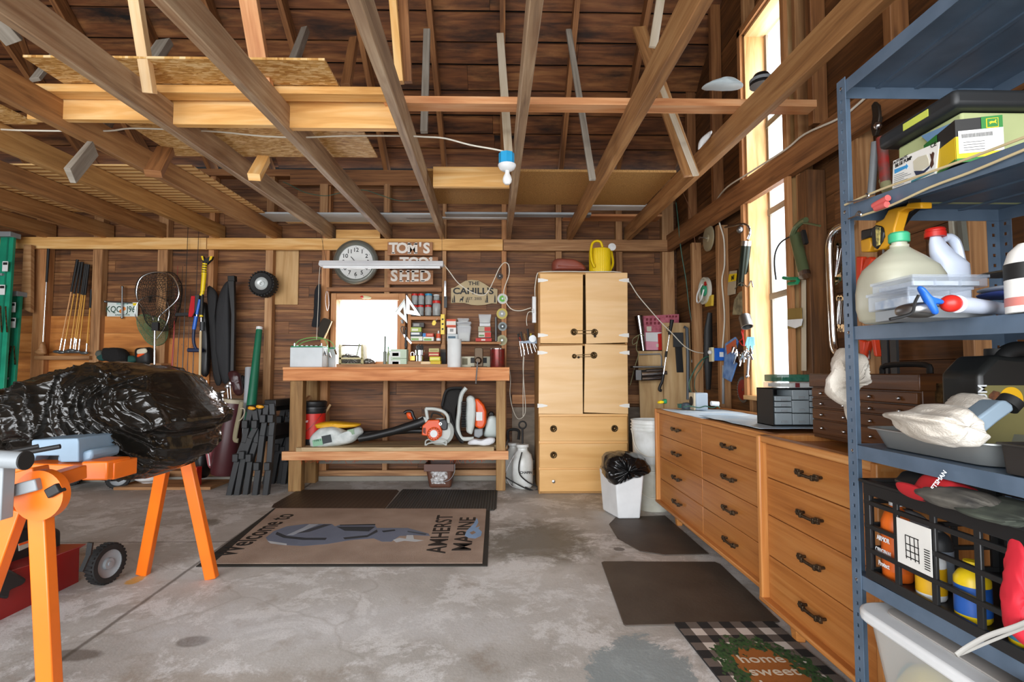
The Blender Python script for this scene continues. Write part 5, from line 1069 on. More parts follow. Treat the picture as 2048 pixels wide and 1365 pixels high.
MB().puff([zz(*p) for p in ((600, 200), (680, 180), (760, 200), (725, 300), (700, 420), (700, 560), (720, 680), (775, 760), (740, 770), (690, 700), (640, 560), (600, 430), (540, 400), (560, 280))], Yp+.08, .07, .01, 20, 9, pw=.35).build('harness_pad', mat('black padding', '#1d1c1b', .85), t)
mb = MB(); mb.tube([at(*zz(x, y), Y=Yp-.02) for x, y in ((545, 380), (580, 240), (640, 195), (760, 190))], .012, 8); mb.tube([at(*zz(x, y), Y=Yp-.03) for x, y in ((620, 460), (650, 560), (690, 660), (740, 740), (770, 765))], .013, 8); mb.build('strap', M_INK, t)
t = T('sprayer_jug', 'white sprayer jug between the backpack blower and the bench post', 'sprayer', at(982, 885, Y=5.2)); MB().puff([zz(*p) for p in ((990, 700), (1000, 600), (1020, 510), (1060, 475), (1100, 480), (1130, 520), (1140, 700))], 5.22, .07, nu=50, pw=.3).build('tank', mat('milky tank', '#ccd8d4', .4), t); MB().puff([zz(*p) for p in ((1030, 470), (1050, 440), (1085, 445), (1095, 485), (1060, 490))], 5.2, .03, nu=30, nv=8).build('pump_head', M_INK, t)
MB().puff([zz(*p) for p in ((818, 765), (850, 735), (890, 725), (960, 735), (1040, 710), (1100, 720), (1090, 770), (1010, 797), (900, 790), (830, 788))], 4.97, .05, .012, 18, 15, nu=60).build('rag', mat('clean white rag', '#e6eaee', .9), label='folded white rag on the right end of the lower shelf', cat='rag')
# bucket below
t = T('brown_bucket', 'brown square bucket with a torn white label under the bench', 'bucket', at(881, 977, Z=0)); yb = at(881, 977, Z=0).y; zz = ZM(780, 740, 5.25)
P0 = [at(*zz(x, 1255), Y=yb) for x in (412, 640)]; P1 = [at(*zz(x, 985), Y=yb) for x in (370, 668)]; b0 = [V(P0[0].x, yb, 0), V(P0[1].x, yb, 0), V(P0[1].x, yb+.2, 0), V(P0[0].x, yb+.2, 0)]; b1 = [V(P1[0].x, yb-.03, P1[0].z), V(P1[1].x, yb-.03, P1[0].z), V(P1[1].x, yb+.23, P1[0].z), V(P1[0].x, yb+.23, P1[0].z)]
M_BB = mat('brown pail', '#5e3a2a', .45); mb = MB(); mb._add(b0+b1, [(3,2,1,0), (0,1,5,4), (1,2,6,5), (2,3,7,6), (3,0,4,7)]); mb.build('body', M_BB, t, bevel=.02, seg=3)
MB().box((P1[0].x-.008, yb-.04, P1[0].z-.07), (P1[1].x+.008, yb-.028, P1[0].z)).build('rim', M_BB, t, bevel=.003)
MB().prism([at(*zz(x, y), Y=yb-.022) for x, y in ((420, 1080), (460, 1060), (600, 1058), (605, 1140), (560, 1170), (585, 1200), (440, 1200), (425, 1150), (450, 1130))], (0, .002, 0)).build('torn_label', mat('torn paper', '#d8dadb', .8, vs=40, hex2='#6b5a50'), t)
mb = MB(); mb.tube([at(*zz(x, y), Y=yb-.04) for x, y in ((680, 990), (675, 1080), (620, 1160), (520, 1180), (430, 1170)[:2])], .0025, 6); mb.build('bail', M_STEELD, t)
# sprayers at right of bench
def sprayer(lab, x, yb_, Yo, s=1, ring=False, txt=False):
    b = at(x, yb_, Z=0); b.y += Yo; rr = .1*s; t = T('pump_sprayer', lab, 'sprayer', b)
    h = .40*s; MB().lathe([(0, 0), (rr*.8, 0), (rr, .03), (rr, h*.62), (rr*.85, h*.78), (rr*.5, h*.88), (rr*.48, h*.93), (rr*.62, h*.96), (rr*.62, h*1.02), (0, h*1.03)], b, 32).build('tank', M_BKT, t)
    if ring:
        MB().cyl(b+V(0, 0, h), b+V(.0, 0, h+.15), .009, seg=10).build('pump_rod', M_INK, t); MB().tube([b+V(math.cos(a)*.035, 0, h+.19+math.sin(a)*.035) for a in [k*math.tau/12 for k in range(12)]], .008, 8, 1, closed=True).build('pump_handle', M_INK, t)
    else:
        MB().tube([b+V(-.05, 0, h+.02), b+V(-.055, 0, h+.12), b+V(.0, 0, h+.14), b+V(.055, 0, h+.12), b+V(.05, 0, h+.04)], .014, 8).build('pump_handle', M_INK, t)
    if txt: mb = MB(); pt(mb, 'CHAPIN', x+6, 954-8, 5, b.y-rr-.002, bold=.03); mb.build('lettering', M_INK, t)
    return t, b
tA, bA = sprayer('white pump sprayer with a ring handle beside the tall cabinet', 1046, 980, .1, 1.0, True, True)
tB, bB = sprayer('white pump sprayer with a black grip behind the ring-handled one', 1028, 976, .24, .96)
ptube(MB(), [(1044, 905), (1038, 930), (1040, 950), (1056, 965), (1075, 975), (1068, 982), (1050, 975)], .006, bA.y-.12).build('hose', M_INK, tA)
ptube(MB(), [(1016, 880), (1008, 900), (994, 918), (998, 940), (1008, 952), (1022, 962), (1050, 977), (1070, 984)], .006, bA.y-.14).build('hose', M_INK, tB)
ptube(MB(), [(1028, 912), (1016, 935), (1012, 955), (1022, 972), (1040, 980)], .006, bA.y-.13).build('wand', M_STEEL, tB)
ptube(MB(), [(1018, 735), (1021, 760), (1020, 790), (1026, 820), (1036, 838), (1048, 832), (1051, 815), (1048, 770), (1046, 735), (1047, 710), (1046, 690)], .004, 5.3).build('white_cable', M_CORDW, label='white cord drooping between the bench and the cabinet', cat='cord')
# magnetic strip with screwdrivers
t = T('tool_rack', 'blue grey rack of hand tools on the left of the tall cabinet', 'rack', at(1060, 690, Y=5.0)); zz = ZM(1000, 460, 4.267)
mb = MB(); mb.pslab([zz(*p) for p in ((175, 955), (325, 935), (328, 970), (180, 968))], 5.0, .05); mb.build('bar', mat('blue grey enamel', '#8fa3b8', .4), t)
for k, (x, hx, l) in enumerate(((155, '#2b2a28', 70), (178, '#3a3734', 85), (208, '#8a6a40', 70), (235, '#2a2a2a', 110), (262, '#c9b43c', 70), (165, '#8c3a2c', 40), (270, '#2a2a2a', 60))):
    s_ = T('screwdriver', 'screwdriver with %s handle standing in the tool rack' % ('a slim black', 'a stout dark grey', 'a wooden', 'a tall black', 'a yellow', 'a short red', 'a small black')[k], 'screwdriver', at(*zz(x+20, 1080), Y=5.0), group='screwdrivers in the rack')
    MB().cyl(at(*zz(x, 955-l), Y=5.01), at(*zz(x+12, 950), Y=5.02), .011, .008, seg=8).build('handle', mat('grip '+hx, hx, .5), s_); MB().cyl(at(*zz(x+12, 950), Y=5.02), at(*zz(x+30+k*3, 1080-k*9), Y=5.02), .003, seg=6).build('shaft', M_STEEL, s_)
mb = MB(); mb.lathe([(.035, 0), (.035, .004), (.02, .004)], at(*zz(278, 930), Y=4.98), 20, RX); mb.build('tape_disc', M_STEELD, label='round steel blade leaning in the tool rack', cat='blade')
ptube(MB(), [zz(205, 1085), zz(200, 1200), zz(197, 1365), zz(197, 1600)], .003, 5.02).build('thin_cable', M_CORDW, label='thin white cord falling from the tool rack', cat='cord')
# ================================================================ back right corner
zz = ZM(1200, 560, 4.55)
W_TP = wood('pale plank', '#a98455', '#c9a878', '#dcc095', knots=.1, gs=8)
for px_, Y, d, lab in (((350, 650, 600, 1205), 5.25, .02, 'wide pale plank leaning behind the mixer in the back corner'), ((568, 392, 822, 1130), 5.12, .02, 'tall pale plank leaning in the back right corner')):
    P_ = [at(*zz(px_[0]+(8 if Y > 5.2 else 30)*0, px_[1]), Y=Y), at(*zz(px_[2], px_[1]), Y=Y), at(*zz(px_[2]+20, px_[3]), Y=Y-.1), at(*zz(px_[0]+20, px_[3]), Y=Y-.1)]
    L_ = (P_[3].z-0)/(P_[0].z-P_[3].z); P_[2] = P_[2]+(P_[2]-P_[1])*L_; P_[3] = P_[3]+(P_[3]-P_[0])*L_
    mb = MB(); a_ = (P_[0]-P_[3]).normalized(); b_ = (P_[1]-P_[0]).normalized(); mb.obox(sum(P_, Vector())/4+V(0, .012, 0), [a_, b_, a_.cross(b_)], [(P_[0]-P_[3]).length/2, (P_[1]-P_[0]).length/2, .01]); mb.build('plank', W_TP, label=lab, cat='board')
t = T('steel_tumbler', 'tall steel tumbler hanging beside the cabinet', 'tumbler', at(*zz(395, 645), Y=5.28)); MB().cyl(at(*zz(395, 645), Y=5.28), at(*zz(350, 328), Y=5.28), .026, .045, 24).build('body', M_STEEL, t)
mb = MB(); mb.tube([at(*zz(*p), Y=5.22) for p in ((400, 505), (360, 500), (300, 540), (300, 590), (340, 560), (355, 500), (330, 620), (350, 680), (320, 780), (290, 900), (275, 960))], .004, 6); mb.build('twine', mat('pale twine', '#a8a67c', .8), label='pale twine tied to the steel tumbler', cat='twine')
t = T('calendar_box', 'red and pink printed carton hanging beside the tumbler', 'carton', at(*zz(500, 640), Y=5.25)); 
def quadpx(mb, px, Y, t_): return mb.prism([at(*zz(*p), Y=Y) for p in px], (0, t_, 0))
quadpx(MB(), ((395, 330), (718, 312), (718, 640), (420, 640)), 5.27, .03).build('body', mat('pink print', '#c26a7a', .6, vs=30, hex2='#a85060'), t)
quadpx(MB(), ((415, 480), (560, 478), (562, 565), (418, 560)), 5.268, .002).build('white_panel', M_WHITE, t); quadpx(MB(), ((525, 492), (600, 480), (600, 640), (532, 640)), 5.266, .002).build('red_panel', M_RED, t); quadpx(MB(), ((420, 562), (528, 566), (528, 640), (424, 640)), 5.267, .002).build('pink_panel', mat('light pink', '#e8a0b4', .6), t)
mb = MB()
for i in range(4):
    for j in range(2): quadpx(mb, ((418+i*36, 350+j*34), (438+i*36, 348+j*34), (438+i*36, 372+j*34), (418+i*36, 374+j*34)), 5.267, .002)
for i in range(4): quadpx(mb, ((600+i*28, 325), (618+i*28, 324), (618+i*28, 342), (600+i*28, 344)), 5.267, .002)
mb.build('printed_windows', mat('dark red print', '#7c2230', .6), t); mb = MB(); quadpx(mb, ((425, 425), (468, 424), (468, 470), (427, 470)), 5.267, .002); quadpx(mb, ((510, 585), (532, 583), (532, 612), (512, 612)), 5.265, .001); mb.build('printed_windows', mat('cream print2', '#d8d2c0', .6), t)
t = T('steering_bracket', 'silver metal mixer body mounted on the planks', 'machine', at(*zz(450, 920), Y=5.1)); mb = MB(); mb.cyl(at(*zz(372, 865), Y=5.1), at(*zz(600, 850), Y=5.1), .045, seg=24); mb.cyl(at(*zz(380, 905), Y=5.08), at(*zz(590, 895), Y=5.08), .022, seg=16); mb.cyl(at(*zz(420, 830), Y=5.08), at(*zz(590, 820), Y=5.08), .016, seg=16); mb.build('body', M_STEEL, t); mb = MB(); pbox(mb, *zz(325, 820), *zz(378, 915), 5.07, .08); pbox(mb, *zz(300, 785), *zz(590, 800), 5.06, .12); mb.build('frame', M_STEELD, t, bevel=.003)
mb = MB(); mb.tube([at(*zz(*p), Y=5.2) for p in ((360, 680), (545, 675), (560, 700), (560, 790))], .006, 6, 1); mb.build('bracket', M_GREYP, t)
t = T('trekking_pole', 'telescopic walking pole with a black grip leaning in the corner', 'pole', at(*zz(560, 1000), Y=4.85)); Yt = 4.95; MB().tube([at(*zz(655, 365), Y=Yt), at(*zz(645, 430), Y=Yt), at(*zz(630, 500), Y=Yt)], [.02, .016, .014], 10, 1).build('grip', M_INK, t)
MB().cyl(at(*zz(632, 500), Y=Yt), at(*zz(578, 860), Y=Yt), .006, seg=8).build('shaft', M_STEEL, t); mb = MB(); mb.cyl(at(*zz(605, 650), Y=Yt), at(*zz(598, 705), Y=Yt), .012, seg=10); mb.tube([at(*zz(*p), Y=Yt) for p in ((578, 860), (565, 930), (550, 960), (540, 1000), (560, 1010))], .014, 8); mb.build('clamp', M_INK, t); mb = MB(); mb.tube([at(*zz(*p), Y=Yt-.01) for p in ((635, 420), (610, 440), (612, 470), (640, 480))], .003, 6); mb.build('strap', M_INK, t)
t = T('paddle_board', 'black metal bracket arm fixed to the tall plank', 'bracket', at(*zz(740, 1100), Y=5.06)); MB().pslab([zz(*p) for p in ((690, 610), (745, 610), (780, 1105), (705, 1105))], 5.06, .03).build('arm', M_BLACKP, t, bevel=.002); mb = MB(); pbox(mb, *zz(668, 480), *zz(760, 612), 5.05, .02); mb.build('plate', M_DARKP, t, bevel=.002)
MB().tube([at(*zz(765, 430), Y=5.0), at(*zz(790, 440), Y=5.0), at(*zz(800, 700), Y=5.0), at(*zz(800, 1090), Y=5.0)], .016, 8, 1).build('post_tube', mat('slate post', '#4f5860', .5), t)
MB().lathe([(.022, 0), (.022, .012), (.01, .014), (.01, .0)], at(*zz(850, 740), Y=4.95), 20, RX).build('pulley', M_GREYP, label='small grey pulley wheel beside the slate post', cat='pulley')
t = T('hand_saw_case', 'long black case hanging on the gable wall in the corner', 'case', at(*zz(985, 1000), X=1.74)); MB().tube([at(*zz(1000, 300), X=1.73), at(*zz(985, 450), X=1.72), at(*zz(985, 700), X=1.72), at(*zz(985, 1000), X=1.73)], [.02, .035, .04, .02], 10, 1, flat=.6).build('case', M_INK, t)
t = T('extension_reel', 'round black cord reel hanging in the back right corner', 'cord reel', at(*zz(930, 580), Y=4.85)); MB().lathe([(.045, 0), (.05, .02), (.045, .04), (.015, .045), (0, .045)], at(*zz(930, 535), Y=4.88), 24, RX).build('reel', M_INK, t)
MB().beam(at(*zz(1022, 335), Y=4.76), at(*zz(1022, 620), Y=4.76), .012, .012, up=(0, 1, 0)).build('brass_rod', mat('brass', '#a07a3a', .3, .9), label='thin brass rod standing against the corner stud', cat='rod')
# on the gable wall between corner and window
def wallt(x, y, X=XS): return at(x, y, X=X)
t = T('outlet_box', 'blue electrical outlet box with a white plug and small label', 'outlet', at(*zz(1090, 740), Y=4.2)); mb = MB(); pbox(mb, *zz(1042, 622), *zz(1136, 736), 4.17, .06); mb.build('box', M_BLUE, t, bevel=.003); mb = MB(); pbox(mb, *zz(1016, 614), *zz(1042, 745), 4.168, .06); mb.build('cover', mat('cream cover', '#d2cba8', .5), t, bevel=.003); mb = MB(); pbox(mb, *zz(1088, 658), *zz(1125, 702), 4.166, .003); mb.build('sticker', M_WHITE, t); mb = MB(); mb.sphere(at(*zz(1000, 660), Y=4.17), .018, 10, 8); mb.build('plug', M_WHITE, t)
ptube(MB(), [zz(1018, 700), zz(960, 705), zz(900, 760), zz(840, 860), zz(810, 950), zz(830, 1030), zz(850, 1060)], .006, 4.3).build('green_cable', M_CORDG, label='green extension cord dropping from the outlet box to the dresser', cat='cord')
ptube(MB(), [zz(960, 705), zz(920, 800), zz(870, 880), zz(860, 980), zz(880, 1030)], .0035, 4.35).build('green_cable', M_CORDG, label='thinner green cord crossing behind the green extension cord', cat='cord')
MB().cyl(at(*zz(1120, 780), Y=4.22), at(*zz(1120, 1130), Y=4.22), .012, seg=12).build('conduit', M_GREYP, label='grey conduit pipe below the blue outlet box', cat='pipe')
# items with flat axes on the gable
def wdisc(name, x, y, r, X, m, lab, cat, prof=None, sc=1):
    c_ = at(x, y, X=X); RYm = Matrix.Rotation(-math.pi/2, 3, 'Y'); t = T(name, lab, cat, c_-V(0, 0, r)); MB().lathe(prof or [(r, 0), (r, .01), (r*.9, .014), (r*.3, .014), (r*.25, .02), (0, .02)], c_, 36, RYm).build('body', m, t); return t, c_
zz6 = ZM(1240, 420, 3.59)
t, c_ = wdisc('pot_lid', 1418, 477, .11, 1.745, mat('old pan lid', '#b3a98a', .35, .4), 'old metal lid with a bent handle hanging high on the gable stud', 'lid'); mb = MB(); mb.cyl(c_-V(.015, 0, 0), c_-V(.08, -.0, -.01), .006, seg=8); mb.cyl(c_-V(.08, 0, 0), c_-V(.085, .0, 0), .012, seg=8); mb.build('handle', M_STEEL, t)
t, c_ = wdisc('cord_reel', 1413, 582, .115, 1.735, mat('reel grey', '#c5c3b4', .5), 'white cord reel with a green hub on the gable stud', 'reel', [(.115, 0), (.115, .03), (.1, .032), (.1, .012), (.02, .012)]); RYm = Matrix.Rotation(-math.pi/2, 3, 'Y')
MB().lathe([(.045, 0), (.045, .035), (0, .04)], c_, 24, RYm).build('hub', mat('mint hub', '#3fa47a', .4), t); mb = MB(); mb.tube([c_+V(-.05, -.04, .05), c_+V(-.06, .05, -.02), c_+V(-.05, .08, -.09), c_+V(-.06, -.03, -.08), c_+V(-.05, -.07, .0)], .006, 8); mb.build('cord', M_WHITE, t); MB().box((1.715, c_.y-.06, c_.z+.04), (1.72, c_.y-.0, c_.z+.075)).build('red_label', M_RED, t)
mb = MB(); mb.prism([at(*p, X=1.74) for p in ((1414, 600), (1428, 590), (1427, 612), (1415, 614))], (-.02, 0, 0)); mb.build('tape_measure', mat('dull yellow', '#c7a832', .5), label='dull yellow package hanging under the cord reel', cat='package')
t = T('saw_blade_card', 'carded packet with a yellow top hanging on the gable wall', 'packet', at(1462, 592, X=1.84)); MB().prism([at(*p, X=1.835) for p in ((1460, 543), (1474, 541), (1471, 588), (1454, 592))], (-.004, 0, 0)).build('card', mat('clear card', '#b9ac93', .5), t); MB().prism([at(*p, X=1.83) for p in ((1459, 549), (1474, 547), (1472, 562), (1457, 565))], (-.004, 0, 0)).build('yellow_header', M_YEL, t); mb = MB(); mb.text('M/', .05, at(1465.5, 556, X=1.824), (0, -1, 0), (0, 0, 1), .0004, .03); mb.build('lettering', M_INK, t)
MB().prism([at(*p, X=1.836) for p in ((1480, 585), (1490, 580), (1484, 630), (1466, 630), (1470, 600))], (-.006, 0, 0)).build('sandpaper_pack', mat('olive packet', '#a49a78', .6, vs=20, hex2='#6a6450'), label='olive packet hanging below the flashlight', cat='packet')
t = T('grease_tube', 'long dark cylinder with metal clips hanging left of the gable window', 'tube', at(1490, 575, X=1.74)); MB().cyl(at(1484, 572, X=1.72), at(1492, 492, X=1.72), .034, seg=20).build('body', mat('gun metal', '#2c332c', .25, .6), t); MB().cyl(at(1492, 492, X=1.72), at(1493, 482, X=1.72), .036, seg=20).build('collar', M_STEEL, t)
MB().tube([at(*p, X=1.69) for p in ((1496, 478), (1500, 465), (1496, 452), (1485, 448), (1465, 452), (1450, 455))], .008, 8).build('hose', M_STEEL, t); mb = MB(); mb.tube([at(*p, X=1.69) for p in ((1470, 578), (1482, 566), (1495, 574), (1502, 562), (1506, 575))], .004, 6); mb.build('hooks', M_STEEL, t); MB().sphere(at(1480, 460, X=1.7), .025, 12, 8).build('valve', M_STEELD, t)
t = T('pipe_elbow', 'galvanised pipe fitting hanging left of the gable window', 'pipe fitting', at(1490, 640, X=1.72)); mb = MB(); p0, p1 = at(1487, 612, X=1.72), at(1489, 632, X=1.68); mb.lathe([(.036, 0), (.04, .01), (.04, .09), (.034, .09), (.03, .0)], p1, 24, Matrix.Rotation(math.radians(155), 3, 'X')); mb.build('body', M_STEELD, t)
t = T('zip_bag', 'blue and orange plastic packet hanging beside the outlet box', 'packet', at(1460, 760, X=1.74)); MB().prism([at(*zz(*p), X=1.735) for p in ((1150, 580), (1240, 520), (1265, 560), (1230, 740), (1255, 760), (1200, 930), (1130, 890), (1140, 760))], (-.012, 0, 0)).build('packet', mat('blue packet', '#3d6db2', .35, vs=16, hex2='#7fa5d8'), t, bevel=.003); MB().prism([at(*zz(*p), X=1.72) for p in ((1150, 600), (1238, 540), (1240, 620), (1160, 680))], (-.003, 0, 0)).build('orange_print', mat('orange print', '#c8603c', .5), t)
for k, (x, y) in enumerate(((1225, 620), (1255, 670), (1290, 690), (1320, 660), (1350, 640))):
    t = T('socket_set', ('upper left', 'lower left', 'lowest', 'middle', 'rightmost')[k]+' bunch of shiny keys and fittings hanging by the window jamb', 'fittings', at(*zz(x, y+40), X=1.70), group='shiny fittings by the jamb'); mb = MB()
    for j in range(6): c_ = at(*zz(x+R.uniform(-25, 25), y+R.uniform(-30, 30)), X=1.69+R.uniform(-.02, .02)); mb.cyl(c_, c_+V(R.uniform(-.02, .02), R.uniform(-.02, .02), R.uniform(-.06, -.03)), .007, seg=8)
    mb.build('metal', M_CHROME, t)
t = T('aqua_keys', 'bunch of aqua tagged keys hanging at the window jamb', 'keys', at(*zz(1370, 640), X=1.72)); mb = MB()
for k in range(7): mb.beam(at(*zz(1345+k*9, 520), X=1.70), at(*zz(1325+k*13, 600+(k % 3)*20), X=1.70), .01, .003, up=(0, 1, 0))
mb.build('keys', mat('aqua metal', '#7ab6c8', .3, .5), t)
mb = MB(); mb.tube([at(*zz(*p), X=1.7) for p in ((1320, 400), (1290, 470), (1300, 530), (1270, 560), (1310, 600), (1300, 480), (1330, 430))], .004, 6); mb.build('red_wire', M_RED, label='loop of red wire hanging above the shiny fittings', cat='wire')
t = T('wrench', 'steel wrench hanging under the shiny fittings', 'wrench', at(*zz(1345, 890), X=1.72)); MB().cyl(at(*zz(1352, 690), X=1.7), at(*zz(1340, 870), X=1.7), .009, seg=8).build('shaft', M_STEEL, t); mb = MB(); mb.sphere(at(*zz(1352, 690), X=1.7), .018, 10, 6); mb.sphere(at(*zz(1340, 875), X=1.7), .016, 10, 6); mb.build('heads', M_STEEL, t)
t, c_ = wdisc('circular_saw_blade', 1486, 780, .1, 1.83, M_STEELD, 'circular saw blade with a red face hanging below the fittings', 'saw blade', [(.095, 0), (.095, .002), (.08, .002)]); MB().lathe([(.078, 0), (.078, .004), (.012, .004), (.012, 0)], c_, 36, RYm).build('red_face', mat('red lacquer', '#9c2a1c', .3, .3), t); mb = MB()
for k in range(30): a = k*math.tau/30; d = V(0, math.cos(a), math.sin(a)); mb.box(c_+d*.097-V(.003, .004, .004), c_+d*.097+V(0, .004, .004))
mb.build('teeth', M_STEELD, t)
# grease gun etc. between window and shelving
t = T('grease_gun', 'olive green grease gun hanging on the window trim', 'grease gun', at(1612, 552, X=1.70)); MB().cyl(at(1608, 545, X=1.68), at(1590, 470, X=1.68), .03, seg=20).build('barrel', mat('olive steel', '#5f6b4a', .3, .4), t); MB().cyl(at(1610, 553, X=1.68), at(1608, 545, X=1.68), .033, seg=20).build('end_cap', M_STEEL, t)
mb = MB(); mb.tube([at(*p, X=1.66) for p in ((1585, 470), (1592, 455), (1605, 443), (1612, 440))], .016, 8); mb.tube([at(*p, X=1.66) for p in ((1600, 445), (1620, 448), (1640, 452))], .006, 8); mb.build('head', mat('olive steel', '#5f6b4a', .3, .4), t); MB().tube([at(*p, X=1.67) for p in ((1583, 472), (1562, 485), (1551, 505), (1549, 530), (1552, 560))], .005, 8).build('hose', M_INK, t); mb = MB(); mb.beam(at(1606, 462, X=1.67), at(1612, 488, X=1.67), .02, .02); mb.build('lever', M_INK, t)
mb = MB(); mb.tube([at(*p, X=1.68) for p in ((1567, 556), (1580, 558), (1595, 558), (1594, 566), (1578, 568))], .011, 8, 2); mb.build('spray_nozzle', M_GREEN, label='small green nozzle hooked on the window trim below the grease gun', cat='nozzle')
t = T('packet', 'small yellow and white packet pinned to the window trim', 'packet', at(1590, 660, X=1.72)); MB().prism([at(*p, X=1.72) for p in ((1578, 618), (1604, 616), (1605, 655), (1578, 658))], (-.01, 0, 0)).build('card', mat('mustard card', '#8d7236', .7), t); MB().prism([at(*p, X=1.705) for p in ((1577, 640), (1606, 638), (1603, 652), (1592, 657), (1577, 652))], (-.006, 0, 0)).build('label_strip', M_WHITE, t)
MB().prism([at(*p, X=1.73) for p in ((1604, 560), (1612, 560), (1613, 742), (1604, 742))], (-.004, 0, 0)).build('yardstick', mat('pale metal rule', '#c8bca4', .5), label='long pale ruler hanging below the grease gun', cat='ruler')
# bent chrome rail hanging next to the shelving
t = T('grab_bar', 'thick bent chrome bar hanging beside the steel shelving', 'bar', at(1670, 700, X=1.7)); Yg = 2.2; MB().tube([at(*p, X=1.70) for p in ((1703, 446), (1690, 450), (1672, 460), (1661, 480), (1659, 510), (1661, 560), (1664, 620), (1667, 680), (1671, 700), (1676, 706))], .0205, 16).build('bar', M_CHROME, t)
# dresser top goods
t = T('parts_organizer', 'grey drawer organizer with clear drawers on the wide dresser', 'organizer', at(1598, 865, Z=.82)); zz = ZM(1540, 380, 2.625)
Yo = 2.5; a_ = at(1547, 850, Y=Yo); b_ = at(1640, 860, Y=Yo); xo0, xo1 = a_.x, at(1657, 850, Y=Yo).x; zo0 = .829; zo1 = at(1600, 777, Y=Yo).z
MB().box((xo0, Yo, zo0), (xo1, Yo+.01+.15, zo0+.004)).box((xo0, Yo, zo1-.004), (xo1, Yo+.16, zo1)).box((xo0, Yo, zo0), (xo0+.004, Yo+.16, zo1)).box((xo1-.004, Yo, zo0), (xo1, Yo+.16, zo1)).box((xo0, Yo+.155, zo0), (xo1, Yo+.16, zo1)).build('case', M_INK, t)
M_ODR = mat('smoky drawer', '#8d979c', .3); W3 = (xo1-xo0-.012)/3
for ci, rows in enumerate(((.17, .17, .17, .37), (.3, .37, .33), (.17, .17, .17, .17, .32))):
    tot = sum(rows); zcur = zo1-.006; 
    if ci == 0: zcur -= .03
    Htot = zcur-zo0-.006
    for r in rows:
        hh = Htot*r/tot; x0 = xo0+.006+ci*W3; mb = MB().box((x0+.002, Yo-.004, zcur-hh+.002), (x0+W3-.002, Yo+.14, zcur-.002)); dd = mb.build('drawer', M_ODR, t, bevel=.002); MB().box((x0+W3*.35, Yo-.012, zcur-hh*.8), (x0+W3*.65, Yo-.003, zcur-hh*.8+.008)).build('pull', M_GREYP, dd); zcur -= hh
t = T('tackle_box', 'clear organizer box with dark latches on the drawer organizer', 'box', at(1605, 777, Y=2.55)); z_ = zo1+.001; MB().box((xo0+.04, Yo+.0, z_), (xo1+.015, Yo+.17, z_+.028)).build('body', M_CLEAR, t, bevel=.003); MB().box((xo0+.055, Yo+.02, z_+.004), (xo1+.0, Yo+.15, z_+.02)).build('contents', mat('pale contents', '#cfcfc4', .7, vs=60, hex2='#8f9086'), t)
for k in (.3, .65): MB().box((xo0+.04+(xo1-xo0)*k-.01, Yo-.004, z_+.003), (xo0+.04+(xo1-xo0)*k+.01, Yo, z_+.024)).build('latch', mat('maroon latch', '#6b2a2c', .4), t)
t = T('tackle_box', 'dark green clear-lid box on top of the clear organizer box', 'box', at(1608, 765, Y=2.55)); z_ += .03; MB().box((xo0+.045, Yo+.0, z_), (xo1+.0, Yo+.17, z_+.035)).build('body', clear('green clear plastic', '#2f6b58', .15, .75), t, bevel=.004); MB().box((xo0+.07, Yo+.02, z_+.004), (xo1-.02, Yo+.15, z_+.02)).build('contents', mat('dark contents', '#3c4a44', .7, vs=60, hex2='#8f9086'), t)
# portable speaker and clutter on the far end of dresser
zz = ZM(1200, 560, 4.55); t = T('speaker', 'small silver box speaker at the far end of the dresser', 'speaker', at(1400, 815, Z=.83)); Ys = 3.68; p0, p1 = zz(872, 1030), zz(985, 1135); x0, x1 = at(p0[0], 800, Y=Ys).x, at(p1[0], 800, Y=Ys).x; z1 = at(1400, p0[1], Y=Ys).z
MB().box((x0, Ys, .824), (x1, Ys+.11, z1)).build('body', mat('silver plastic', '#a9b6c2', .35), t, bevel=.008); MB().box((x0-.012, Ys+.003, .824), (x0, Ys+.107, z1)).build('bezel', mat('cream bezel', '#c9bba0', .5), t, bevel=.004); MB().lathe([(.034, 0), (.034, .004), (0, .006)], V(x0-.012, Ys+.055, (z1+.824)/2), 24, RYm).build('driver', M_INK, t)
mb = MB(); c_ = at(*zz(790, 1100), Y=3.8); c_.z = .823; mb.lathe([(.035, 0), (.04, .02), (.03, .045), (0, .05)], c_, 20); mb.build('slate_disc', mat('slate cap', '#3e4c58', .5), label='round slate coloured cap left of the silver speaker', cat='cap')
MB().beam(at(*zz(715, 1150), Y=3.85)*1, at(*zz(830, 1140), Y=3.85), .05, .03).build('green_box', mat('teal box', '#2f6a60', .5), label='small teal case at the far corner of the dresser', cat='case'); MB().cyl(at(*zz(1010, 1125), Y=3.6), at(*zz(1080, 1130), Y=3.6), .016, seg=16).build('light_bulb_box', M_WHITE, label='small white cylinder right of the silver speaker', cat='cylinder')
ptube(MB(), [zz(760, 1160), zz(820, 1150), zz(900, 1165), zz(960, 1150), zz(1020, 1165), zz(1070, 1150), zz(1090, 1165)], .004, 3.62).build('tangled_cable', M_CORDG, label='tangled green cord around the silver speaker', cat='cord')
t = T('yellow_scraper', 'yellow and green plastic tool behind the dresser corner', 'tool', at(*zz(560, 1125), Y=3.97)); MB().puff([zz(*p) for p in ((525, 1110), (550, 1098), (580, 1105), (575, 1125), (530, 1128))], 3.97, .02, nu=30, nv=8).build('body', M_YEL, t); MB().puff([zz(*p) for p in ((560, 1098), (602, 1085), (606, 1125), (570, 1125))], 3.98, .02, nu=30, nv=8).build('tip', M_GREEN, t)
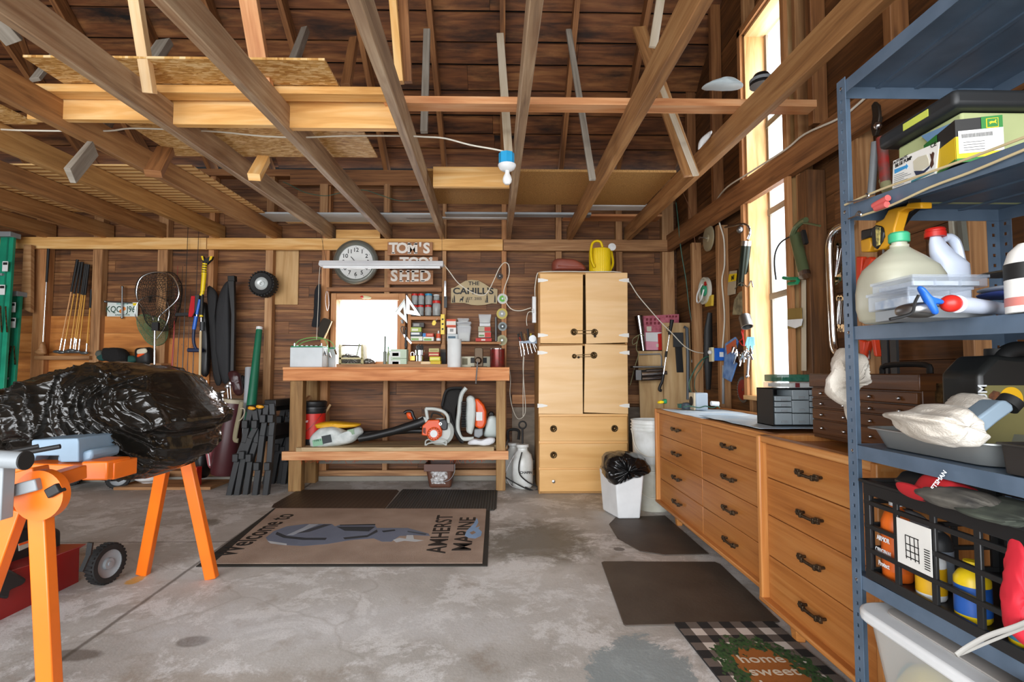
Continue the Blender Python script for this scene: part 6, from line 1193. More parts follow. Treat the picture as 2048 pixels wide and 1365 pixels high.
# ================================================================ left part of the back wall
zz = ZM(0, 440, 4.015); z5 = ZM(0, 640, 5.12)
M_LAD = mat('green fibreglass', '#1f9a78', .45, hex2='#178266'); M_LAD2 = mat('dark green fibreglass', '#14735a', .5)
def ladder(lab, top, bot, Y0, Y1, w_, hx=M_LAD):
    t = T('step_ladder', lab, 'ladder', (at(*top, Y=Y1).x, Y0, 0)); a = at(*top, Y=Y1); b = at(*bot, Y=Y0); d = (a-b).normalized(); b = b - d*(b.z/d.z); n = V(1, 0, 0)
    for off in (0, -.42):
        for (yo, ww) in ((0, w_),):
            mb = MB(); p0, p1 = b+V(off, 0, 0), a+V(off, 0, 0); mb.beam(p0, p1, w_*.35, .012, up=n); mb.beam(p0-V(w_*.16, .02, 0), p1-V(w_*.16, .02, 0), .04, .006, up=V(0, 1, 0).cross(d)); mb.beam(p0+V(w_*.16, -.02, 0), p1+V(w_*.16, -.02, 0), .04, .006, up=V(0, 1, 0).cross(d))
            mb = MB(); mb.beam(p0, p1, w_, .03, up=V(0, 1, 0)); mb.build('rail', hx, t, bevel=.004)
            mb = MB(); mb.beam(p0+V(w_*.12, -.017, 0), p1+V(w_*.12, -.017, 0), w_*.12, .004, up=V(0, 1, 0)); mb.build('flange', M_LAD2, t)
    for k in range(1, 7): p = b.lerp(a, k/7.2); MB().box((p.x-.42, p.y-.04, p.z-.01), (p.x, p.y+.04, p.z+.012)).build('step', M_GREYP, t)
    MB().box((a.x-.46, a.y-.06, a.z-.02), (a.x+w_*.55, a.y+.06, a.z+.03)).build('top_cap', M_GREYP, t, bevel=.006)
    return t, a, b
t1, a1, b1 = ladder('green fibreglass step ladder at the left edge, taller of two', (17, 472), (-4, 780), 4.9, 5.2, .13)
t2, a2, b2 = ladder('shorter green fibreglass step ladder beside the taller one', (34, 590), (18, 800), 4.98, 5.25, .1, M_LAD)
for tt, x, y, Y in ((t1, 10, 533, 5.1), (t1, 4, 580, 5.08), (t2, 25, 615, 5.15), (t2, 25, 646, 5.13)):
    mb = MB(); pbox(mb, x-5, y-10, x+5, y+10, Y-.03, .004); o = mb.build('warning_label', M_WHITE, tt); mb = MB(); pbox(mb, x-4, y-8, x+4, y-3, Y-.033, .003); mb.build('printed_mark', M_INK, o)
for tt, p, q, Y in ((t1, (1, 612), (3, 665), 5.02), (t1, (11, 613), (14, 665), 5.02), (t2, (22, 692), (15, 735), 5.08), (t2, (28, 692), (30, 730), 5.08)):
    MB().beam(at(*p, Y=Y-.04), at(*q, Y=Y-.04), .012, .003, up=(0, 1, 0)).build('spreader', M_BRASS, tt)
mb = MB(); mb.pslab([zz(*p) for p in ((190, 200), (250, 200), (245, 745), (165, 705))], 5.3, .04); mb.build('wood_brace', W_STUD, label='old board fixed to the wall beside the green ladders', cat='board')
shelf('wall_shelf', (68, 712, 178, 720), .13, 'narrow ledge holding the heads of the golf clubs', m=W_STUD)
MGC = mat('club head', '#6f7375', .35, .7); M_YS = mat('yellow shaft', '#d79a2c', .4)
tops = ((622, 320), (642, 340), (662, 340), (688, 356), (700, 358), (712, 360), (735, 560)); bots = ((480, 1050), (510, 1055), (562, 1050), (590, 1040), (604, 1050), (632, 1050), (693, 1060))
nm = ('leftmost', 'second', 'third', 'fourth', 'fifth', 'sixth', 'short rightmost')
for k, (a, b) in enumerate(zip(tops, bots)):
    t = T('golf_club', nm[k]+' of the yellow shafted golf clubs leaning on the ledge', 'golf club', at(*zz(*b), Y=5.33), group='yellow shafted golf clubs'); A_, B_ = at(*zz(*a), Y=5.42), at(*zz(*b), Y=5.36); d = (B_-A_)
    s1 = .36 if k < 6 else .3; s2 = .87
    MB().cyl(A_, A_+d*s1, .013, .009, 10).build('grip', M_INK, t); MB().cyl(A_+d*s1, A_+d*s2, .0055, seg=8).build('shaft', M_YS if k else mat('orange shaft', '#dca46a', .5), t); MB().cyl(A_+d*s2, B_, .008, .005, 8).build('hosel', M_CHROME, t)
    mb = MB(); mb.sphere(B_+V(-.015, -.01, -.012), (.045, .02, .017), 14, 8); mb.build('club_head', MGC, t)
t = T('golf_driver', 'single wooden headed driver with a steel shaft hanging by the stud', 'golf club', at(82, 712, Y=5.33)); A_, B_ = at(97, 498, Y=5.36), at(86, 685, Y=5.34); MB().cyl(A_, A_+(B_-A_)*.36, .013, .01, 10).build('grip', M_INK, t); MB().cyl(A_+(B_-A_)*.36, B_, .005, seg=8).build('shaft', M_STEEL, t); MB().puff([zz(*p) for p in ((340, 985), (355, 985), (365, 1040), (368, 1075), (330, 1085), (290, 1075), (288, 1058), (320, 1040))], 5.34, .03, nu=40, nv=10, pw=.4).build('club_head', W_STUD, t)
# licence plate, lug wrench
t = T('license_plate', 'white license plate with an orange reading KQC J96 on the wall', 'license plate', at(245, 634, Y=5.47)); Yn = 5.465; mb = MB(); pbox(mb, 215, 605, 275, 633.5, Yn, .003); mb.build('plate', mat('plate white', '#dfe8e2', .35), t, bevel=.001)
mb = MB(); pt(mb, 'KQC', 227, 619.5, 12.5, Yn, bold=.01, sx=.8); pt(mb, 'J96', 262, 619.5, 12.5, Yn, bold=.01, sx=.8); pt(mb, 'SUNSHINE STATE', 245, 630.5, 3, Yn, bold=.02, sx=.9); mb.build('lettering', mat('plate green ink', '#1e4a3a', .5), t)
mb = MB(); mb.sphere(at(242, 623, Y=Yn), (.02, .003, .02), 12, 8); mb.sphere(at(248, 618, Y=Yn), (.02, .003, .02), 12, 8); mb.build('orange_print', mat('orange fruit print', '#e88a3a', .5), t)
mb = MB(); pt(mb, 'MYFLORIDA.COM', 245, 608.5, 2.6, Yn, bold=.01, sx=.8); mb.build('small_lettering', mat('teal ink', '#4aa3a0', .5), t); mb = MB(); pbox(mb, 266, 606.5, 273, 611.5, Yn-.001, .001); mb.build('registration_sticker', M_YEL, t)
t = T('lug_wrench', 'four way steel lug wrench hanging over the license plate', 'wrench', at(243, 638, Y=5.44)); mb = MB(); mb.cyl(at(*zz(982, 535), Y=5.44), at(*zz(980, 790), Y=5.44), .008, seg=10); mb.cyl(at(*zz(840, 655), Y=5.45), at(*zz(1060, 668), Y=5.45), .008, seg=10)
for p in ((982, 540), (980, 785), (845, 656)): mb.sphere(at(*zz(*p), Y=5.445), .014, 10, 6)
mb.build('cross_bars', M_STEELD, t)
# landing nets
def net(lab, hoop, handle, Y, r, hx, bagpx, dep, wires=26):
    t = T('landing_net', lab, 'landing net', at(*zz(*(handle[-1] if handle else hoop[0])), Y=Y)); MB().tube([at(*zz(*p), Y=Y) for p in hoop], r, 8, 5).build('hoop', M_STEEL, t)
    if handle: MB().cyl(at(*zz(*handle[0]), Y=Y), at(*zz(*handle[1]), Y=Y), .011, seg=14).build('handle', M_STEEL, t)
    mb = MB().puff([zz(*p) for p in bagpx], Y+dep*.8, dep, .02, 6, 3, nu=44, nv=22, pw=.5); o = mb.build('mesh_bag', hx, t); m = o.modifiers.new('w', 'WIREFRAME'); m.thickness = .0035; m.use_replace = True; return t
t = net('silver hooped landing net with a dark mesh bag and long handle', ((1235, 810), (1215, 770), (1115, 665), (1098, 560), (1140, 460), (1250, 420), (1370, 445), (1430, 540), (1422, 640), (1290, 765), (1272, 810)), ((1243, 880), (1240, 1250)), 5.2, .007, mat('dark net cord', '#27231d', .9), ((1105, 560), (1150, 450), (1260, 425), (1400, 430), (1450, 560), (1420, 720), (1380, 860), (1290, 895), (1210, 850), (1165, 740), (1130, 660)), .12)
mb = MB(); mb.beam(at(*zz(1252, 825), Y=5.19), at(*zz(1250, 890), Y=5.19), .06, .03, up=(0, 1, 0)); mb.build('yoke', M_INK, t)
net('smaller landing net with a pale green mesh behind the first', ((1235, 960), (1150, 870), (1085, 760), (1110, 660), (1180, 618), (1260, 612), (1340, 660), (1358, 760), (1320, 870), (1255, 960)), None, 5.36, .005, mat('green net cord', '#6f8a62', .9), ((1110, 800), (1160, 760), (1300, 800), (1350, 860), (1340, 960), (1280, 1010), (1200, 1000), (1130, 900)), .05)
# bags on the shelf behind the black cover
mb = MB().puff([z5(*p) for p in ((1070, 300), (1120, 288), (1230, 290), (1290, 330), (1310, 400), (1280, 440), (1150, 440), (1080, 400))], 5.3, .08, .02, 20, 21, nu=60); mb.build('black_glove', mat('black wool', '#141313', .95), label='black fabric glove bundle on the wall between the studs', cat='gloves')
t = T('golf_head_cover', 'black and cream golf head cover by the landing net handle', 'head cover', at(290, 728, Y=5.3)); MB().puff([z5(*p) for p in ((1405, 300), (1480, 285), (1550, 290), (1570, 380), (1550, 460), (1440, 460), (1410, 400))], 5.32, .07, nu=50).build('cover', M_INK, t); MB().puff([z5(*p) for p in ((1408, 310), (1470, 292), (1502, 300), (1500, 340), (1412, 352))], 5.25, .015, nu=40, nv=8).build('cream_patch', mat('cream patch', '#d8d0b8', .7), t); MB().puff([z5(*p) for p in ((1412, 352), (1480, 345), (1460, 365), (1410, 385))], 5.25, .014, nu=30, nv=8).build('orange_band', M_OR, t)
for k, (a, b, c_, hx, lab) in enumerate(((1060, 380, 60, '#17433e', 'dark teal fabric bundle left of the black glove bundle'), (1350, 400, 60, '#1d4a42', 'dark teal fabric bundle right of the black glove bundle'), (1030, 345, 40, '#55574f', 'grey club head behind the studs'))):
    MB().puff([z5(a-c_, b+10), z5(a-c_*.5, b-30), z5(a+c_*.5, b-28), z5(a+c_, b+10), z5(a+c_*.4, b+40), z5(a-c_*.4, b+40)], 5.34, .04, nu=40).build('fabric_bundle', mat('cloth '+hx, hx, .9), label=lab, cat='bundle')
shelf('wall_shelf', (200, 727, 322, 733), .2, 'ledge behind the black cover carrying gloves and head covers', m=W_STUD)
for k, (x, y) in enumerate(((455, 580), (520, 545), (690, 520), (790, 495), (870, 480))):
    MB().sphere(at(*z5(x, y+12), Y=5.3), (.035, .03, .025), 12, 8).build('golf_iron', M_INK, label=('first', 'second', 'third', 'fourth', 'fifth')[k]+' dark club head from the left peeking over the black cover', cat='golf club', group='dark club heads behind the cover')
# rods
rods = ((1428, 370, 1385, 1200, '#8c2a22', 'thin red fishing rod nearest the landing net', 5.44), (1468, 372, 1420, 1230, '#3a2a22', 'thin brown fishing rod right of the thin red rod', 5.44), (1510, 60, 1462, 1300, '#1f1b18', 'tall dark fishing rod reaching above the ledger', 5.34), (1596, 90, 1545, 1300, '#2a1d17', 'second tall dark fishing rod reaching above the ledger', 5.34), (1400, 810, 1375, 1220, '#b5261c', 'short bright red rod tip by the landing net', 5.3), (1530, 560, 1500, 1300, '#4a2a1c', 'brown rod between the two tall dark rods', 5.42))
for (x0, y0, x1, y1, hx, lab, Y) in rods:
    t = T('fishing_rod', lab, 'fishing rod', at(*zz(x1, y1), Y=Y-.05)); A_, B_ = at(*zz(x0, y0), Y=Y), at(*zz(x1, y1), Y=Y-.06); B2 = B_ + (B_-A_).normalized()*(B_.z-.2 if y1 > 1210 else .05); MB().cyl(A_, B2, .0025, .006, 8).build('blank', mat('rod '+hx, hx, .35), t)
    if y1 > 1210: MB().cyl(A_.lerp(B2, .72), A_.lerp(B2, .86), .011, seg=10).build('grip', M_INK, t)
    for k in range(1, 5): p = A_.lerp(B2, k*.17); MB().tube([p+V(-.012, 0, 0), p+V(-.02, 0, .008), p+V(-.012, 0, .014)], .0015, 5).build('guide', M_STEEL, t)
MB().beam(at(*zz(1415, 762), Y=5.3), at(*zz(1520, 758), Y=5.3), .03, .035, up=(0, 1, 0)).build('rod_rack', M_INK, label='short black rack bar holding the fishing rods', cat='rack')
# snow brushes
zz = ZM(360, 440, 4.013)
t = T('snow_brush', 'yellow and black handled snow brush with a forked tip', 'snow brush', at(398, 760, Y=5.2)); Yk = 5.24; P_ = lambda x, y, Y=Yk: at(*zz(x, y), Y=Y)
mb = MB(); mb.pslab([zz(*p) for p in ((168, 290), (188, 290), (196, 318), (240, 292), (262, 292), (255, 318), (225, 345), (212, 360), (188, 360), (172, 315))], Yk, .03); mb.build('scraper', M_INK, t, bevel=.003)
for p in (((168, 290), (184, 290), (190, 328), (178, 322)), ((240, 292), (262, 292), (252, 316), (232, 330))): MB().pslab([zz(*q) for q in p], Yk-.004, .004).build('yellow_tip', M_YEL, t)
for k in range(5): MB().cyl(P_(200-k*2, 350+k*19), P_(199-k*2, 362+k*19), .022, seg=12).build('grip_ring', M_YEL, t)
MB().cyl(P_(203, 340), P_(190, 440), .017, seg=12).build('neck', M_INK, t); MB().cyl(P_(195, 425), P_(182, 575), .022, .02, 14).build('sleeve', M_YEL, t); MB().cyl(P_(182, 575), P_(172, 610), .018, seg=12).build('collar', M_YEL, t); MB().cyl(P_(178, 600), P_(172, 785), .016, .015, 12).build('grip', M_INK, t); MB().cyl(P_(171, 765), P_(171, 780), .017, seg=12).build('button', M_YEL, t); MB().cyl(P_(171, 785), P_(167, 900), .008, seg=10).build('shaft', M_STEEL, t); MB().cyl(P_(180, 820), P_(178, 890), .022, seg=10).build('pivot', M_DARKP, t)
MB().cyl(P_(167, 895, 5.2), P_(158, 1300, 5.15), .012, seg=10).build('pole', mat('cream pole', '#cdb890', .5), label='cream coloured pole hanging below the yellow snow brush', cat='pole')
t = T('snow_brush', 'blue snow brush with a red bristle head', 'snow brush', at(390, 705, Y=5.22)); MB().cyl(P_(160, 640), P_(135, 760), .014, seg=10).build('upper_shaft', M_BLUE, t); MB().cyl(P_(140, 730), P_(130, 790), .007, seg=8).build('inner_shaft', M_STEEL, t); MB().cyl(P_(130, 775), P_(112, 880), .018, seg=12).build('lower_shaft', M_BLUE, t); MB().tube([P_(112, 880), P_(108, 960), P_(120, 1020), P_(145, 1050)], .014, 10).build('grip', mat('navy grip', '#1c2a4a', .5), t); MB().cyl(P_(65, 1046), P_(185, 1048), .02, seg=10).build('scraper_head', mat('navy grip', '#1c2a4a', .5), t)
MB().pslab([zz(*p) for p in ((118, 605), (155, 600), (140, 700), (105, 770), (100, 770))], Yk, .03).build('brush_back', M_DARKP, t, bevel=.004); MB().pslab([zz(*p) for p in ((90, 612), (119, 612), (113, 740), (95, 778), (68, 778), (68, 755))], Yk-.005, .04).build('bristles', mat('red bristle', '#d0222c', .8, bump=.8, bs=300), t)
for pts, hx, lab, Y, d in ((((222, 540), (250, 535), (300, 600), (295, 760), (300, 900), (320, 1200), (335, 1300), (300, 1335), (270, 1250), (250, 1000), (235, 760), (225, 640)), '#151517', 'limp black fabric bag hanging beside the snow brushes', 5.33, .03),
    (((385, 490), (355, 520), (320, 600), (298, 720), (290, 900), (298, 1100), (330, 1260), (360, 1320), (400, 1300), (410, 1100), (405, 700), (400, 500)), '#1d1e21', 'long curved black carry bag hanging beside the black post', 5.3, .04)):
    MB().puff([zz(*p) for p in pts], Y, d, .006, 8, 5, nu=80, nv=14, pw=.3).build('carry_bag', mat('bag '+hx, hx, .75, bump=.2), label=lab, cat='bag')
t = T('black_post', 'tall square black post leaning between the curved bag and wheel', 'post', at(465, 750, Y=5.28)); MB().pslab([zz(*p) for p in ((380, 462), (432, 450), (437, 760), (430, 1230), (402, 1230), (410, 760))], 5.25, .04).build('post', M_BLACKP, t, bevel=.003); mb = MB(); mb.pslab([zz(*p) for p in ((380, 450), (434, 446), (436, 490), (384, 490))], 5.24, .06); mb.build('cap', M_INK, t, bevel=.003)
MB().puff([zz(*p) for p in ((180, 680), (215, 670), (225, 780), (240, 1000), (228, 1240), (170, 1230), (175, 1000), (190, 860))], 5.36, .04, nu=50, pw=.3).build('net_bag', M_BLACKP, label='dark hanging bag behind the yellow snow brush shaft', cat='bag')
# spare wheel
t = T('spare_wheel', 'small black tyred wheel hanging on a wall stud', 'wheel', at(527, 594, Y=5.3)); c_ = at(527, 569, Y=5.33); rr = .125
MB().lathe([(rr*.55, -.05), (rr*.85, -.06), (rr, -.035), (rr*1.02, 0), (rr, .035), (rr*.85, .06), (rr*.55, .05), (rr*.5, .03)], c_, 40, RX, caps=False).build('tyre', M_RUBBER, t); mb = MB()
for k in range(26):
    a = k*math.tau/26
    for s_ in (-1, 1): d = V(math.cos(a+s_*.06), 0, math.sin(a+s_*.06)); mb.obox(c_+d*rr*.99+V(0, s_*.035, 0), [V(0, 1, 0), d, d.cross(V(0, 1, 0))], [.02, .006, .008])
mb.build('tread', M_RUBBER, t); MB().lathe([(rr*.52, .03), (rr*.52, .05), (rr*.42, .035), (rr*.25, .03), (rr*.2, .045), (rr*.12, .045), (rr*.1, .02), (0, .02)], c_, 28, RX).build('rim', mat('pale rim', '#c9cfce', .35, .3), t)
# tubes, golf bags
t = T('storage_tube', 'tall green cardboard tube with a white cap by the wall stud', 'tube', at(505, 815, Y=5.2)); A_, B_ = at(518.5, 660, Y=5.3), at(499, 850, Y=5.1); d = (B_-A_).normalized(); B_ = B_+d*.1; MB().cyl(A_, B_, .029, .052, 28).build('tube', mat('forest green tube', '#17694c', .4), t); MB().cyl(A_-d*.028, A_, .031, seg=24).build('cap', M_WHITE, t)
A_, B_ = at(498, 736, Y=5.28), at(493, 850, Y=5.15); MB().cyl(A_, B_+(B_-A_)*.4, .035, seg=28).build('storage_tube', mat('grey tube', '#a3a8ad', .4), label='shorter grey tube left of the green tube', cat='tube')
zz = ZM(350, 640, 3.593)
t = T('golf_bag', 'tall brown golf bag with a cream collar near the back wall', 'golf bag', at(455, 952, Z=0)); b_ = V(0, 5.12, 0); Yg = 5.2; 
mb = MB(); c0, c1 = at(*zz(345, 1110), Y=Yg), at(*zz(422, 580), Y=Yg); MB().ring([c0, c0.lerp(c1, .05), c0.lerp(c1, .5), c1], [.105, .115, .105, .098], 28).build('body', mat('brown vinyl', '#4a2226', .38), t); MB().ring([c1-(c1-c0)*.03, c1+(c1-c0)*.02], [.104, .104], 28).build('collar', mat('cream vinyl', '#b6ab92', .5), t)
MB().tube([at(*zz(x, y), Y=Yg-.12) for x, y in ((478, 590), (462, 680), (440, 780), (430, 860), (455, 870))], .022, 8, flat=.5).build('strap', mat('khaki strap', '#8d8468', .7), t); MB().tube([at(*zz(x, y), Y=Yg-.13) for x, y in ((470, 640), (495, 640), (500, 670), (480, 710), (455, 730))], .006, 8).build('handle', mat('cream vinyl', '#b6ab92', .5), t)
for k, (x, y, lab) in enumerate(((395, 460, 'iron golf club standing in the brown bag, leftmost'), (375, 480, 'low iron golf club at the left rim of the brown bag'))):
    t_ = T('golf_club', lab, 'golf club', at(*zz(x+10, 560), Y=Yg), group='clubs in the brown bag'); MB().cyl(at(*zz(x+8, 570), Y=Yg), at(*zz(x, y), Y=Yg), .005, seg=8).build('shaft', M_STEEL, t_); MB().puff([zz(x-22, y), zz(x-5, y-22), zz(x+15, y-12), zz(x+12, y+10), zz(x-10, y+14)], Yg, .012, nu=30, nv=8).build('club_head', M_STEEL, t_)
MB().puff([zz(*p) for p in ((385, 385), (420, 365), (460, 380), (478, 430), (490, 520), (460, 545), (430, 530), (405, 450))], Yg, .04, .01, 20, 7, nu=60).build('head_cover', mat('maroon vinyl', '#3c1c1e', .35), label='maroon head cover sticking out of the brown golf bag', cat='head cover')
MB().puff([zz(*p) for p in ((478, 400), (500, 410), (505, 470), (490, 500), (476, 460))], Yg+.05, .03, nu=30).build('head_cover', M_INK, label='small black head cover behind the maroon one', cat='head cover')
t_ = T('golf_club', 'pale putter with an orange shaft between the two golf bags', 'golf club', at(*zz(300, 600), Y=Yg)); MB().cyl(at(*zz(285, 610), Y=Yg), at(*zz(302, 535), Y=Yg), .006, seg=8).build('shaft', M_OR, t_); MB().puff([zz(*p) for p in ((298, 530), (315, 510), (345, 505), (365, 515), (350, 530), (320, 535))], Yg, .012, nu=30, nv=8).build('club_head', M_STEEL, t_)
t = T('golf_bag', 'black and pink golf bag leaning left of the brown one', 'golf bag', at(405, 955, Z=0)); Yg2 = b_.y+.05; MB().puff([zz(*p) for p in ((150, 820), (200, 790), (240, 800), (250, 900), (240, 1050), (230, 1130), (150, 1130), (130, 1050), (130, 930), (140, 870))], Yg2+.08, .09, .01, 9, 3, nu=70, pw=.4).build('body', M_BLACKP, t); MB().puff([zz(*p) for p in ((235, 770), (262, 760), (270, 860), (300, 700), (325, 710), (315, 840), (285, 960), (275, 1050), (250, 1065), (232, 960), (226, 850))], Yg2+.05, .06, .006, 9, 4, nu=80, pw=.4).build('pink_panel', mat('pink nylon', '#b0646a', .6), t)
MB().tube([at(*zz(x, y), Y=Yg2-.02) for x, y in ((135, 935), (170, 905), (215, 915), (240, 970), (250, 1050))], .005, 6).build('piping', M_WHITE, t); MB().puff([zz(*p) for p in ((270, 620), (310, 610), (325, 700), (300, 780), (262, 770), (258, 700))], Yg2+.08, .08, nu=40).build('top_pocket', M_INK, t)
MB().puff([zz(*p) for p in ((95, 440), (120, 428), (180, 430), (215, 470), (232, 560), (205, 580), (180, 500), (130, 462), (100, 455))], Yg2, .03, nu=60).build('head_cover', mat('pink and black cover', '#9a8488', .5, hex2='#1b1a1c', vs=14), label='pink and black head cover rising from the pink golf bag', cat='head cover')
mb = MB()
for k in range(6): mb.puff([zz(150+k*14-9, 560+k*9), zz(150+k*14, 548+k*9), zz(150+k*14+12, 556+k*9), zz(150+k*14+8, 575+k*9)], Yg2+.02*(k % 2), .012, nu=20, nv=6)
mb.build('iron_heads', M_STEEL, label='cluster of iron club heads in the pink golf bag', cat='golf clubs')
MB().box((at(330, 950, Z=0).x, 5.0, 0), (at(450, 950, Z=0).x+.25, 5.36, .025)).build('floor_plank', W_STUD, label='brown board on the floor under the golf bags', cat='board')
# folding sawhorses
def sawhorse(lab, chains, Y, off, top):
    t = T('sawhorse', lab, 'sawhorse', V(at(*zz(*chains[0][0]), Y=Y).x, Y+.2, 0), group='folded black sawhorses')
    for ch in chains:
        for o_ in (V(0, 0, 0), off):
            P_ = [at(*zz(*p), Y=Y)+o_ for p in ch]; b0 = P_[0].z; P_[0].z = .0 if True else b0; mb = MB()
            for i in range(len(P_)-1): mb.beam(P_[i]+(P_[i+1]-P_[i])*-.03, P_[i+1], .05, .052-.004*i, up=(0, 1, 0))
            for i in range(1, len(P_)-1, 2): mb.beam(P_[i]-V(0, .03, .02), P_[i]+V(0, -.03, .05), .05, .07, up=(0, 1, 0))
            mb.build('leg', M_DARKP, t, bevel=.005)
    a = at(*zz(*top), Y=Y); MB().beam(a, a+off*1.1, .11, .06).build('top_rail', M_BLACKP, t, bevel=.006); MB().beam(a-V(0, 0, .25), a+off*1.05-V(0, 0, .25), .06, .1).build('side_panel', M_BLACKP, t, bevel=.004)
off = V(.22, .5, 0); Ysh = at(480, 990, Z=0).y
sawhorse('leftmost folded black sawhorse with splayed legs, left of the workbench', [((395, 1240), (455, 1000), (500, 880), (522, 760), (548, 640)), ((450, 1250), (500, 980), (545, 850), (590, 760), (575, 650))], Ysh+.0, V(.1, .48, 0), (548, 640))
sawhorse('middle folded black sawhorse left of the workbench', [((512, 1240), (548, 1000), (585, 880), (590, 760), (610, 640))], Ysh+.02, V(.1, .48, 0), (612, 640))
sawhorse('rightmost folded black sawhorse beside the left bench post', [((580, 1252), (605, 1060), (632, 830), (650, 720), (660, 610)), ((655, 1252), (680, 1060), (695, 830), (705, 720), (700, 600))], Ysh+.0, V(.06, .46, 0), (682, 600))
for k, (x, y) in enumerate(((553, 632), (612, 622))): MB().puff([zz(x-28, y+8), zz(x-20, y-10), zz(x+15, y-6), zz(x+28, y+8), zz(x, y+18)], Ysh-.035, .02, nu=30, nv=8).build('yellow_latch', mat('amber latch', '#e8a31c', .4), label=('left', 'right')[k]+' yellow latch block on top of the folded sawhorses', cat='latch')
# ================================================================ mitre saw stand and covers
st = T('saw_stand', 'orange folding steel stand carrying the covered mitre saw', 'stand', (-1.55, 2.2, 0))
Yn = 1.66; zz = ZM(0, 850, 2.65); P_ = lambda x, y, Y=Yn: at(*zz(x, y), Y=Y)
def leg(p, q, w_=.052, m=M_ORANGE, par=st):
    d = (p-q).normalized(); q2 = q - d*(q.z/d.z)*1.0 if d.z else q; MB().beam(Vector((q2.x, q2.y, 0.002)), p, w_, .04, up=(0, 1, 0)).build('leg', m, par, bevel=.004)
leg(P_(215, 440), P_(262, 1365)); leg(P_(90, 440), P_(-60, 860)); 
for a, b in (((330, 955), (286, 1150)), ((366, 940), (424, 1158))):
    q = at(*b, Z=0); p = at(*a, Y=2.8); leg(V(p.x, p.y, p.z+.12)+((p-q).normalized())*.0, q, .058)
MB().prism([P_(x, y) for x, y in ((45, 450), (60, 370), (60, 300), (190, 300), (225, 330), (262, 440), (200, 450))], (0, .05, 0)).build('bracket', M_ORANGE, st, bevel=.005)
MB().lathe([(.075, 0), (.075, .03), (0, .032)], P_(245, 365, Yn-.01), 32, RX).build('pivot_plate', M_ORANGE, st)
mb = MB(); mb.beam(P_(50, 300, Yn+.02), P_(225, 255, Yn+.02), .06, .045, up=(0, 0, 1)); mb.build('slide_arm', M_ORANGE, st, bevel=.004); MB().beam(P_(200, 320, Yn-.01), P_(428, 248, Yn+.15), .045, .045).build('slide_arm', M_ORANGE, st, bevel=.004)
MB().beam(at(*zz(30, 218), Y=1.95), at(*zz(565, 235), Y=1.95), .09, .04).build('main_beam', M_ORANGE, st, bevel=.005); mb = MB(); pbox(mb, *zz(430, 196), *zz(565, 296), 1.9, .12); mb.build('beam_box', M_ORANGE, st, bevel=.006); mb = MB(); pbox(mb, *zz(562, 200), *zz(604, 292), 1.93, .12); mb.build('end_plate', M_ORANGE, st, bevel=.004)
MB().beam(V(-1.58, 2.5, .7), V(-1.68, 2.84, .7), .07, .06).build('rear_beam', M_ORANGE, st, bevel=.004)
MB().beam(at(*zz(-40, 378), Y=1.6), at(*zz(222, 310), Y=1.62), .05, .035).build('extension_arm', M_GREYP, st, bevel=.004)
MB().beam(at(*zz(15, 200), Y=1.55), at(*zz(0, 500), Y=1.55), .04, .04, up=(0, 1, 0)).build('support_post', M_GREYP, st, bevel=.003)
mb = MB(); mb.cyl(at(*zz(-60, 178), Y=1.5), at(*zz(135, 190), Y=1.5), .024, seg=24); mb.build('roller', M_GREYP, st); MB().cyl(at(*zz(130, 190), Y=1.49), at(*zz(140, 190), Y=1.49), .026, seg=24).build('roller_cap', M_INK, st)
for a, b in (((0, 155), (205, 115)), ((40, 165), (320, 115))): MB().cyl(at(*zz(*a), Y=1.75), at(*zz(*b), Y=1.8), .008, seg=10).build('rod', M_INK, st)
mb = MB(); mb.beam(P_(262, 365, Yn-.04), P_(325, 330, Yn-.04), .03, .03); mb.beam(P_(275, 335, Yn-.04), P_(300, 370, Yn-.04), .02, .02); mb.build('locking_knob', M_INK, st, bevel=.004)
for p in ((236, 358), (240, 430), (235, 228), (142, 228)): MB().lathe([(.008, 0), (.008, .006), (0, .008)], P_(p[0], p[1], Yn-.015 if p[1] > 300 else 1.9), 8, RX).build('bolt', M_STEEL, st)
# saw base
sw = T('mitre_saw', 'blue grey cast base of the mitre saw under the black cover', 'saw', at(120, 930, Y=2.0)); M_SAW = mat('blue grey casting', '#7f97ab', .4)
MB().prism([at(*zz(x, y), Y=1.93) for x, y in ((165, 195), (165, 85), (175, 80), (410, 72), (415, 90), (418, 198), (318, 200), (310, 165), (190, 165), (178, 195))], (0, .18, 0)).build('base', M_SAW, sw, bevel=.012, seg=3)
MB().prism([at(*zz(x, y), Y=1.95) for x, y in ((300, 198), (305, 160), (420, 150), (480, 130), (492, 150), (485, 185), (440, 200))], (0, .14, 0)).build('turntable', M_SAW, sw, bevel=.01); mb = MB(); pbox(mb, *zz(180, 165), *zz(308, 198), 1.99, .1); mb.build('recess', M_INK, sw)
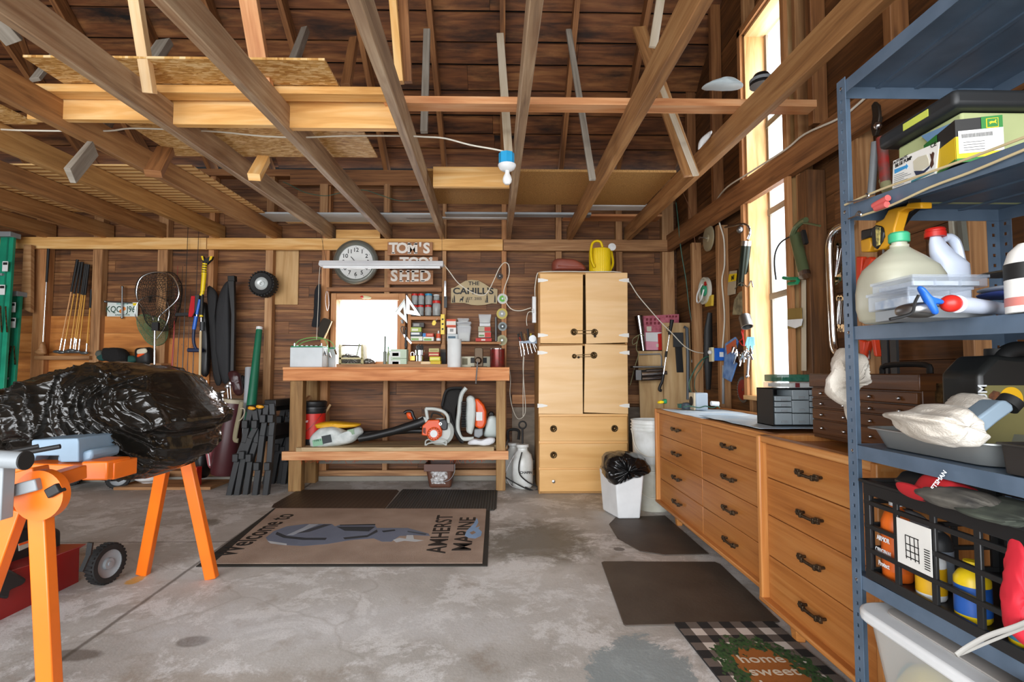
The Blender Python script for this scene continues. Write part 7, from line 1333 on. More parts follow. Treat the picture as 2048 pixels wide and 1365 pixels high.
# covers
M_COV = mat('black plastic sheet', '#1a1815', .17, bump=.28, bs=13)
def cover(name, px, Y, dep, lab, seed, amp=.062):
    P = spline([at(x, y, Y=Y) for x, y in px], 40, True); n = len(P); c = at(245, 830, Y=Y) if seed == 4 else sum(P, Vector())/n; N_ = 230; mb = MB(); rim = []
    for sg in (-1, 1):
        vs = []
        for j in range(N_+1):
            for i in range(N_+1):
                a, b = 2*i/N_-1, 2*j/N_-1; k = max(abs(a), abs(b)); r = k*k/math.hypot(a, b) if k else 0
                s_ = k; th = math.atan2(b, a); o = P[int(((th/math.tau) % 1)*n) % n]; vs.append(c+(o-c)*s_ + V(0, sg*dep*math.sqrt(max(0, 1-s_**4)), 0)); rim.append(s_)
        mb._add(vs, [(j*(N_+1)+i, j*(N_+1)+i+1, (j+1)*(N_+1)+i+1, (j+1)*(N_+1)+i)[::(1 if sg < 0 else -1)] for j in range(N_) for i in range(N_)])
    o = mb.build(name, M_COV, label=lab, cat='cover', ang=180); me = o.data; me.update()
    N = [V(v.co.x, v.co.y*1.6, v.co.z) for v in me.vertices]; zs_ = [v.co.z for v in me.vertices]; top = max(zs_); bot = min(zs_); ctr = V((c-o.location).x, (c-o.location).y, (c-o.location).z)
    for v, s_ in zip(me.vertices, rim):
        p = v.co.copy(); d = p-ctr; d.y *= 2.2; d.normalize(); h = (top-p.z)/(top-bot); w1_ = noise.noise(p*3+V(seed, 0, 0)); xx = p.x + p.y*.3 - h*.22 + w1_*.16
        rid = lambda q, k=9.0: math.exp(-abs(noise.noise(q))*k)
        def crm(q, k=5.0): D = noise.voronoi(q)[0]; return math.exp(-(D[1]-D[0])*k)
        q = V(xx*1.0, p.y, p.z*.42)
        f = rid(V(xx*5.5, p.z*.7, seed+3), 7)*.7 + rid(V(xx*11+w1_*2, p.z*1.6, seed+5), 8)*.45 + crm(q*9+V(seed, 0, 0), 4)*.5 + crm(V(p.x, p.y, p.z)*20, 4)*.12 + noise.noise(p*5)*.5
        v.co = p + d*(f-.6)*amp*min(1, (1.0-s_)*7+.06)
    me.update(); return o
cover('plastic_cover', [(80, 838), (88, 800), (108, 768), (150, 748), (200, 733), (232, 724), (262, 726), (300, 733), (345, 744), (366, 765), (395, 800), (424, 832), (412, 850), (385, 866), (386, 895), (372, 925), (340, 943), (310, 949), (282, 943), (250, 928), (232, 908), (205, 898), (175, 885), (130, 872), (95, 872)], 2.45, .36, 'large crumpled black plastic cover draped over the mitre saw', 4)
cover('plastic_cover', [(-30, 790), (10, 779), (60, 776), (100, 770), (112, 800), (100, 850), (90, 880), (60, 900), (20, 880), (-10, 830), (-40, 820)], 3.1, .3, 'second black plastic cover behind the saw at the left edge', 9)
# ================================================================ mowers
t = T('lawn_mower', 'red lawn mower with a black engine under the orange stand', 'lawn mower', (-2.35, 2.45, 0)); M_MR = mat('red mower deck', '#8f1a18', .35)
def wheel(par, c, r, w_, ax, hub=M_GREYP, tread=True):
    q = V(0, 0, 1).rotation_difference(Vector(ax)).to_matrix(); MB().lathe([(r*.7, -w_/2), (r*.93, -w_/2), (r, -w_*.3), (r, w_*.3), (r*.93, w_/2), (r*.7, w_/2), (r*.66, 0)], c, 36, q).build('tyre', M_RUBBER, par)
    mb = MB()
    for k in range(30):
        a = k*math.tau/30; d = q @ V(math.cos(a), math.sin(a), 0); mb.obox(c+d*r, [q @ V(0, 0, 1), d, (q @ V(0, 0, 1)).cross(d)], [w_*.4, r*.03, r*.05])
    mb.build('tread', M_RUBBER, par); h = MB().lathe([(r*.7, -w_*.4), (r*.7, w_*.42), (r*.64, w_*.3), (r*.3, w_*.2), (r*.26, w_*.45), (r*.12, w_*.45), (r*.1, w_*.55), (0, w_*.55)], c, 32, q).build('wheel_hub', hub, par); return h
cw = at(207, 1168, Z=0); wheel(t, V(cw.x+.01, cw.y, .102), .1, .05, (.985, -.17, 0))
wheel(t, V(-2.12, 2.0, .102), .1, .05, (1, 0, 0)); zz = ZM(0, 850, 2.65)
def side(px, X, d): return MB().prism([at(x, y, X=X) for x, y in px], (-d, 0, 0))
side([(176, 1088), (160, 1098), (158, 1166), (115, 1197), (40, 1233), (0, 1243), (-90, 1290), (-90, 1180), (0, 1148), (50, 1133), (110, 1112)], -2.2, .5).build('deck', M_MR, t, bevel=.015, seg=3)
side([(-60, 1075), (-60, 1150), (20, 1142), (95, 1122), (124, 1112), (125, 1060), (95, 1046), (20, 1058)], -2.32, .34).build('engine', M_BLACKP, t, bevel=.02, seg=3); side([(-60, 1040), (20, 1030), (70, 1034), (103, 1046), (95, 1056), (-60, 1078)], -2.3, .36).build('engine_shroud', M_INK, t, bevel=.015, seg=3)
MB().prism([at(*zz(x, y), X=-2.315) for x, y in ((100, 632), (170, 608), (173, 640), (103, 670))], (-.004, 0, 0)).build('engine_label', mat('label silver', '#b9b5a8', .5), t); MB().prism([at(*zz(x, y), X=-2.31) for x, y in ((102, 632), (165, 612), (166, 622), (103, 642))], (-.004, 0, 0)).build('orange_strip', M_OR, t)
MB().prism([at(*zz(x, y), X=-2.16) for x, y in ((-40, 755), (40, 760), (150, 820), (130, 850), (60, 880), (50, 930), (0, 920), (-40, 900))], (-.1, 0, .03)).build('discharge_chute', M_BLACKP, t, bevel=.012)
mb = MB(); mb.beam(at(*zz(480, 625), Y=2.66), at(*zz(470, 690), Y=2.66), .025, .01, up=(0, 1, 0)); mb.beam(at(*zz(470, 690), Y=2.66), at(*zz(430, 780), Y=2.62), .02, .01, up=(0, 1, 0)); mb.build('height_lever', M_INK, t)
t = T('lawn_mower', 'second mower behind the black cover with only its wheels showing', 'lawn mower', at(190, 975, Z=0)); c1, c2 = at(236, 978, Z=0), at(140, 972, Z=0)
wheel(t, V(c1.x, c1.y, .1), .1, .05, (.5, -.86, 0)); wheel(t, V(c2.x, c2.y, .095), .095, .04, (.3, -.95, 0)); MB().box((c2.x-.2, c1.y+.05, .1), (c1.x-.02, c1.y+.35, .2)).build('deck', M_BLACKP, t, bevel=.03)
t = T('plastic_basin', 'white round basin upside down on the floor beneath the cover', 'basin', at(287, 976, Z=0)); b_ = at(287, 974, Z=0); MB().lathe([(0, 0), (.07, 0), (.075, .03), (.09, .035), (.13, .06), (.14, .09), (.12, .1), (0, .11)], V(b_.x, b_.y+.1, 0), 32).build('body', M_WHITE, t)
MB().box((at(392, 900, Z=.0).x*0-2.95, 5.02, .026), (-2.86, 5.1, .2)).build('red_box', M_RED, label='small red can on the floor board left of the golf bags', cat='can')
# ================================================================ steel shelving unit
XF, XK, Y1_, Y0_ = .962, 1.418, 1.455, .54      # front plane, back plane (depth), far end, near end
M_SH = mat('blue grey enamel steel', '#617387', .4, .2, vs=14, hex2='#55677a'); M_SHP = M_SH
su = T('shelving_unit', 'blue grey perforated steel shelving unit at the right edge', 'shelving', ((XF+XK)/2, (Y0_+Y1_)/2, 0)); ZT = 1.915
def perf_post(x, y, sx, sy):
    """angle post with real punched holes: strips around the holes"""
    def strip(o, u, w_):
        mb = MB(); t_ = .002; n = u.cross(V(0, 0, 1)); z = 0.0; a = .010; h0 = .005
        def bx(p0, p1, za, zb):
            q = o + u*((p0+p1)/2); q.z = (za+zb)/2; mb.obox(q, [V(0, 0, 1), u, n], [(zb-za)/2, (p1-p0)/2, t_/2])
        bx(0, w_*.38, 0, ZT); bx(w_*.62, w_, 0, ZT); z = 0
        while z < ZT-.04: bx(w_*.38, w_*.62, z, z+.02); z += .0285 if False else .029
        bx(w_*.38, w_*.62, z, ZT)
        return mb
    o = V(x, y, 0); mb = strip(o, V(sx, 0, 0), .036); m2 = strip(o+V(0, 0, 0), V(0, sy, 0), .036)
    b = len(mb.v); mb.v += m2.v; mb.f += [[i+b for i in f] for f in m2.f]; mb.uv += m2.uv; mb.mi += m2.mi
    mb.build('post', M_SHP, su)
for x, sx in ((XF, 1), (XK, -1)):
    for y, sy in ((Y1_, -1), (Y0_, 1)): perf_post(x, y, sx, sy)
SZ = []
for k, (z, dz) in enumerate(((ZT-.008, 0), (1.552, -.075), (1.212, -.035), (.887, 0), (.54, .015), (.2, 0))):
    SZ.append((z, dz)); zf, zn = z, z+dz; a = V(XF+.003, Y1_-.003, zf); b = V(XF+.003, Y0_+.003, zn)
    mb = MB(); d = (b-a)
    mb.beam(a+V((XK-XF)/2, 0, -.003), b+V((XK-XF)/2, 0, -.003), XK-XF-.006, .002)
    mb.beam(a-V(0, 0, .019), b-V(0, 0, .019), .002, .036, up=(0, 0, 1)); e = V(XK-XF-.006, 0, 0); mb.beam(a+e-V(0, 0, .019), b+e-V(0, 0, .019), .002, .036)
    mb.beam(a-V(0, 0, .019), a+e-V(0, 0, .019), .002, .036); mb.beam(b-V(0, 0, .019), b+e-V(0, 0, .019), .002, .036)
    for q in (.25, .5, .75): mb.beam(a+e*q-V(0, 0, .006), b+e*q-V(0, 0, .006), .012, .005)
    mb.build('shelf', M_SH, su, label='blue grey steel shelf'); 
    for x_ in (XF+.0, ): MB().sphere((XF-.001, Y1_-.018, zf-.018), (.002, .005, .005), 10, 6).build('bolt', M_STEEL, su)
def sz(k, y): z, dz = SZ[k]; return z + dz*(Y1_-y)/(Y1_-Y0_)
def rest(k, px, py, x=None, y=None): return None
# --- second shelf: boxes
zz = ZM(1680, 100, 3.592)
def yx(px, X=XF): return at(px, 600, X=X).y
zS = lambda y: sz(1, y)+.0
ya, yb_ = yx(1783.5, XF+.03), yx(1879, XF+.03); t = T('bilge_pump_box', 'white carton reading AUTOMATIC BILGE PUMP on the second shelf', 'carton', (XF+.06, (ya+yb_)/2, zS(ya))); X0 = XF+.03
def facepx(mb, pts, X, t_=.001): return mb.prism([at(x, y, X=X) for x, y in pts], (t_, 0, 0))
MB().prism([at(x, y, X=X0) for x, y in ((1784, 379), (1786, 322), (1879, 283), (1870, 348))], (.06, 0, 0)).build('body', M_WHITE2, t, bevel=.001)
rt = V(0, -1, 0); upv = V(0, -.1, 1).normalized(); o_ = lambda x, y, d=.001: at(x, y, X=X0-d)
def ftext(mb, s, x, y, size, X, bold=.01, sx=1, tilt=.0):
    r_ = V(0, -1, tilt).normalized(); return mb.text(s, size, at(x, y, X=X), r_, V(0, tilt, 1), .0003, bold, sx=sx)
mb = MB(); ftext(mb, 'AUTOMATIC', *zz(436, 788), .009, X0-.0008, .01, .9, .0); ftext(mb, 'BILGE PUMP', *zz(455, 806), .012, X0-.0008, .02, .85, .0); ftext(mb, 'CE', *zz(672, 683), .014, X0-.0008, .01); mb.build('lettering', M_INK, t)
mb = MB(); facepx(mb, [zz(*p) for p in ((390, 860), (475, 828), (475, 818), (488, 835), (475, 858), (475, 848), (392, 890))], X0-.001); mb.build('blue_arrow', mat('sky blue print', '#3a95cf', .5), t); mb = MB(); facepx(mb, [zz(*p) for p in ((512, 940), (675, 868), (675, 880), (510, 955))], X0-.001); mb.build('teal_band', mat('teal print', '#3f8290', .5), t)
mb = MB(); facepx(mb, [zz(*p) for p in ((525, 800), (560, 770), (620, 752), (635, 790), (640, 830), (560, 880), (530, 860))], X0-.001); mb.build('pump_picture', mat('pump cream', '#c9c4ae', .5), t); mb = MB(); facepx(mb, [zz(*p) for p in ((530, 870), (600, 868), (645, 830), (640, 850), (590, 895), (545, 900))], X0-.0014); mb.build('pump_base_picture', mat('pump navy', '#26304a', .5), t); mb = MB(); facepx(mb, [zz(*p) for p in ((645, 745), (655, 750), (665, 732), (675, 740), (668, 790), (672, 820), (655, 850), (645, 830), (655, 790))], X0-.0014); mb.build('wire_picture', mat('wire brown', '#4a2e24', .5), t)
mb = MB()
for k in range(7): mb.beam(at(*zz(388, 905+k*13), X=X0-.001), at(*zz(460+(k % 3)*25, 880+k*13-(k % 3)*8), X=X0-.001), .0005, .0012)
mb.build('fine_print', M_GREYP, t)
t = T('tractor_parts_box', 'green, yellow and black carton with a leaping deer badge', 'carton', at(*zz(800, 850), X=X0)); X1_ = XF+.015; 
A0, A1, A2 = at(1869, 343, X=X1_), at(1925, 314, X=X1_), at(1992, 294, X=X1_)
# two visible faces: left face runs in depth, right face turns to the camera
zl = sz(1, A1.y)+.001; h_ = .095; pA = V(X1_+.06, at(1869, 343, X=X1_+.06).y, 0); pB = at(1925, 320, X=X1_); pC = V(X1_+.085, pB.y-.06, 0)
pB = V(X1_, yx(1925, X1_), 0); pA = V(X1_+.035, pB.y+.125, 0); dAB = (pB-pA).normalized(); pC = pB + V(-dAB.y, dAB.x, 0)*.085 * (1 if (-dAB.y) > 0 else -1)
def qface(mb, a, b, z0, z1, off=.0006, u0=0, u1=1):
    n = (b-a).cross(V(0, 0, 1)).normalized(); n = -n if n.dot(V(-1, -1, 0)) < 0 else n; p = a.lerp(b, u0)+n*off; q = a.lerp(b, u1)+n*off
    return mb.prism([V(p.x, p.y, z0), V(q.x, q.y, z0), V(q.x, q.y, z1), V(p.x, p.y, z1)], n*.0004)
pD = pA + (pC-pB); zb = sz(1, pA.y)+.001
MB().prism([V(p.x, p.y, zb) for p in (pA, pB, pC, pD)], (0, 0, h_)).build('body', mat('box black', '#1b1a18', .5), t); MY = mat('tractor yellow', '#f2cb14', .45); MG2 = mat('tractor green', '#1f7a2c', .45)
mb = MB(); qface(mb, pA, pB, zb+.006, zb+h_*.6); qface(mb, pB, pC, zb+.006, zb+h_*.6); mb.build('yellow_panel', MY, t); mb = MB(); qface(mb, pA, pB, zb, zb+.009, .001); qface(mb, pB, pC, zb, zb+.009, .001); mb.build('green_band', MG2, t); mb = MB(); qface(mb, pA, pB, zb+h_*.6, zb+h_, .001, 0, .45); qface(mb, pB, pC, zb+h_*.6, zb+h_, .001, .55, 1); mb.build('green_panel', MG2, t)
mb = MB(); qface(mb, pB, pC, zb+h_*.2, zb+h_*.72, .0018, .05, 1.0); mb.build('white_label', M_WHITE2, t); nC = (pC-pB).normalized(); nn_ = V(nC.y, -nC.x, 0); cB = pB.lerp(pC, .78)+V(0, 0, zb+h_*.84)+nn_*.0016
mb = MB().obox(cB, [nC, nn_, V(0, 0, 1)], [.011, .0006, .0105]); mb.build('badge', MY, t, bevel=.002); mb = MB(); mb.obox(cB+nn_*.0008, [nC, nn_, V(0, 0, 1)], [.0095, .0004, .009]); mb.build('badge_field', MG2, t); mb = MB()
mb.prism([cB+nn_*.0016+nC*x+V(0, 0, z) for x, z in ((-.007, .001), (-.003, .003), (.003, .002), (.005, .006), (.0065, .005), (.0055, .001), (.007, -.004), (.004, -.001), (-.002, -.001), (-.006, -.004), (-.005, -.001))], nn_*.0003); mb.build('leaping_deer', MY, t)
mb = MB()
for k in range(22):
    w_ = R.choice((.0006, .0012)); u0 = .12+k*.03; qface(mb, pB, pC, zb+h_*.55, zb+h_*.64, .0024, u0, u0+.014)
for k in range(4): qface(mb, pB, pC, zb+h_*(.26+k*.06), zb+h_*(.27+k*.06), .0024, .15, .6)
mb.build('barcode', M_INK, t)
# pale green tool case with dark lid
t = T('tool_case', 'pale green storage box with an open dark lid behind the cartons', 'storage box', (XF+.28, 1.05, zS(1.1))); MGB = mat('pale green plastic', '#b7c08a', .5)
zc_ = sz(1, 1.3)+.002
MB().box((1.082, 1.19, zc_), (XK-.01, 1.39, 1.698)).build('tub', MGB, t, bevel=.006)
MB().box((1.045, 1.165, 1.70), (XK, 1.415, 1.742)).build('lid', mat('charcoal plastic', '#26282a', .5), t, bevel=.012, seg=3)
MB().box((1.0435, 1.24, 1.712), (1.046, 1.32, 1.73)).build('yellow_label', mat('lime label', '#c9d35a', .5), t)
MB().prism([at(x, y, X=XF+.11) for x, y in ((1842, 272), (1905, 245), (1912, 252), (1895, 262), (1855, 284))], (.02, 0, 0)).build('blue_wrapper', mat('blue foil', '#6f93b8', .3), label='blue foil wrapper between the cartons and the green box', cat='wrapper')
# bungee
t = T('bungee_cord', 'pale bungee cord with pink ends hooked round the second shelf', 'bungee cord', (XF, 1.2, 1.5)); mb = MB()
pts = [at(x, y, X=XF-.006) for x, y in ((1690, 410), (1760, 380), (1850, 348), (1940, 316), (2048, 275), (2100, 256))]; MB().tube(pts, .003, 8).build('cord', mat('cream cord', '#cbb98f', .7), t)
pts = [at(x, y, X=XF-.006) for x, y in ((1722, 432), (1780, 412), (1860, 375), (1940, 345), (2048, 300), (2100, 280))]; MB().tube(pts, .003, 8).build('cord', mat('cream cord', '#cbb98f', .7), t)
for a_, b__ in (((1748, 412), (1776, 396)), ((1752, 417), (1774, 409))): MB().cyl(at(*a_, X=XF-.012), at(*b__, X=XF-.012), .008, seg=12).build('sleeve', mat('coral sleeve', '#d4605c', .6), t)
for p in (((1697, 438), (1712, 432), (1722, 430), (1718, 423), (1712, 430)), ((1696, 405), (1712, 402), (1726, 398), (1738, 392), (1732, 388))): MB().tube([at(*q, X=XF-.012) for q in p], .0025, 6).build('hook', M_STEEL, t)
# wall tools behind the shelving (gable wall)
t = T('tree_lopper', 'long handled red and grey lopper hanging on the gable wall', 'lopper', at(*zz(300, 980), X=1.74)); Xw = 1.72
MB().cyl(at(*zz(255, 660), X=Xw), at(*zz(225, 1040), X=Xw), .017, seg=12).build('left_handle', M_GREYP, t); MB().cyl(at(*zz(300, 630), X=Xw), at(*zz(325, 960), X=Xw), .022, seg=12).build('right_handle', mat('red grip', '#9c2a24', .5, vs=20, hex2='#5c4a44'), t); MB().cyl(at(*zz(318, 930), X=Xw), at(*zz(340, 1010), X=Xw), .022, seg=12).build('grip_end', mat('olive grip', '#8c8a66', .6), t)
MB().prism([at(*zz(*p), X=Xw) for p in ((252, 400), (275, 370), (305, 400), (312, 470), (300, 560), (280, 620), (262, 620), (248, 560), (262, 480))], (-.02, 0, 0)).build('blade', M_IRON, t, bevel=.004); mb = MB(); mb.sphere(at(*zz(272, 545), X=Xw-.02), .018, 10, 8); mb.build('pivot', M_STEEL, t)
t = T('hand_saw', 'curved toothed pruning saw hanging behind the shelf post', 'saw', at(*zz(150, 940), X=1.8)); MB().prism([at(*zz(*p), X=1.8) for p in ((120, 780), (150, 775), (172, 810), (180, 850), (160, 910), (130, 960), (140, 900), (148, 850), (140, 815), (120, 805))], (-.006, 0, 0)).build('blade', M_WHITE, t)
# wrenches
nmw = ('first', 'second', 'third', 'fourth', 'fifth', 'sixth', 'seventh')
zq = ZM(1640, 380, 3.591)
for row, (items, y0, y1) in enumerate(((((125, 115), (160, 130), (185, 150), (205, 170)), 400, 650), (((130, 130), (150, 150), (178, 178), (200, 198)), 780, 980))):
    for k, (xa_, xb__) in enumerate(items):
        L0 = y1-(0 if row else 15*k); t = T('wrench', '%s combination wrench from the left in the %s row beside the shelf post' % (nmw[k], 'upper' if row == 0 else 'lower'), 'wrench', at(*zq(xb__, L0), X=1.82), group='wrenches on the gable wall')
        a_, b__ = at(*zq(xa_+5, y0), X=1.81), at(*zq(xb__-8, L0), X=1.81); MB().cyl(a_, b__, .007, seg=8).build('shaft', M_CHROME if k != 2 else M_BRASS, t); RY_ = Matrix.Rotation(-math.pi/2, 3, 'Y')
        MB().lathe([(.016, -.004), (.016, .004), (.009, .004), (.009, -.004), (.016, -.004)], a_, 16, RY_).build('ring_end', M_CHROME, t); mb = MB(); mb.prism([b__+V(0, y, z) for y, z in ((-.02, -.028), (-.02, -.005), (-.008, .01), (.008, .01), (.02, -.005), (.02, -.028), (.01, -.03), (.009, -.012), (-.009, -.012), (-.01, -.03))], (-.008, 0, 0)); mb.build('open_end', M_CHROME, t)
# orange handled snips on the gable
for k, (px_, lab) in enumerate(((((300, 480), (345, 480), (330, 700), (300, 700)), 'tall red orange handle behind the upper shelf post'), (((370, 490), (400, 480), (420, 500), (370, 590), (330, 660), (320, 640)), 'splayed orange snips behind the milk jug'), (((300, 700), (330, 690), (325, 840), (305, 860)), 'lower red orange handle behind the shelf post'), (((320, 1070), (360, 1090), (355, 1215), (330, 1230)), 'orange handle left of the grey strips'), (((335, 1225), (370, 1090), (395, 1085), (355, 1230)), 'slanting orange handle by the grey strips'), (((405, 1060), (430, 1055), (450, 1200), (430, 1195)), 'upright orange handle by the grey strips'))):
    t = T('snips', lab, 'snips', at(*zq(*px_[0]), X=1.75)); MB().prism([at(*zq(*p), X=1.75) for p in px_], (-.03, 0, 0)).build('handle', mat('orange red grip', '#d8401c', .45), t, bevel=.006); p = px_[0] if px_[0][1] > 1000 else px_[-1]; MB().beam(at(*zq(p[0]+18, p[1]-10), X=1.735), at(*zq(p[0]+14, p[1]-70), X=1.735), .012, .006, up=(1, 0, 0)).build('blade', M_STEEL, t)
for k, x in enumerate((465, 530)):
    a_, b__ = at(*zq(x, 1040), X=1.7), at(*zq(x+15, 1365), X=1.66); MB().beam(a_+V(0, 0, .0), b__-V(0, 0, .12), .012, .035, up=(0, 1, 0)).build('steel_strip', M_DARKP, label=('left', 'right')[k]+' dark steel strip hanging behind the shelf near the tool chest', cat='strip')
zq2 = ZM(1680, 380, 4.266)
for k, (x0, x1, hx) in enumerate(((965, 1005, '#b9b6a6'), (1040, 1085, '#6d6f66'))): 
    MB().prism([at(*zq2(*p), X=1.76) for p in ((x0, 250), (x0+35, 250), (x1+20, 520), (x1-20, 520))][:4], (-.02, 0, 0)).build('folding_rule', mat('rule '+hx, hx, .6), label=('pale', 'grey green')[k]+' long rule hanging behind the white jug', cat='rule')
# --- quick clamp
t = T('bar_clamp', 'yellow and black bar clamp hanging from the second shelf', 'clamp', at(1760, 500, X=XF+.1)); Xc = XF+.09; zz = zq2
MB().prism([at(*zz(*p), X=Xc) for p in ((575, 110), (690, 105), (692, 160), (560, 160), (500, 190), (460, 330), (455, 420), (380, 500), (290, 520), (275, 500), (340, 470), (380, 400), (370, 330), (290, 300), (300, 280), (370, 245), (410, 170), (470, 150), (560, 135))], (.03, 0, 0)).build('frame', mat('clamp yellow', '#e3a31a', .45), t, bevel=.004)
MB().prism([at(*zz(*p), X=Xc-.004) for p in ((262, 330), (300, 300), (350, 310), (372, 360), (360, 440), (310, 510), (270, 480))], (.03, 0, 0)).build('body', M_BLACKP, t, bevel=.004); MB().prism([at(*zz(*p), X=Xc-.006) for p in ((302, 310), (342, 320), (335, 470), (310, 480))], (.003, 0, 0)).build('label', mat('label cream yellow', '#e0cf7a', .5, vs=80, hex2='#3a3424'), t)
MB().prism([at(*zz(*p), X=Xc+.01) for p in ((170, 430), (250, 405), (262, 470), (245, 530), (178, 535))], (.03, 0, 0)).build('grip', mat('clamp yellow', '#e3a31a', .45), t, bevel=.004); MB().prism([at(*zz(*p), X=Xc+.006) for p in ((175, 345), (270, 325), (265, 400), (175, 430))], (.03, 0, 0)).build('arm', M_BLACKP, t, bevel=.004)
MB().prism([at(*zz(*p), X=Xc+.035) for p in ((380, 130), (560, 105), (640, 160), (560, 230), (490, 330), (470, 480), (420, 500), (450, 400), (460, 280), (500, 190), (400, 175))], (.02, 0, 0)).build('trigger', M_BLACKP, t, bevel=.004); MB().box(at(*zz(585, 112), X=Xc-.003)*1, at(*zz(685, 75), X=Xc+.03)).build('pad', M_IRON, t, bevel=.003); MB().cyl(at(*zz(370, 490), X=Xc+.01), at(*zz(370, 620), X=Xc+.01), .003, seg=6).build('rod', M_STEELD, t)
# --- third shelf goods
def s3(y): return sz(2, y)
yj = 1.27
def onz(px, py0, z, X=None, Y=None): pass
t = T('milk_jug', 'translucent plastic gallon jug with a green cap on the third shelf', 'jug', (XF+.11, yj, s3(yj))); Yj = yj; x0, x1 = at(1731, 600, Y=Yj).x, at(1874, 600, Y=Yj).x; cxj, rj = (x0+x1)/2, (x1-x0)/2*.97; zb_ = s3(Yj)+.001; zt2 = at(1805, 481, Y=Yj).z; hj = zt2-zb_
def sq(u, r, e=.5): a = u*math.tau; c_, s_ = math.cos(a), math.sin(a); return V(math.copysign(abs(c_)**e, c_)*r, math.copysign(abs(s_)**e, s_)*r*.85, 0)
prof = ((0, .0, .6), (.80, .0, .55), (.93, .04, .55), (1, .18, .55), (1, .38, .55), (.96, .55, .6), (.87, .66, .7), (.62, .78, .9), (.34, .875, 1), (.24, .91, 1), (.245, .94, 1), (.2, .945, 1), (.2, 1.0, 1))
mb = MB(); nv_ = len(prof)*3-2
def jf(u, v):
    k = v*(len(prof)-1); i = min(int(k), len(prof)-2); f = k-i; r, z, e = (prof[i][q]*(1-f)+prof[i+1][q]*f for q in range(3)); return V(cxj, Yj, zb_+z*hj) + sq(u, r*rj, e)
mb.grid(jf, 48, nv_, True); mj = mat('milky plastic', '#b9b8a4', .35, sss=.0); mb.build('body', mj, t, ang=60); MB().lathe([(rj*.24, hj*.97), (rj*.26, hj*.98), (rj*.26, hj*1.07), (rj*.22, hj*1.09), (0, hj*1.09)], V(cxj, Yj, zb_), 28).build('cap', mat('mint green cap', '#3fae7f', .4), t)
t = T('bleach_jug', 'white plastic jug with a red cap and handle on the third shelf', 'jug', (XF+.25, 1.3, s3(1.3))); Yh = 1.30; MW2 = mat('bluish white plastic', '#cfd9ea', .35)
zz = zq2; c0 = at(*zz(950, 700), Y=Yh); rb = abs(at(*zz(1085, 650), Y=Yh).x-at(*zz(950, 650), Y=Yh).x); zb2 = s3(Yh)+.001; z_l = lambda y: at(*zz(900, y), Y=Yh).z
xn = at(*zz(812, 380), Y=Yh).x; xc_ = c0.x
rings = [(xc_, zb2, rb*.95), (xc_, zb2+.01, rb*1.02), (xc_, z_l(700), rb*1.02), (xc_, z_l(640), rb), (xc_-.006, z_l(610), rb*.93), (xc_-.022, z_l(540), rb*.7), (xn+.005, z_l(460), rb*.48), (xn, z_l(400), rb*.3), (xn, z_l(385), rb*.3)]
mb = MB(); vs = []; ns_ = 32
for (x, z, r) in rings:
    for k in range(ns_): a = math.tau*k/ns_; vs.append(V(x+math.cos(a)*r, Yh+math.sin(a)*r*.75, z))
mb._add(vs, [(i*ns_+k, i*ns_+(k+1) % ns_, (i+1)*ns_+(k+1) % ns_, (i+1)*ns_+k) for i in range(len(rings)-1) for k in range(ns_)] + [tuple(range(ns_))[::-1]]); mb.build('body', MW2, t)
MB().tube([at(*zz(*p), Y=Yh) for p in ((880, 415), (930, 408), (975, 440), (1000, 500), (1015, 560), (1030, 620), (1050, 640))], .0105, 12, flat=1.3).build('handle', MW2, t); b_ = at(*zz(812, 385), Y=Yh); MB().lathe([(.0, 0), (.023, 0), (.023, .012), (.021, .014), (.021, .016), (.0225, .018), (.02, .022), (0, .022)], b_-V(0, 0, .006), 28).build('cap', M_RED, t)
def boxy(name, lab, cat, x0, x1, y0, y1, z0, z1, m, bevel=.003, cont=None):
    t = T(name, lab, cat, ((x0+x1)/2, (y0+y1)/2, z0)); MB().box((x0, y0, z0), (x1, y1, z1)).build('body', m, t, bevel=bevel)
    if cont:
        MB().box((x0-.002, y0-.002, z1-.003), (x1+.002, y1+.002, z1+.003)).build('lid', m, t); MB().box((x0+.01, y0+.01, z0+.004), (x1-.01, y1-.01, z0+(z1-z0)*.6)).build('contents', cont, t)
        for k in (.33, .66): MB().box((x0+(x1-x0)*k-.001, y0+.004, z0+.002), (x0+(x1-x0)*k+.001, y1-.004, z1-.004)).build('divider', m, t)
    return t
Yq2 = 1.06; mcl = clear('smoky clear plastic', '#b9c4d2', .15, .35); x0, x1 = at(*zz(580, 900), Y=Yq2).x, at(*zz(1130, 900), Y=Yq2).x; z0 = s3(Yq2)+.001+.022; z1 = at(*zz(900, 840), Y=Yq2).z; boxy('parts_case', 'lower clear divided parts case on the third shelf', 'case', x0, x1, Yq2, Yq2+.12, z0, z1, mcl, cont=mat('blue grey bits', '#7f93aa', .6, vs=50, hex2='#c9ced4'))
MB().box((x0+.01, Yq2+.01, s3(Yq2)), (x1+.05, Yq2+.11, z0-.001)).build('grey_tray', M_GREYP, label='flat grey tray beneath the clear parts cases', cat='tray')
x0, x1 = at(*zz(620, 800), Y=Yq2).x, at(*zz(1268, 800), Y=Yq2).x; boxy('parts_case', 'upper clear divided parts case on the third shelf', 'case', x0, x1, Yq2, Yq2+.12, z1+.004, at(*zz(900, 735), Y=Yq2).z, mcl, cont=mat('pale bits', '#c9ced4', .6, vs=50, hex2='#a9b3bd'))
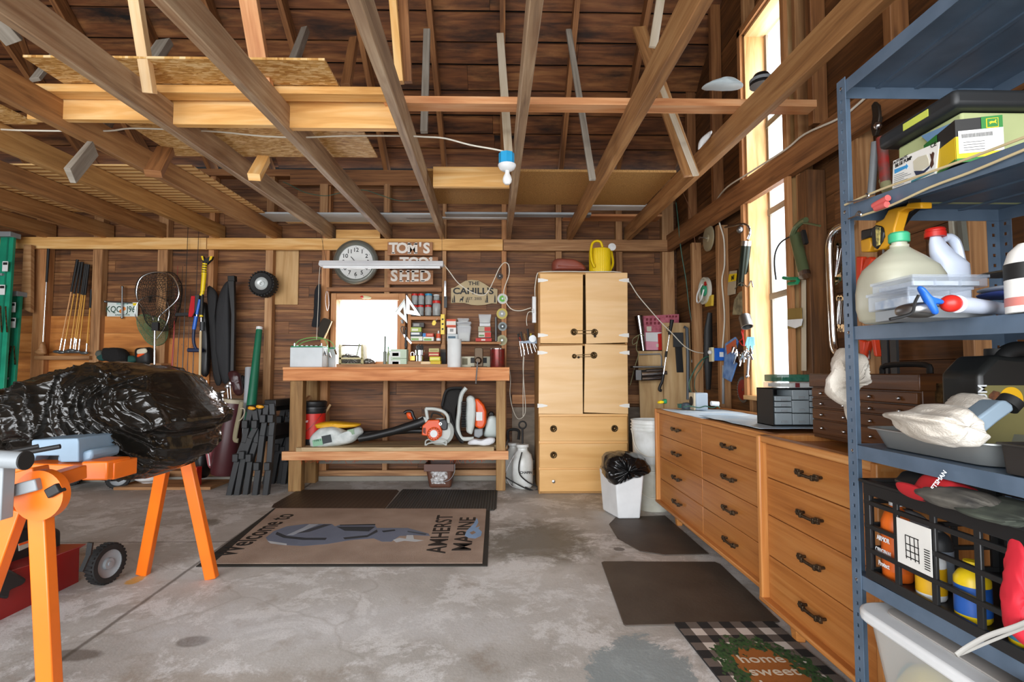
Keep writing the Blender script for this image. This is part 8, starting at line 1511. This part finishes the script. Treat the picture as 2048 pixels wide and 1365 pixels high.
# caulk/shark hook: blue white red boat fender / paddle
t = T('boat_whistle_horn', 'white, red and blue plastic hand pump lying on the third shelf', 'hand pump', at(*zz(1000, 1050), X=XF+.04)); Yr = .98; MB().cyl(at(*zz(1000, 975), Y=Yr), at(*zz(1370, 1015), Y=Yr+.1), .0165, .013, 28).build('barrel', MW2, t); MB().sphere(at(*zz(945, 970), Y=Yr), (.019, .017, .0165), 20, 14).build('red_bulb', M_RED, t); MB().cyl(at(*zz(880, 960), Y=Yr), at(*zz(900, 965), Y=Yr), .007, seg=12).build('neck', M_RED, t)
MB().puff([zz(*p) for p in ((665, 830), (690, 825), (730, 870), (780, 915), (870, 945), (870, 975), (800, 985), (830, 1055), (800, 1060), (760, 1010), (720, 940), (690, 880))], Yr-.01, .008, nu=80, nv=10, pw=.35).build('handle', M_BLUE, t)
t = T('metal_cup', 'grey metal part with a dark strap before the milk jug', 'fitting', at(*zz(650, 1090), X=XF+.04)); MB().puff([zz(*p) for p in ((520, 1000), (580, 970), (700, 965), (760, 1000), (760, 1085), (620, 1085), (530, 1065))], 1.0, .03, nu=50, nv=14).build('body', M_STEELD, t); MB().tube([at(*zz(*p), Y=.97) for p in ((425, 1105), (560, 1075), (620, 1040), (640, 960), (670, 900))], .003, 6).build('strap', M_INK, t)
t = T('spray_bottle', 'white printed bottle with black and red label at the shelf edge', 'bottle', at(2045, 625, X=XF+.02)); Ye = .955; b_ = at(2062, 624, Y=Ye); b_.z = s3(Ye)+.001; rr = .0355; MB().lathe([(rr, 0), (rr, .09), (rr*.8, .115), (rr*.4, .13), (0, .132)], b_, 32).build('body', M_WHITE2, t); MB().lathe([(rr*1.01, .062), (rr*1.01, .092)], b_, 32).build('black_label', M_INK, t); MB().lathe([(rr*1.012, .012), (rr*1.012, .028)], b_, 32).build('red_label', mat('faded red print', '#c87a70', .5), t)
for k, (y0, y1, hx) in enumerate(((830, 860, '#a9b3c4'), (870, 910, '#3a4a8a'), (700, 720, '#4a4236'))): MB().puff([zz(1240, y0+20), zz(1280, y0), zz(1400, y0), zz(1480, y0+10), zz(1480, y1+20), zz(1300, y1+10)], 1.1, .04, .006, 20, k, nu=50, nv=10).build('plastic_packet', mat('packet '+hx, hx, .4), label=('silver', 'navy blue', 'dark brown')[k]+' plastic packet behind the parts cases', cat='packet')
# --- rag on the rail
t = T('hanging_rag', 'grubby white rag hanging beside the shelf post', 'rag', at(1685, 820, X=1.0)); MB().puff([(1664, 735), (1676, 704), (1692, 697), (1712, 705), (1728, 715), (1738, 760), (1728, 770), (1715, 780), (1706, 850), (1702, 852), (1698, 822), (1680, 808), (1662, 790), (1656, 770)], 1.53, .03, .014, 18, 6, nu=120, nv=22, pw=.4, fold=.6).build('cloth', M_CLOTH, t)
# --- fourth shelf
s4 = lambda y: sz(3, y); zz = ZM(1680, 660, 4.266)
t = T('roasting_pan', 'dull aluminium pan of rags on the fourth shelf', 'pan', (XF+.1, 1.2, s4(1.2))); py0, py1 = 1.05, 1.41; MPAN = mat('dull aluminium', '#a7abaa', .42, .7)
def rr_(x0, x1, y0, y1, z, r=.04, n=5):
    out = []
    for cx_, cy_, a0 in ((x1-r, y1-r, 0), (x0+r, y1-r, 90), (x0+r, y0+r, 180), (x1-r, y0+r, 270)):
        for k in range(n+1): a = math.radians(a0+90*k/n); out.append(V(cx_+math.cos(a)*r, cy_+math.sin(a)*r, z))
    return out
def pan(par, x0, x1, y0, y1, z0, h, m, lip=.012, fl=.02, name='body', r=.04):
    L_ = [rr_(x0+fl, x1-fl, y0+fl, y1-fl, z0, r), rr_(x0+.002, x1-.002, y0+.002, y1-.002, z0+h, r), rr_(x0-lip, x1+lip, y0-lip, y1+lip, z0+h, r+lip), rr_(x0-lip, x1+lip, y0-lip, y1+lip, z0+h-.003, r+lip), rr_(x0, x1, y0, y1, z0+h-.003, r), ]
    mb = MB(); n = len(L_[0]); vs = sum(L_, []); fs = [(i*n+k, i*n+(k+1) % n, (i+1)*n+(k+1) % n, (i+1)*n+k) for i in range(len(L_)-1) for k in range(n)] + [tuple(range(n))[::-1]]; mb._add(vs, fs); return mb.build(name, m, par)
zp = s4(1.2)+.001; pan(t, XF+.02, XF+.24, py0, py1, zp, .05, MPAN)
t = T('clear_mould', 'clear fluted plastic cake cover lying in the aluminium pan', 'cake cover', (XF+.1, 1.3, zp+.02)); 
def fl_(u, v): a = u*math.tau; r = (.078 if v < .8 else .078-(v-.8)*.35)*(1+.03*math.cos(a*14)); return V(XF+.115+math.cos(a)*r, 1.27+math.sin(a)*r*.9, zp+.03+v*.05)
mb = MB().grid(fl_, 112, 10, True); mb.build('body', clear('clear moulding', '#e2dfd4', .06, .45), t, ang=60)
MB().puff([zz(*p) for p in ((450, 720), (560, 700), (700, 690), (840, 650), (900, 640), (960, 650), (1040, 700), (1060, 780), (1010, 880), (1080, 900), (1090, 930), (950, 990), (820, 975), (700, 920), (620, 850), (560, 790), (480, 750))], 1.1, .08, .024, 16, 12, nu=150, nv=40, fold=.15).build('rag', M_CLOTH, label='bunched white rag spilling out of the aluminium pan', cat='rag')
MB().puff([zz(*p) for p in ((955, 660), (1000, 600), (1070, 545), (1120, 550), (1180, 610), (1240, 650), (1200, 700), (1130, 730), (1040, 700))], 1.2, .05, .02, 18, 14, nu=100, nv=24, fold=.1).build('rag', M_CLOTH, label='second rag heaped behind the pan on the fourth shelf', cat='rag')
t = T('oil_bottle', 'silver grey oil bottle with a black cap lying tilted on the fourth shelf', 'bottle', at(*zz(1150, 900), Y=1.08)); Yo2 = 1.03; mb = MB(); mb.prism([at(*zz(*p), Y=Yo2) for p in ((1005, 880), (1370, 610), (1420, 600), (1480, 640), (1490, 690), (1350, 790), (1190, 925), (1010, 920))], (0, .05, 0)); mb.build('body', mat('silver blue bottle', '#8c9fae', .35, .2), t, bevel=.012, seg=3); MB().cyl(at(*zz(1420, 655), Y=Yo2+.025), at(*zz(1470, 600), Y=Yo2+.025), .021, seg=24).build('cap', M_INK, t)
t = T('antifreeze_jug', 'large black jug with a fish and sunset label on the fourth shelf', 'jug', at(*zz(1400, 780), Y=1.25)); Ya = 1.22; xa0, xa1 = at(*zz(1185, 500), Y=Ya).x, at(2110, 800, Y=Ya).x; zlb, zlt = s4(Ya)+.001, at(*zz(1300, 375), Y=Ya).z
MB().prism([V(xa0, Ya, zlb), V(xa1, Ya, zlb), V(xa1, Ya, zlt), V(xa1-.04, Ya, zlt+.04), V(xa0+.09, Ya, zlt+.04), V(xa0+.045, Ya, zlt+.045), V(xa0+.01, Ya, zlt+.01), V(xa0, Ya, zlt-.0)], (0, .11, 0)).build('body', mat('black jug plastic', '#1f201f', .4), t, bevel=.012, seg=3); MB().cyl(at(*zz(1335, 225), Y=Ya+.05), at(*zz(1335, 165), Y=Ya+.05), .024, seg=24).build('cap', M_INK, t)
MB().tube([at(*zz(*p), Y=Ya+.03) for p in ((1380, 300), (1400, 230), (1460, 180), (1560, 170), (1650, 190))], .02, 12).build('handle', M_INK, t); mb = MB(); z_a, z_b = at(*zz(1300, 475), Y=Ya).z, s4(Ya)+.03; MB().box((xa0+.002, Ya-.0012, z_b), (xa1-.01, Ya, z_a)).build('label', mat('olive label', '#7b7448', .5), t)
MB().lathe([(.028, 0), (.028, .0012), (0, .0012)], at(*zz(1460, 590), Y=Ya-.0012), 28, RX).build('sun_print', mat('sun yellow', '#f0b81c', .5), t); mb = MB(); c_ = at(*zz(1222, 590), Y=Ya-.0016); mb.text('MIUM', .03, c_, (0, 0, 1), (-1, 0, 0), .0003, .02, sx=.9); mb.build('lettering', M_WHITE, t); MB().prism([at(*zz(*p), Y=Ya-.002) for p in ((1270, 560), (1310, 520), (1360, 530), (1400, 600), (1340, 680), (1280, 660))], (0, .001, 0)).build('fish_print', mat('fish brown', '#7a4a2c', .5, vs=60, hex2='#2a2420'), t)
t = T('black_tray', 'black plastic catch tray on the fourth shelf', 'tray', (XF+.1, .93, s4(.93))); pan(t, XF+.005, XF+.2, .86, 1.02, s4(.95)+.001, .058, mat('black catch tray', '#2a2725', .5), .005, .006, r=.012)
t = T('orange_box', 'orange plastic box with a cream lid at the right edge', 'box', (XF+.08, .82, s4(.82))); x0 = XF+.012; yq = .93; z0 = s4(.85)+.001; MB().box((XF+.035, .74, z0), (XF+.13, .9, z0+.06)).build('tub', mat('coral orange', '#ee6a38', .45), t, bevel=.006); MB().box((XF+.03, .735, z0+.06), (XF+.135, .905, z0+.072)).box((XF+.036, .74, z0+.068), (XF+.13, .9, z0+.105)).build('lid', mat('cream lid', '#ddd0a8', .45), t, bevel=.005)
MB().puff([zz(*p) for p in ((1060, 740), (1110, 700), (1125, 730), (1120, 770), (1060, 800))], 1.14, .02, nu=30, nv=10).build('blue_container', M_BLUE, label='small blue lid beside the grey oil bottle', cat='lid')
# machinist chest on the dresser chest, behind the shelf
ch = T('tool_chest', 'dark wooden machinist chest standing on the narrow chest of drawers', 'tool chest', (1.42, 1.85, .815)); zc0 = .817; X_a, X_b, Y_a, Y_b = 1.30, 1.66, 1.62, 2.2; zc1 = 1.08
MB().box((X_a+.01, Y_a, zc0), (X_b, Y_b, zc1)).build('case', W_CHEST, ch, bevel=.003); MB().box((X_a-.003, Y_a-.006, zc1-.055), (X_b+.002, Y_b+.005, zc1)).build('lid', W_CHEST, ch, bevel=.004)
z = zc1-.06
for h_ in (.04, .04, .045, .06):
    for a_, b__ in ((Y_a+.01, (Y_a+Y_b)/2-.003), ((Y_a+Y_b)/2+.003, Y_b-.01)):
        d_ = MB().box((X_a, a_, z-h_+.004), (X_a+.02, b__, z)).build('drawer', W_CHEST, ch, bevel=.002)
        for q in (.25, .75): MB().sphere((X_a-.006, a_+(b__-a_)*q, z-h_/2), (.008, .007, .007), 10, 8).build('knob', M_STEEL, d_)
    z -= h_+.002
MB().box((X_a+.05, Y_a-.008, zc1-.09), (X_a+.09, Y_a, zc1-.03)).build('latch', M_BRASS, ch); mb = MB(); mb.tube([V(X_a+.12, Y_a+.1, zc1), V(X_a+.12, Y_a+.12, zc1+.03), V(X_a+.12, Y_a+.3, zc1+.03), V(X_a+.12, Y_a+.32, zc1)], .01, 8); mb.build('handle', M_INK, ch)
# --- fifth shelf: black crate
s5 = lambda y: sz(4, y); cy0, cy1 = .955, 1.40; cx0_, cx1_ = XF+.004, XF+.36; cz0, cz1_ = s5(1.4)+.008, s5(1.4)+.255
t = T('milk_crate', 'black plastic crate full of bottles and gloves on the fifth shelf', 'crate', ((cx0_+cx1_)/2, (cy0+cy1)/2, cz0)); Hc = cz1_-cz0
def lattice(o, u, L_, cols):
    mb = MB(); n = V(0, 0, 1).cross(u)
    for k in range(cols+1): w_ = .016 if 0 < k < cols else .022; c_ = o+u*(L_*k/cols) + u*(w_/2 if k == 0 else -w_/2 if k == cols else 0); mb.obox(c_+V(0, 0, Hc/2), [V(0, 0, 1), u, n], [Hc/2, w_/2, .004])
    for f in (.03, .28, .53, .78): mb.obox(o+u*L_/2+V(0, 0, Hc*f), [u, V(0, 0, 1), n], [L_/2, .006 if f > .1 else .012, .005])
    mb.obox(o+u*L_/2+V(0, 0, Hc*.93), [u, V(0, 0, 1), n], [L_/2, Hc*.07, .005]); mb.obox(o+u*L_/2+V(0, 0, Hc), [u, V(0, 0, 1), n], [L_/2+.008, .004, .012]); return mb
for o, u, L_, c_, nm_ in ((V(cx0_, cy1, cz0), V(0, -1, 0), cy1-cy0, 4, 'front_side'), (V(cx0_, cy0, cz0), V(1, 0, 0), cx1_-cx0_, 3, 'near_side'), (V(cx1_, cy1, cz0), V(0, -1, 0), cy1-cy0, 4, 'back_side'), (V(cx0_, cy1, cz0), V(1, 0, 0), cx1_-cx0_, 3, 'far_side')): lattice(o, u, L_, c_).build(nm_, M_BLACKP, t, bevel=.0015, seg=1)
MB().box((cx0_, cy0, cz0), (cx1_, cy1, cz0+.006)).build('base', M_BLACKP, t)
L_ = cy1-cy0; MB().box((cx0_-.0072, cy1-L_*.5, cz0+Hc*.31), (cx0_-.006, cy1-L_*.27, cz0+Hc*.74)).build('sticker', M_WHITE2, t); o_ = MB().box((cx0_-.0078, cy1-L_*.32, cz0+Hc*.33), (cx0_-.0072, cy1-L_*.3, cz0+Hc*.6))
mb = MB()
def cr(ya, za, yb, zb): mb.beam(V(cx0_-.0078, cy1-L_*ya, cz0+Hc*za), V(cx0_-.0078, cy1-L_*yb, cz0+Hc*zb), .0006, .0022, up=(0, 0, 1) if abs(za-zb) < .01 else (0, 1, 0))
for ya in (.335, .365, .395, .42): cr(ya, .38, ya-.004, .6)
for za in (.4, .46, .52, .6): cr(.33, za, .422, za)
for k in range(9): cr(.455, .36+k*.022, .49, .36+k*.022)
mb.build('sticker_print', M_INK, t)
def cbot(lab, y, x, r, h, m, lm, z0=.007, cap=M_INK, txt=None, tc=M_WHITE, name='bottle'):
    b = V(x, y, cz0+z0); t = T(name, lab, 'bottle', b); MB().lathe([(r*.9, 0), (r, .006), (r, h*.72), (r*.75, h*.84), (r*.4, h*.9), (r*.38, h*.95)], b, 24).build('body', m, t); MB().lathe([(r*1.015, h*.12), (r*1.015, h*.62)], b, 24).build('label', lm, t); MB().lathe([(r*.45, h*.93), (r*.45, h*1.03), (0, h*1.04)], b, 16).build('cap', cap, t)
    if txt:
        mb = MB()
        for k, s_ in enumerate(txt): mb.text(s_, .017, b+V(-r*1.06, 0, h*(.5-.16*k)), (0, -1, 0), (0, 0, 1), .0003, .02, sx=.75)
        mb.build('lettering', tc, t)
    return t
MPO = mat('deep orange label', '#c85a14', .45)
cbot('orange labelled protectant bottle at the far corner of the crate', cy1-.05, cx0_+.045, .034, .2, mat('orange bottle', '#d8641c', .4), MPO, cap=M_WHITE, txt=('ARMOR', 'ORIGINAL', 'Protect'))
cbot('yellow labelled bottle in the second bay of the crate', cy1-.16, cx0_+.04, .03, .12, M_WHITE, mat('gold label', '#d8a514', .45), cap=M_YEL)
cbot('blue and yellow labelled bottle in the third bay of the crate', cy1-.27, cx0_+.04, .032, .12, mat('yellow bottle', '#e5c41a', .4), mat('royal label', '#1f56a8', .45), cap=M_YEL)
cbot('yellow bottle with a blue label in the nearest front bay', cy1-.39, cx0_+.045, .034, .13, mat('yellow bottle', '#e5c41a', .4), mat('steel blue label', '#3d7f9c', .45), cap=M_YEL)
cbot('black bottle with yellow marks standing in the nearest bay', cy1-.37, cx0_+.12, .032, .2, M_INK, mat('yellow mark', '#c9a21a', .5))
cbot('white bottle with a blue label at the near end of the crate', cy0+.04, cx0_+.085, .03, .1, M_WHITE, mat('royal label', '#1f56a8', .45), cap=M_BLUE)
cbot('pale blue capped bottle standing upright at the near end of the crate', cy0+.05, cx0_+.16, .032, .21, mat('pale blue bottle', '#c3cfe4', .4), mat('grey label', '#8d98a6', .45), cap=M_WHITE)
cbot('dark grey can between the orange and yellow labelled bottles', cy1-.1, cx0_+.11, .03, .15, M_DARKP, mat('grey label', '#8d98a6', .45))
zz = ZM(1700, 920, 3.066)
t = T('work_gloves', 'red and black work gloves piled on top of the crate', 'gloves', V(cx0_+.1, 1.2, cz1_)); Yg3 = 1.12; MB().puff([zz(*p) for p in ((330, 150), (345, 125), (400, 80), (440, 75), (520, 110), (500, 180), (470, 215), (420, 245), (380, 210))], 1.25, .05, .01, 20, 3, nu=80).build('cuff', M_BLACKP, t); MB().puff([zz(*p) for p in ((455, 190), (510, 105), (560, 105), (640, 130), (720, 165), (680, 185), (560, 190), (480, 205))], 1.18, .05, .008, 20, 5, nu=80).build('red_back', mat('red fabric', '#b81a22', .8), t); MB().puff([zz(*p) for p in ((335, 150), (370, 148), (420, 185), (430, 245), (390, 240), (350, 200))], 1.22, .04, nu=50).build('red_palm', mat('red fabric', '#b81a22', .8), t); mb = MB(); mb.text('CRAFTSMAN', .013, at(*zz(523, 155), Y=1.125), V(.62, 0, .78), V(-.78, 0, .62), .0003, .02); mb.build('lettering', M_WHITE, t)
MB().puff([zz(*p) for p in ((480, 215), (560, 190), (720, 180), (850, 210), (960, 260), (930, 320), (820, 310), (700, 300), (560, 290), (500, 250))], 1.1, .07, .014, 20, 8, nu=110, nv=24, fold=.4).build('work_glove', mat('grey black glove', '#2b2826', .9, vs=16, hex2='#5c5850'), label='grey and black glove slumped over the crate rim', cat='glove')
MB().puff([zz(*p) for p in ((720, 330), (800, 310), (900, 290), (1000, 250), (1067, 260), (1080, 380), (940, 385), (800, 370))], 1.02, .06, .014, 20, 10, nu=90, nv=20, fold=.4).build('work_glove', mat('camo glove', '#1c1e1c', .9, vs=12, hex2='#50564a'), label='camouflage glove lying on the near end of the crate', cat='glove')
MB().puff([zz(*p) for p in ((330, 310), (400, 320), (470, 370), (555, 440), (550, 500), (470, 460), (380, 420), (330, 390))], 1.34, .03, .006, 20, 10, nu=60).build('grey_glove', mat('grey glove', '#6b6a6c', .9), label='grey glove finger inside the second bay of the crate', cat='glove')
t = T('red_strap_bag', 'red and black fabric tool bag hanging over the near shelf edge', 'bag', at(*zz(1010, 1100), X=XF-.01)); MB().puff([zz(*p) for p in ((1018, 500), (1034, 560), (1046, 680), (1050, 900), (1075, 1130), (1030, 1100), (980, 1050), (962, 960), (975, 800), (995, 650))], .93, .018, .01, 14, 2, nu=80, pw=.35, fold=.3).build('red_cloth', mat('crimson fabric', '#c3192c', .75), t)
MB().tube([at(*zz(*p), Y=.9) for p in ((650, 1200), (720, 1150), (850, 1080), (1000, 1030), (1100, 990))], .005, 10, flat=.5).build('plastic_band', mat('clear grey strap', '#8d8a84', .5), label='grey plastic strap crossing below the fifth shelf', cat='strap')
MB().tube([at(*zz(*p), Y=.91) for p in ((650, 1200), (700, 1185), (850, 1120), (1000, 1060), (1100, 1020))], .003, 8, flat=.5).build('plastic_band', mat('clear grey strap', '#8d8a84', .5), label='thinner grey strap under the wider grey strap', cat='strap')
# --- storage tote beneath
t = T('storage_tote', 'clear plastic storage tote with a white lid on the bottom shelf', 'tote', (XF+.2, 1.15, .2)); zt0 = sz(5, 1.2)+.002; ty0, ty1, tx0, tx1 = .60, 1.375, XF-.035, XF+.36
lz = at(1727, 1195, X=tx0-.01).z if False else .455; mtote = clear('milky tote', '#cfd3d0', .25, .5)
pan(t, tx0, tx1, ty0, ty1, zt0, lz-zt0, mtote, .004, .035, 'tub', r=.05); mb = MB().prism(rr_(tx0-.018, tx1+.018, ty0-.018, ty1+.018, lz, .06), (0, 0, .028)); mb.build('lid', M_WHITE, t, bevel=.008, seg=3); MB().prism(rr_(tx0+.03, tx1-.03, ty0+.03, ty1-.03, lz+.028, .04), (0, 0, .004)).build('lid_panel', mat('greyed lid', '#b9b6b2', .5), t, bevel=.003)
MB().puffw([V(tx0+.06, y, z) for y, z in ((1.3, .22), (1.33, .3), (1.25, .4), (1.1, .36), (.95, .3), (.9, .22))], V(1, 0, 0), .045, .01, 14, 3).build('yellow_cloth', mat('soft yellow cloth', '#d8bf4a', .9), label='yellow cloth seen inside the clear tote', cat='cloth'); MB().puffw([V(tx0+.09, y, z) for y, z in ((1.34, .21), (1.33, .36), (1.2, .33), (1.1, .21))], V(1, 0, 0), .04, .01, 14, 5).build('teal_cloth', mat('teal cloth', '#3d7a7c', .9), label='teal cloth seen inside the clear tote', cat='cloth')
MB().box((tx0-.03, .86, lz+.034), (tx0+.12, .96, lz+.07)).build('black_case', M_BLACKP, label='black case resting on the near end of the tote lid', cat='case', bevel=.006)
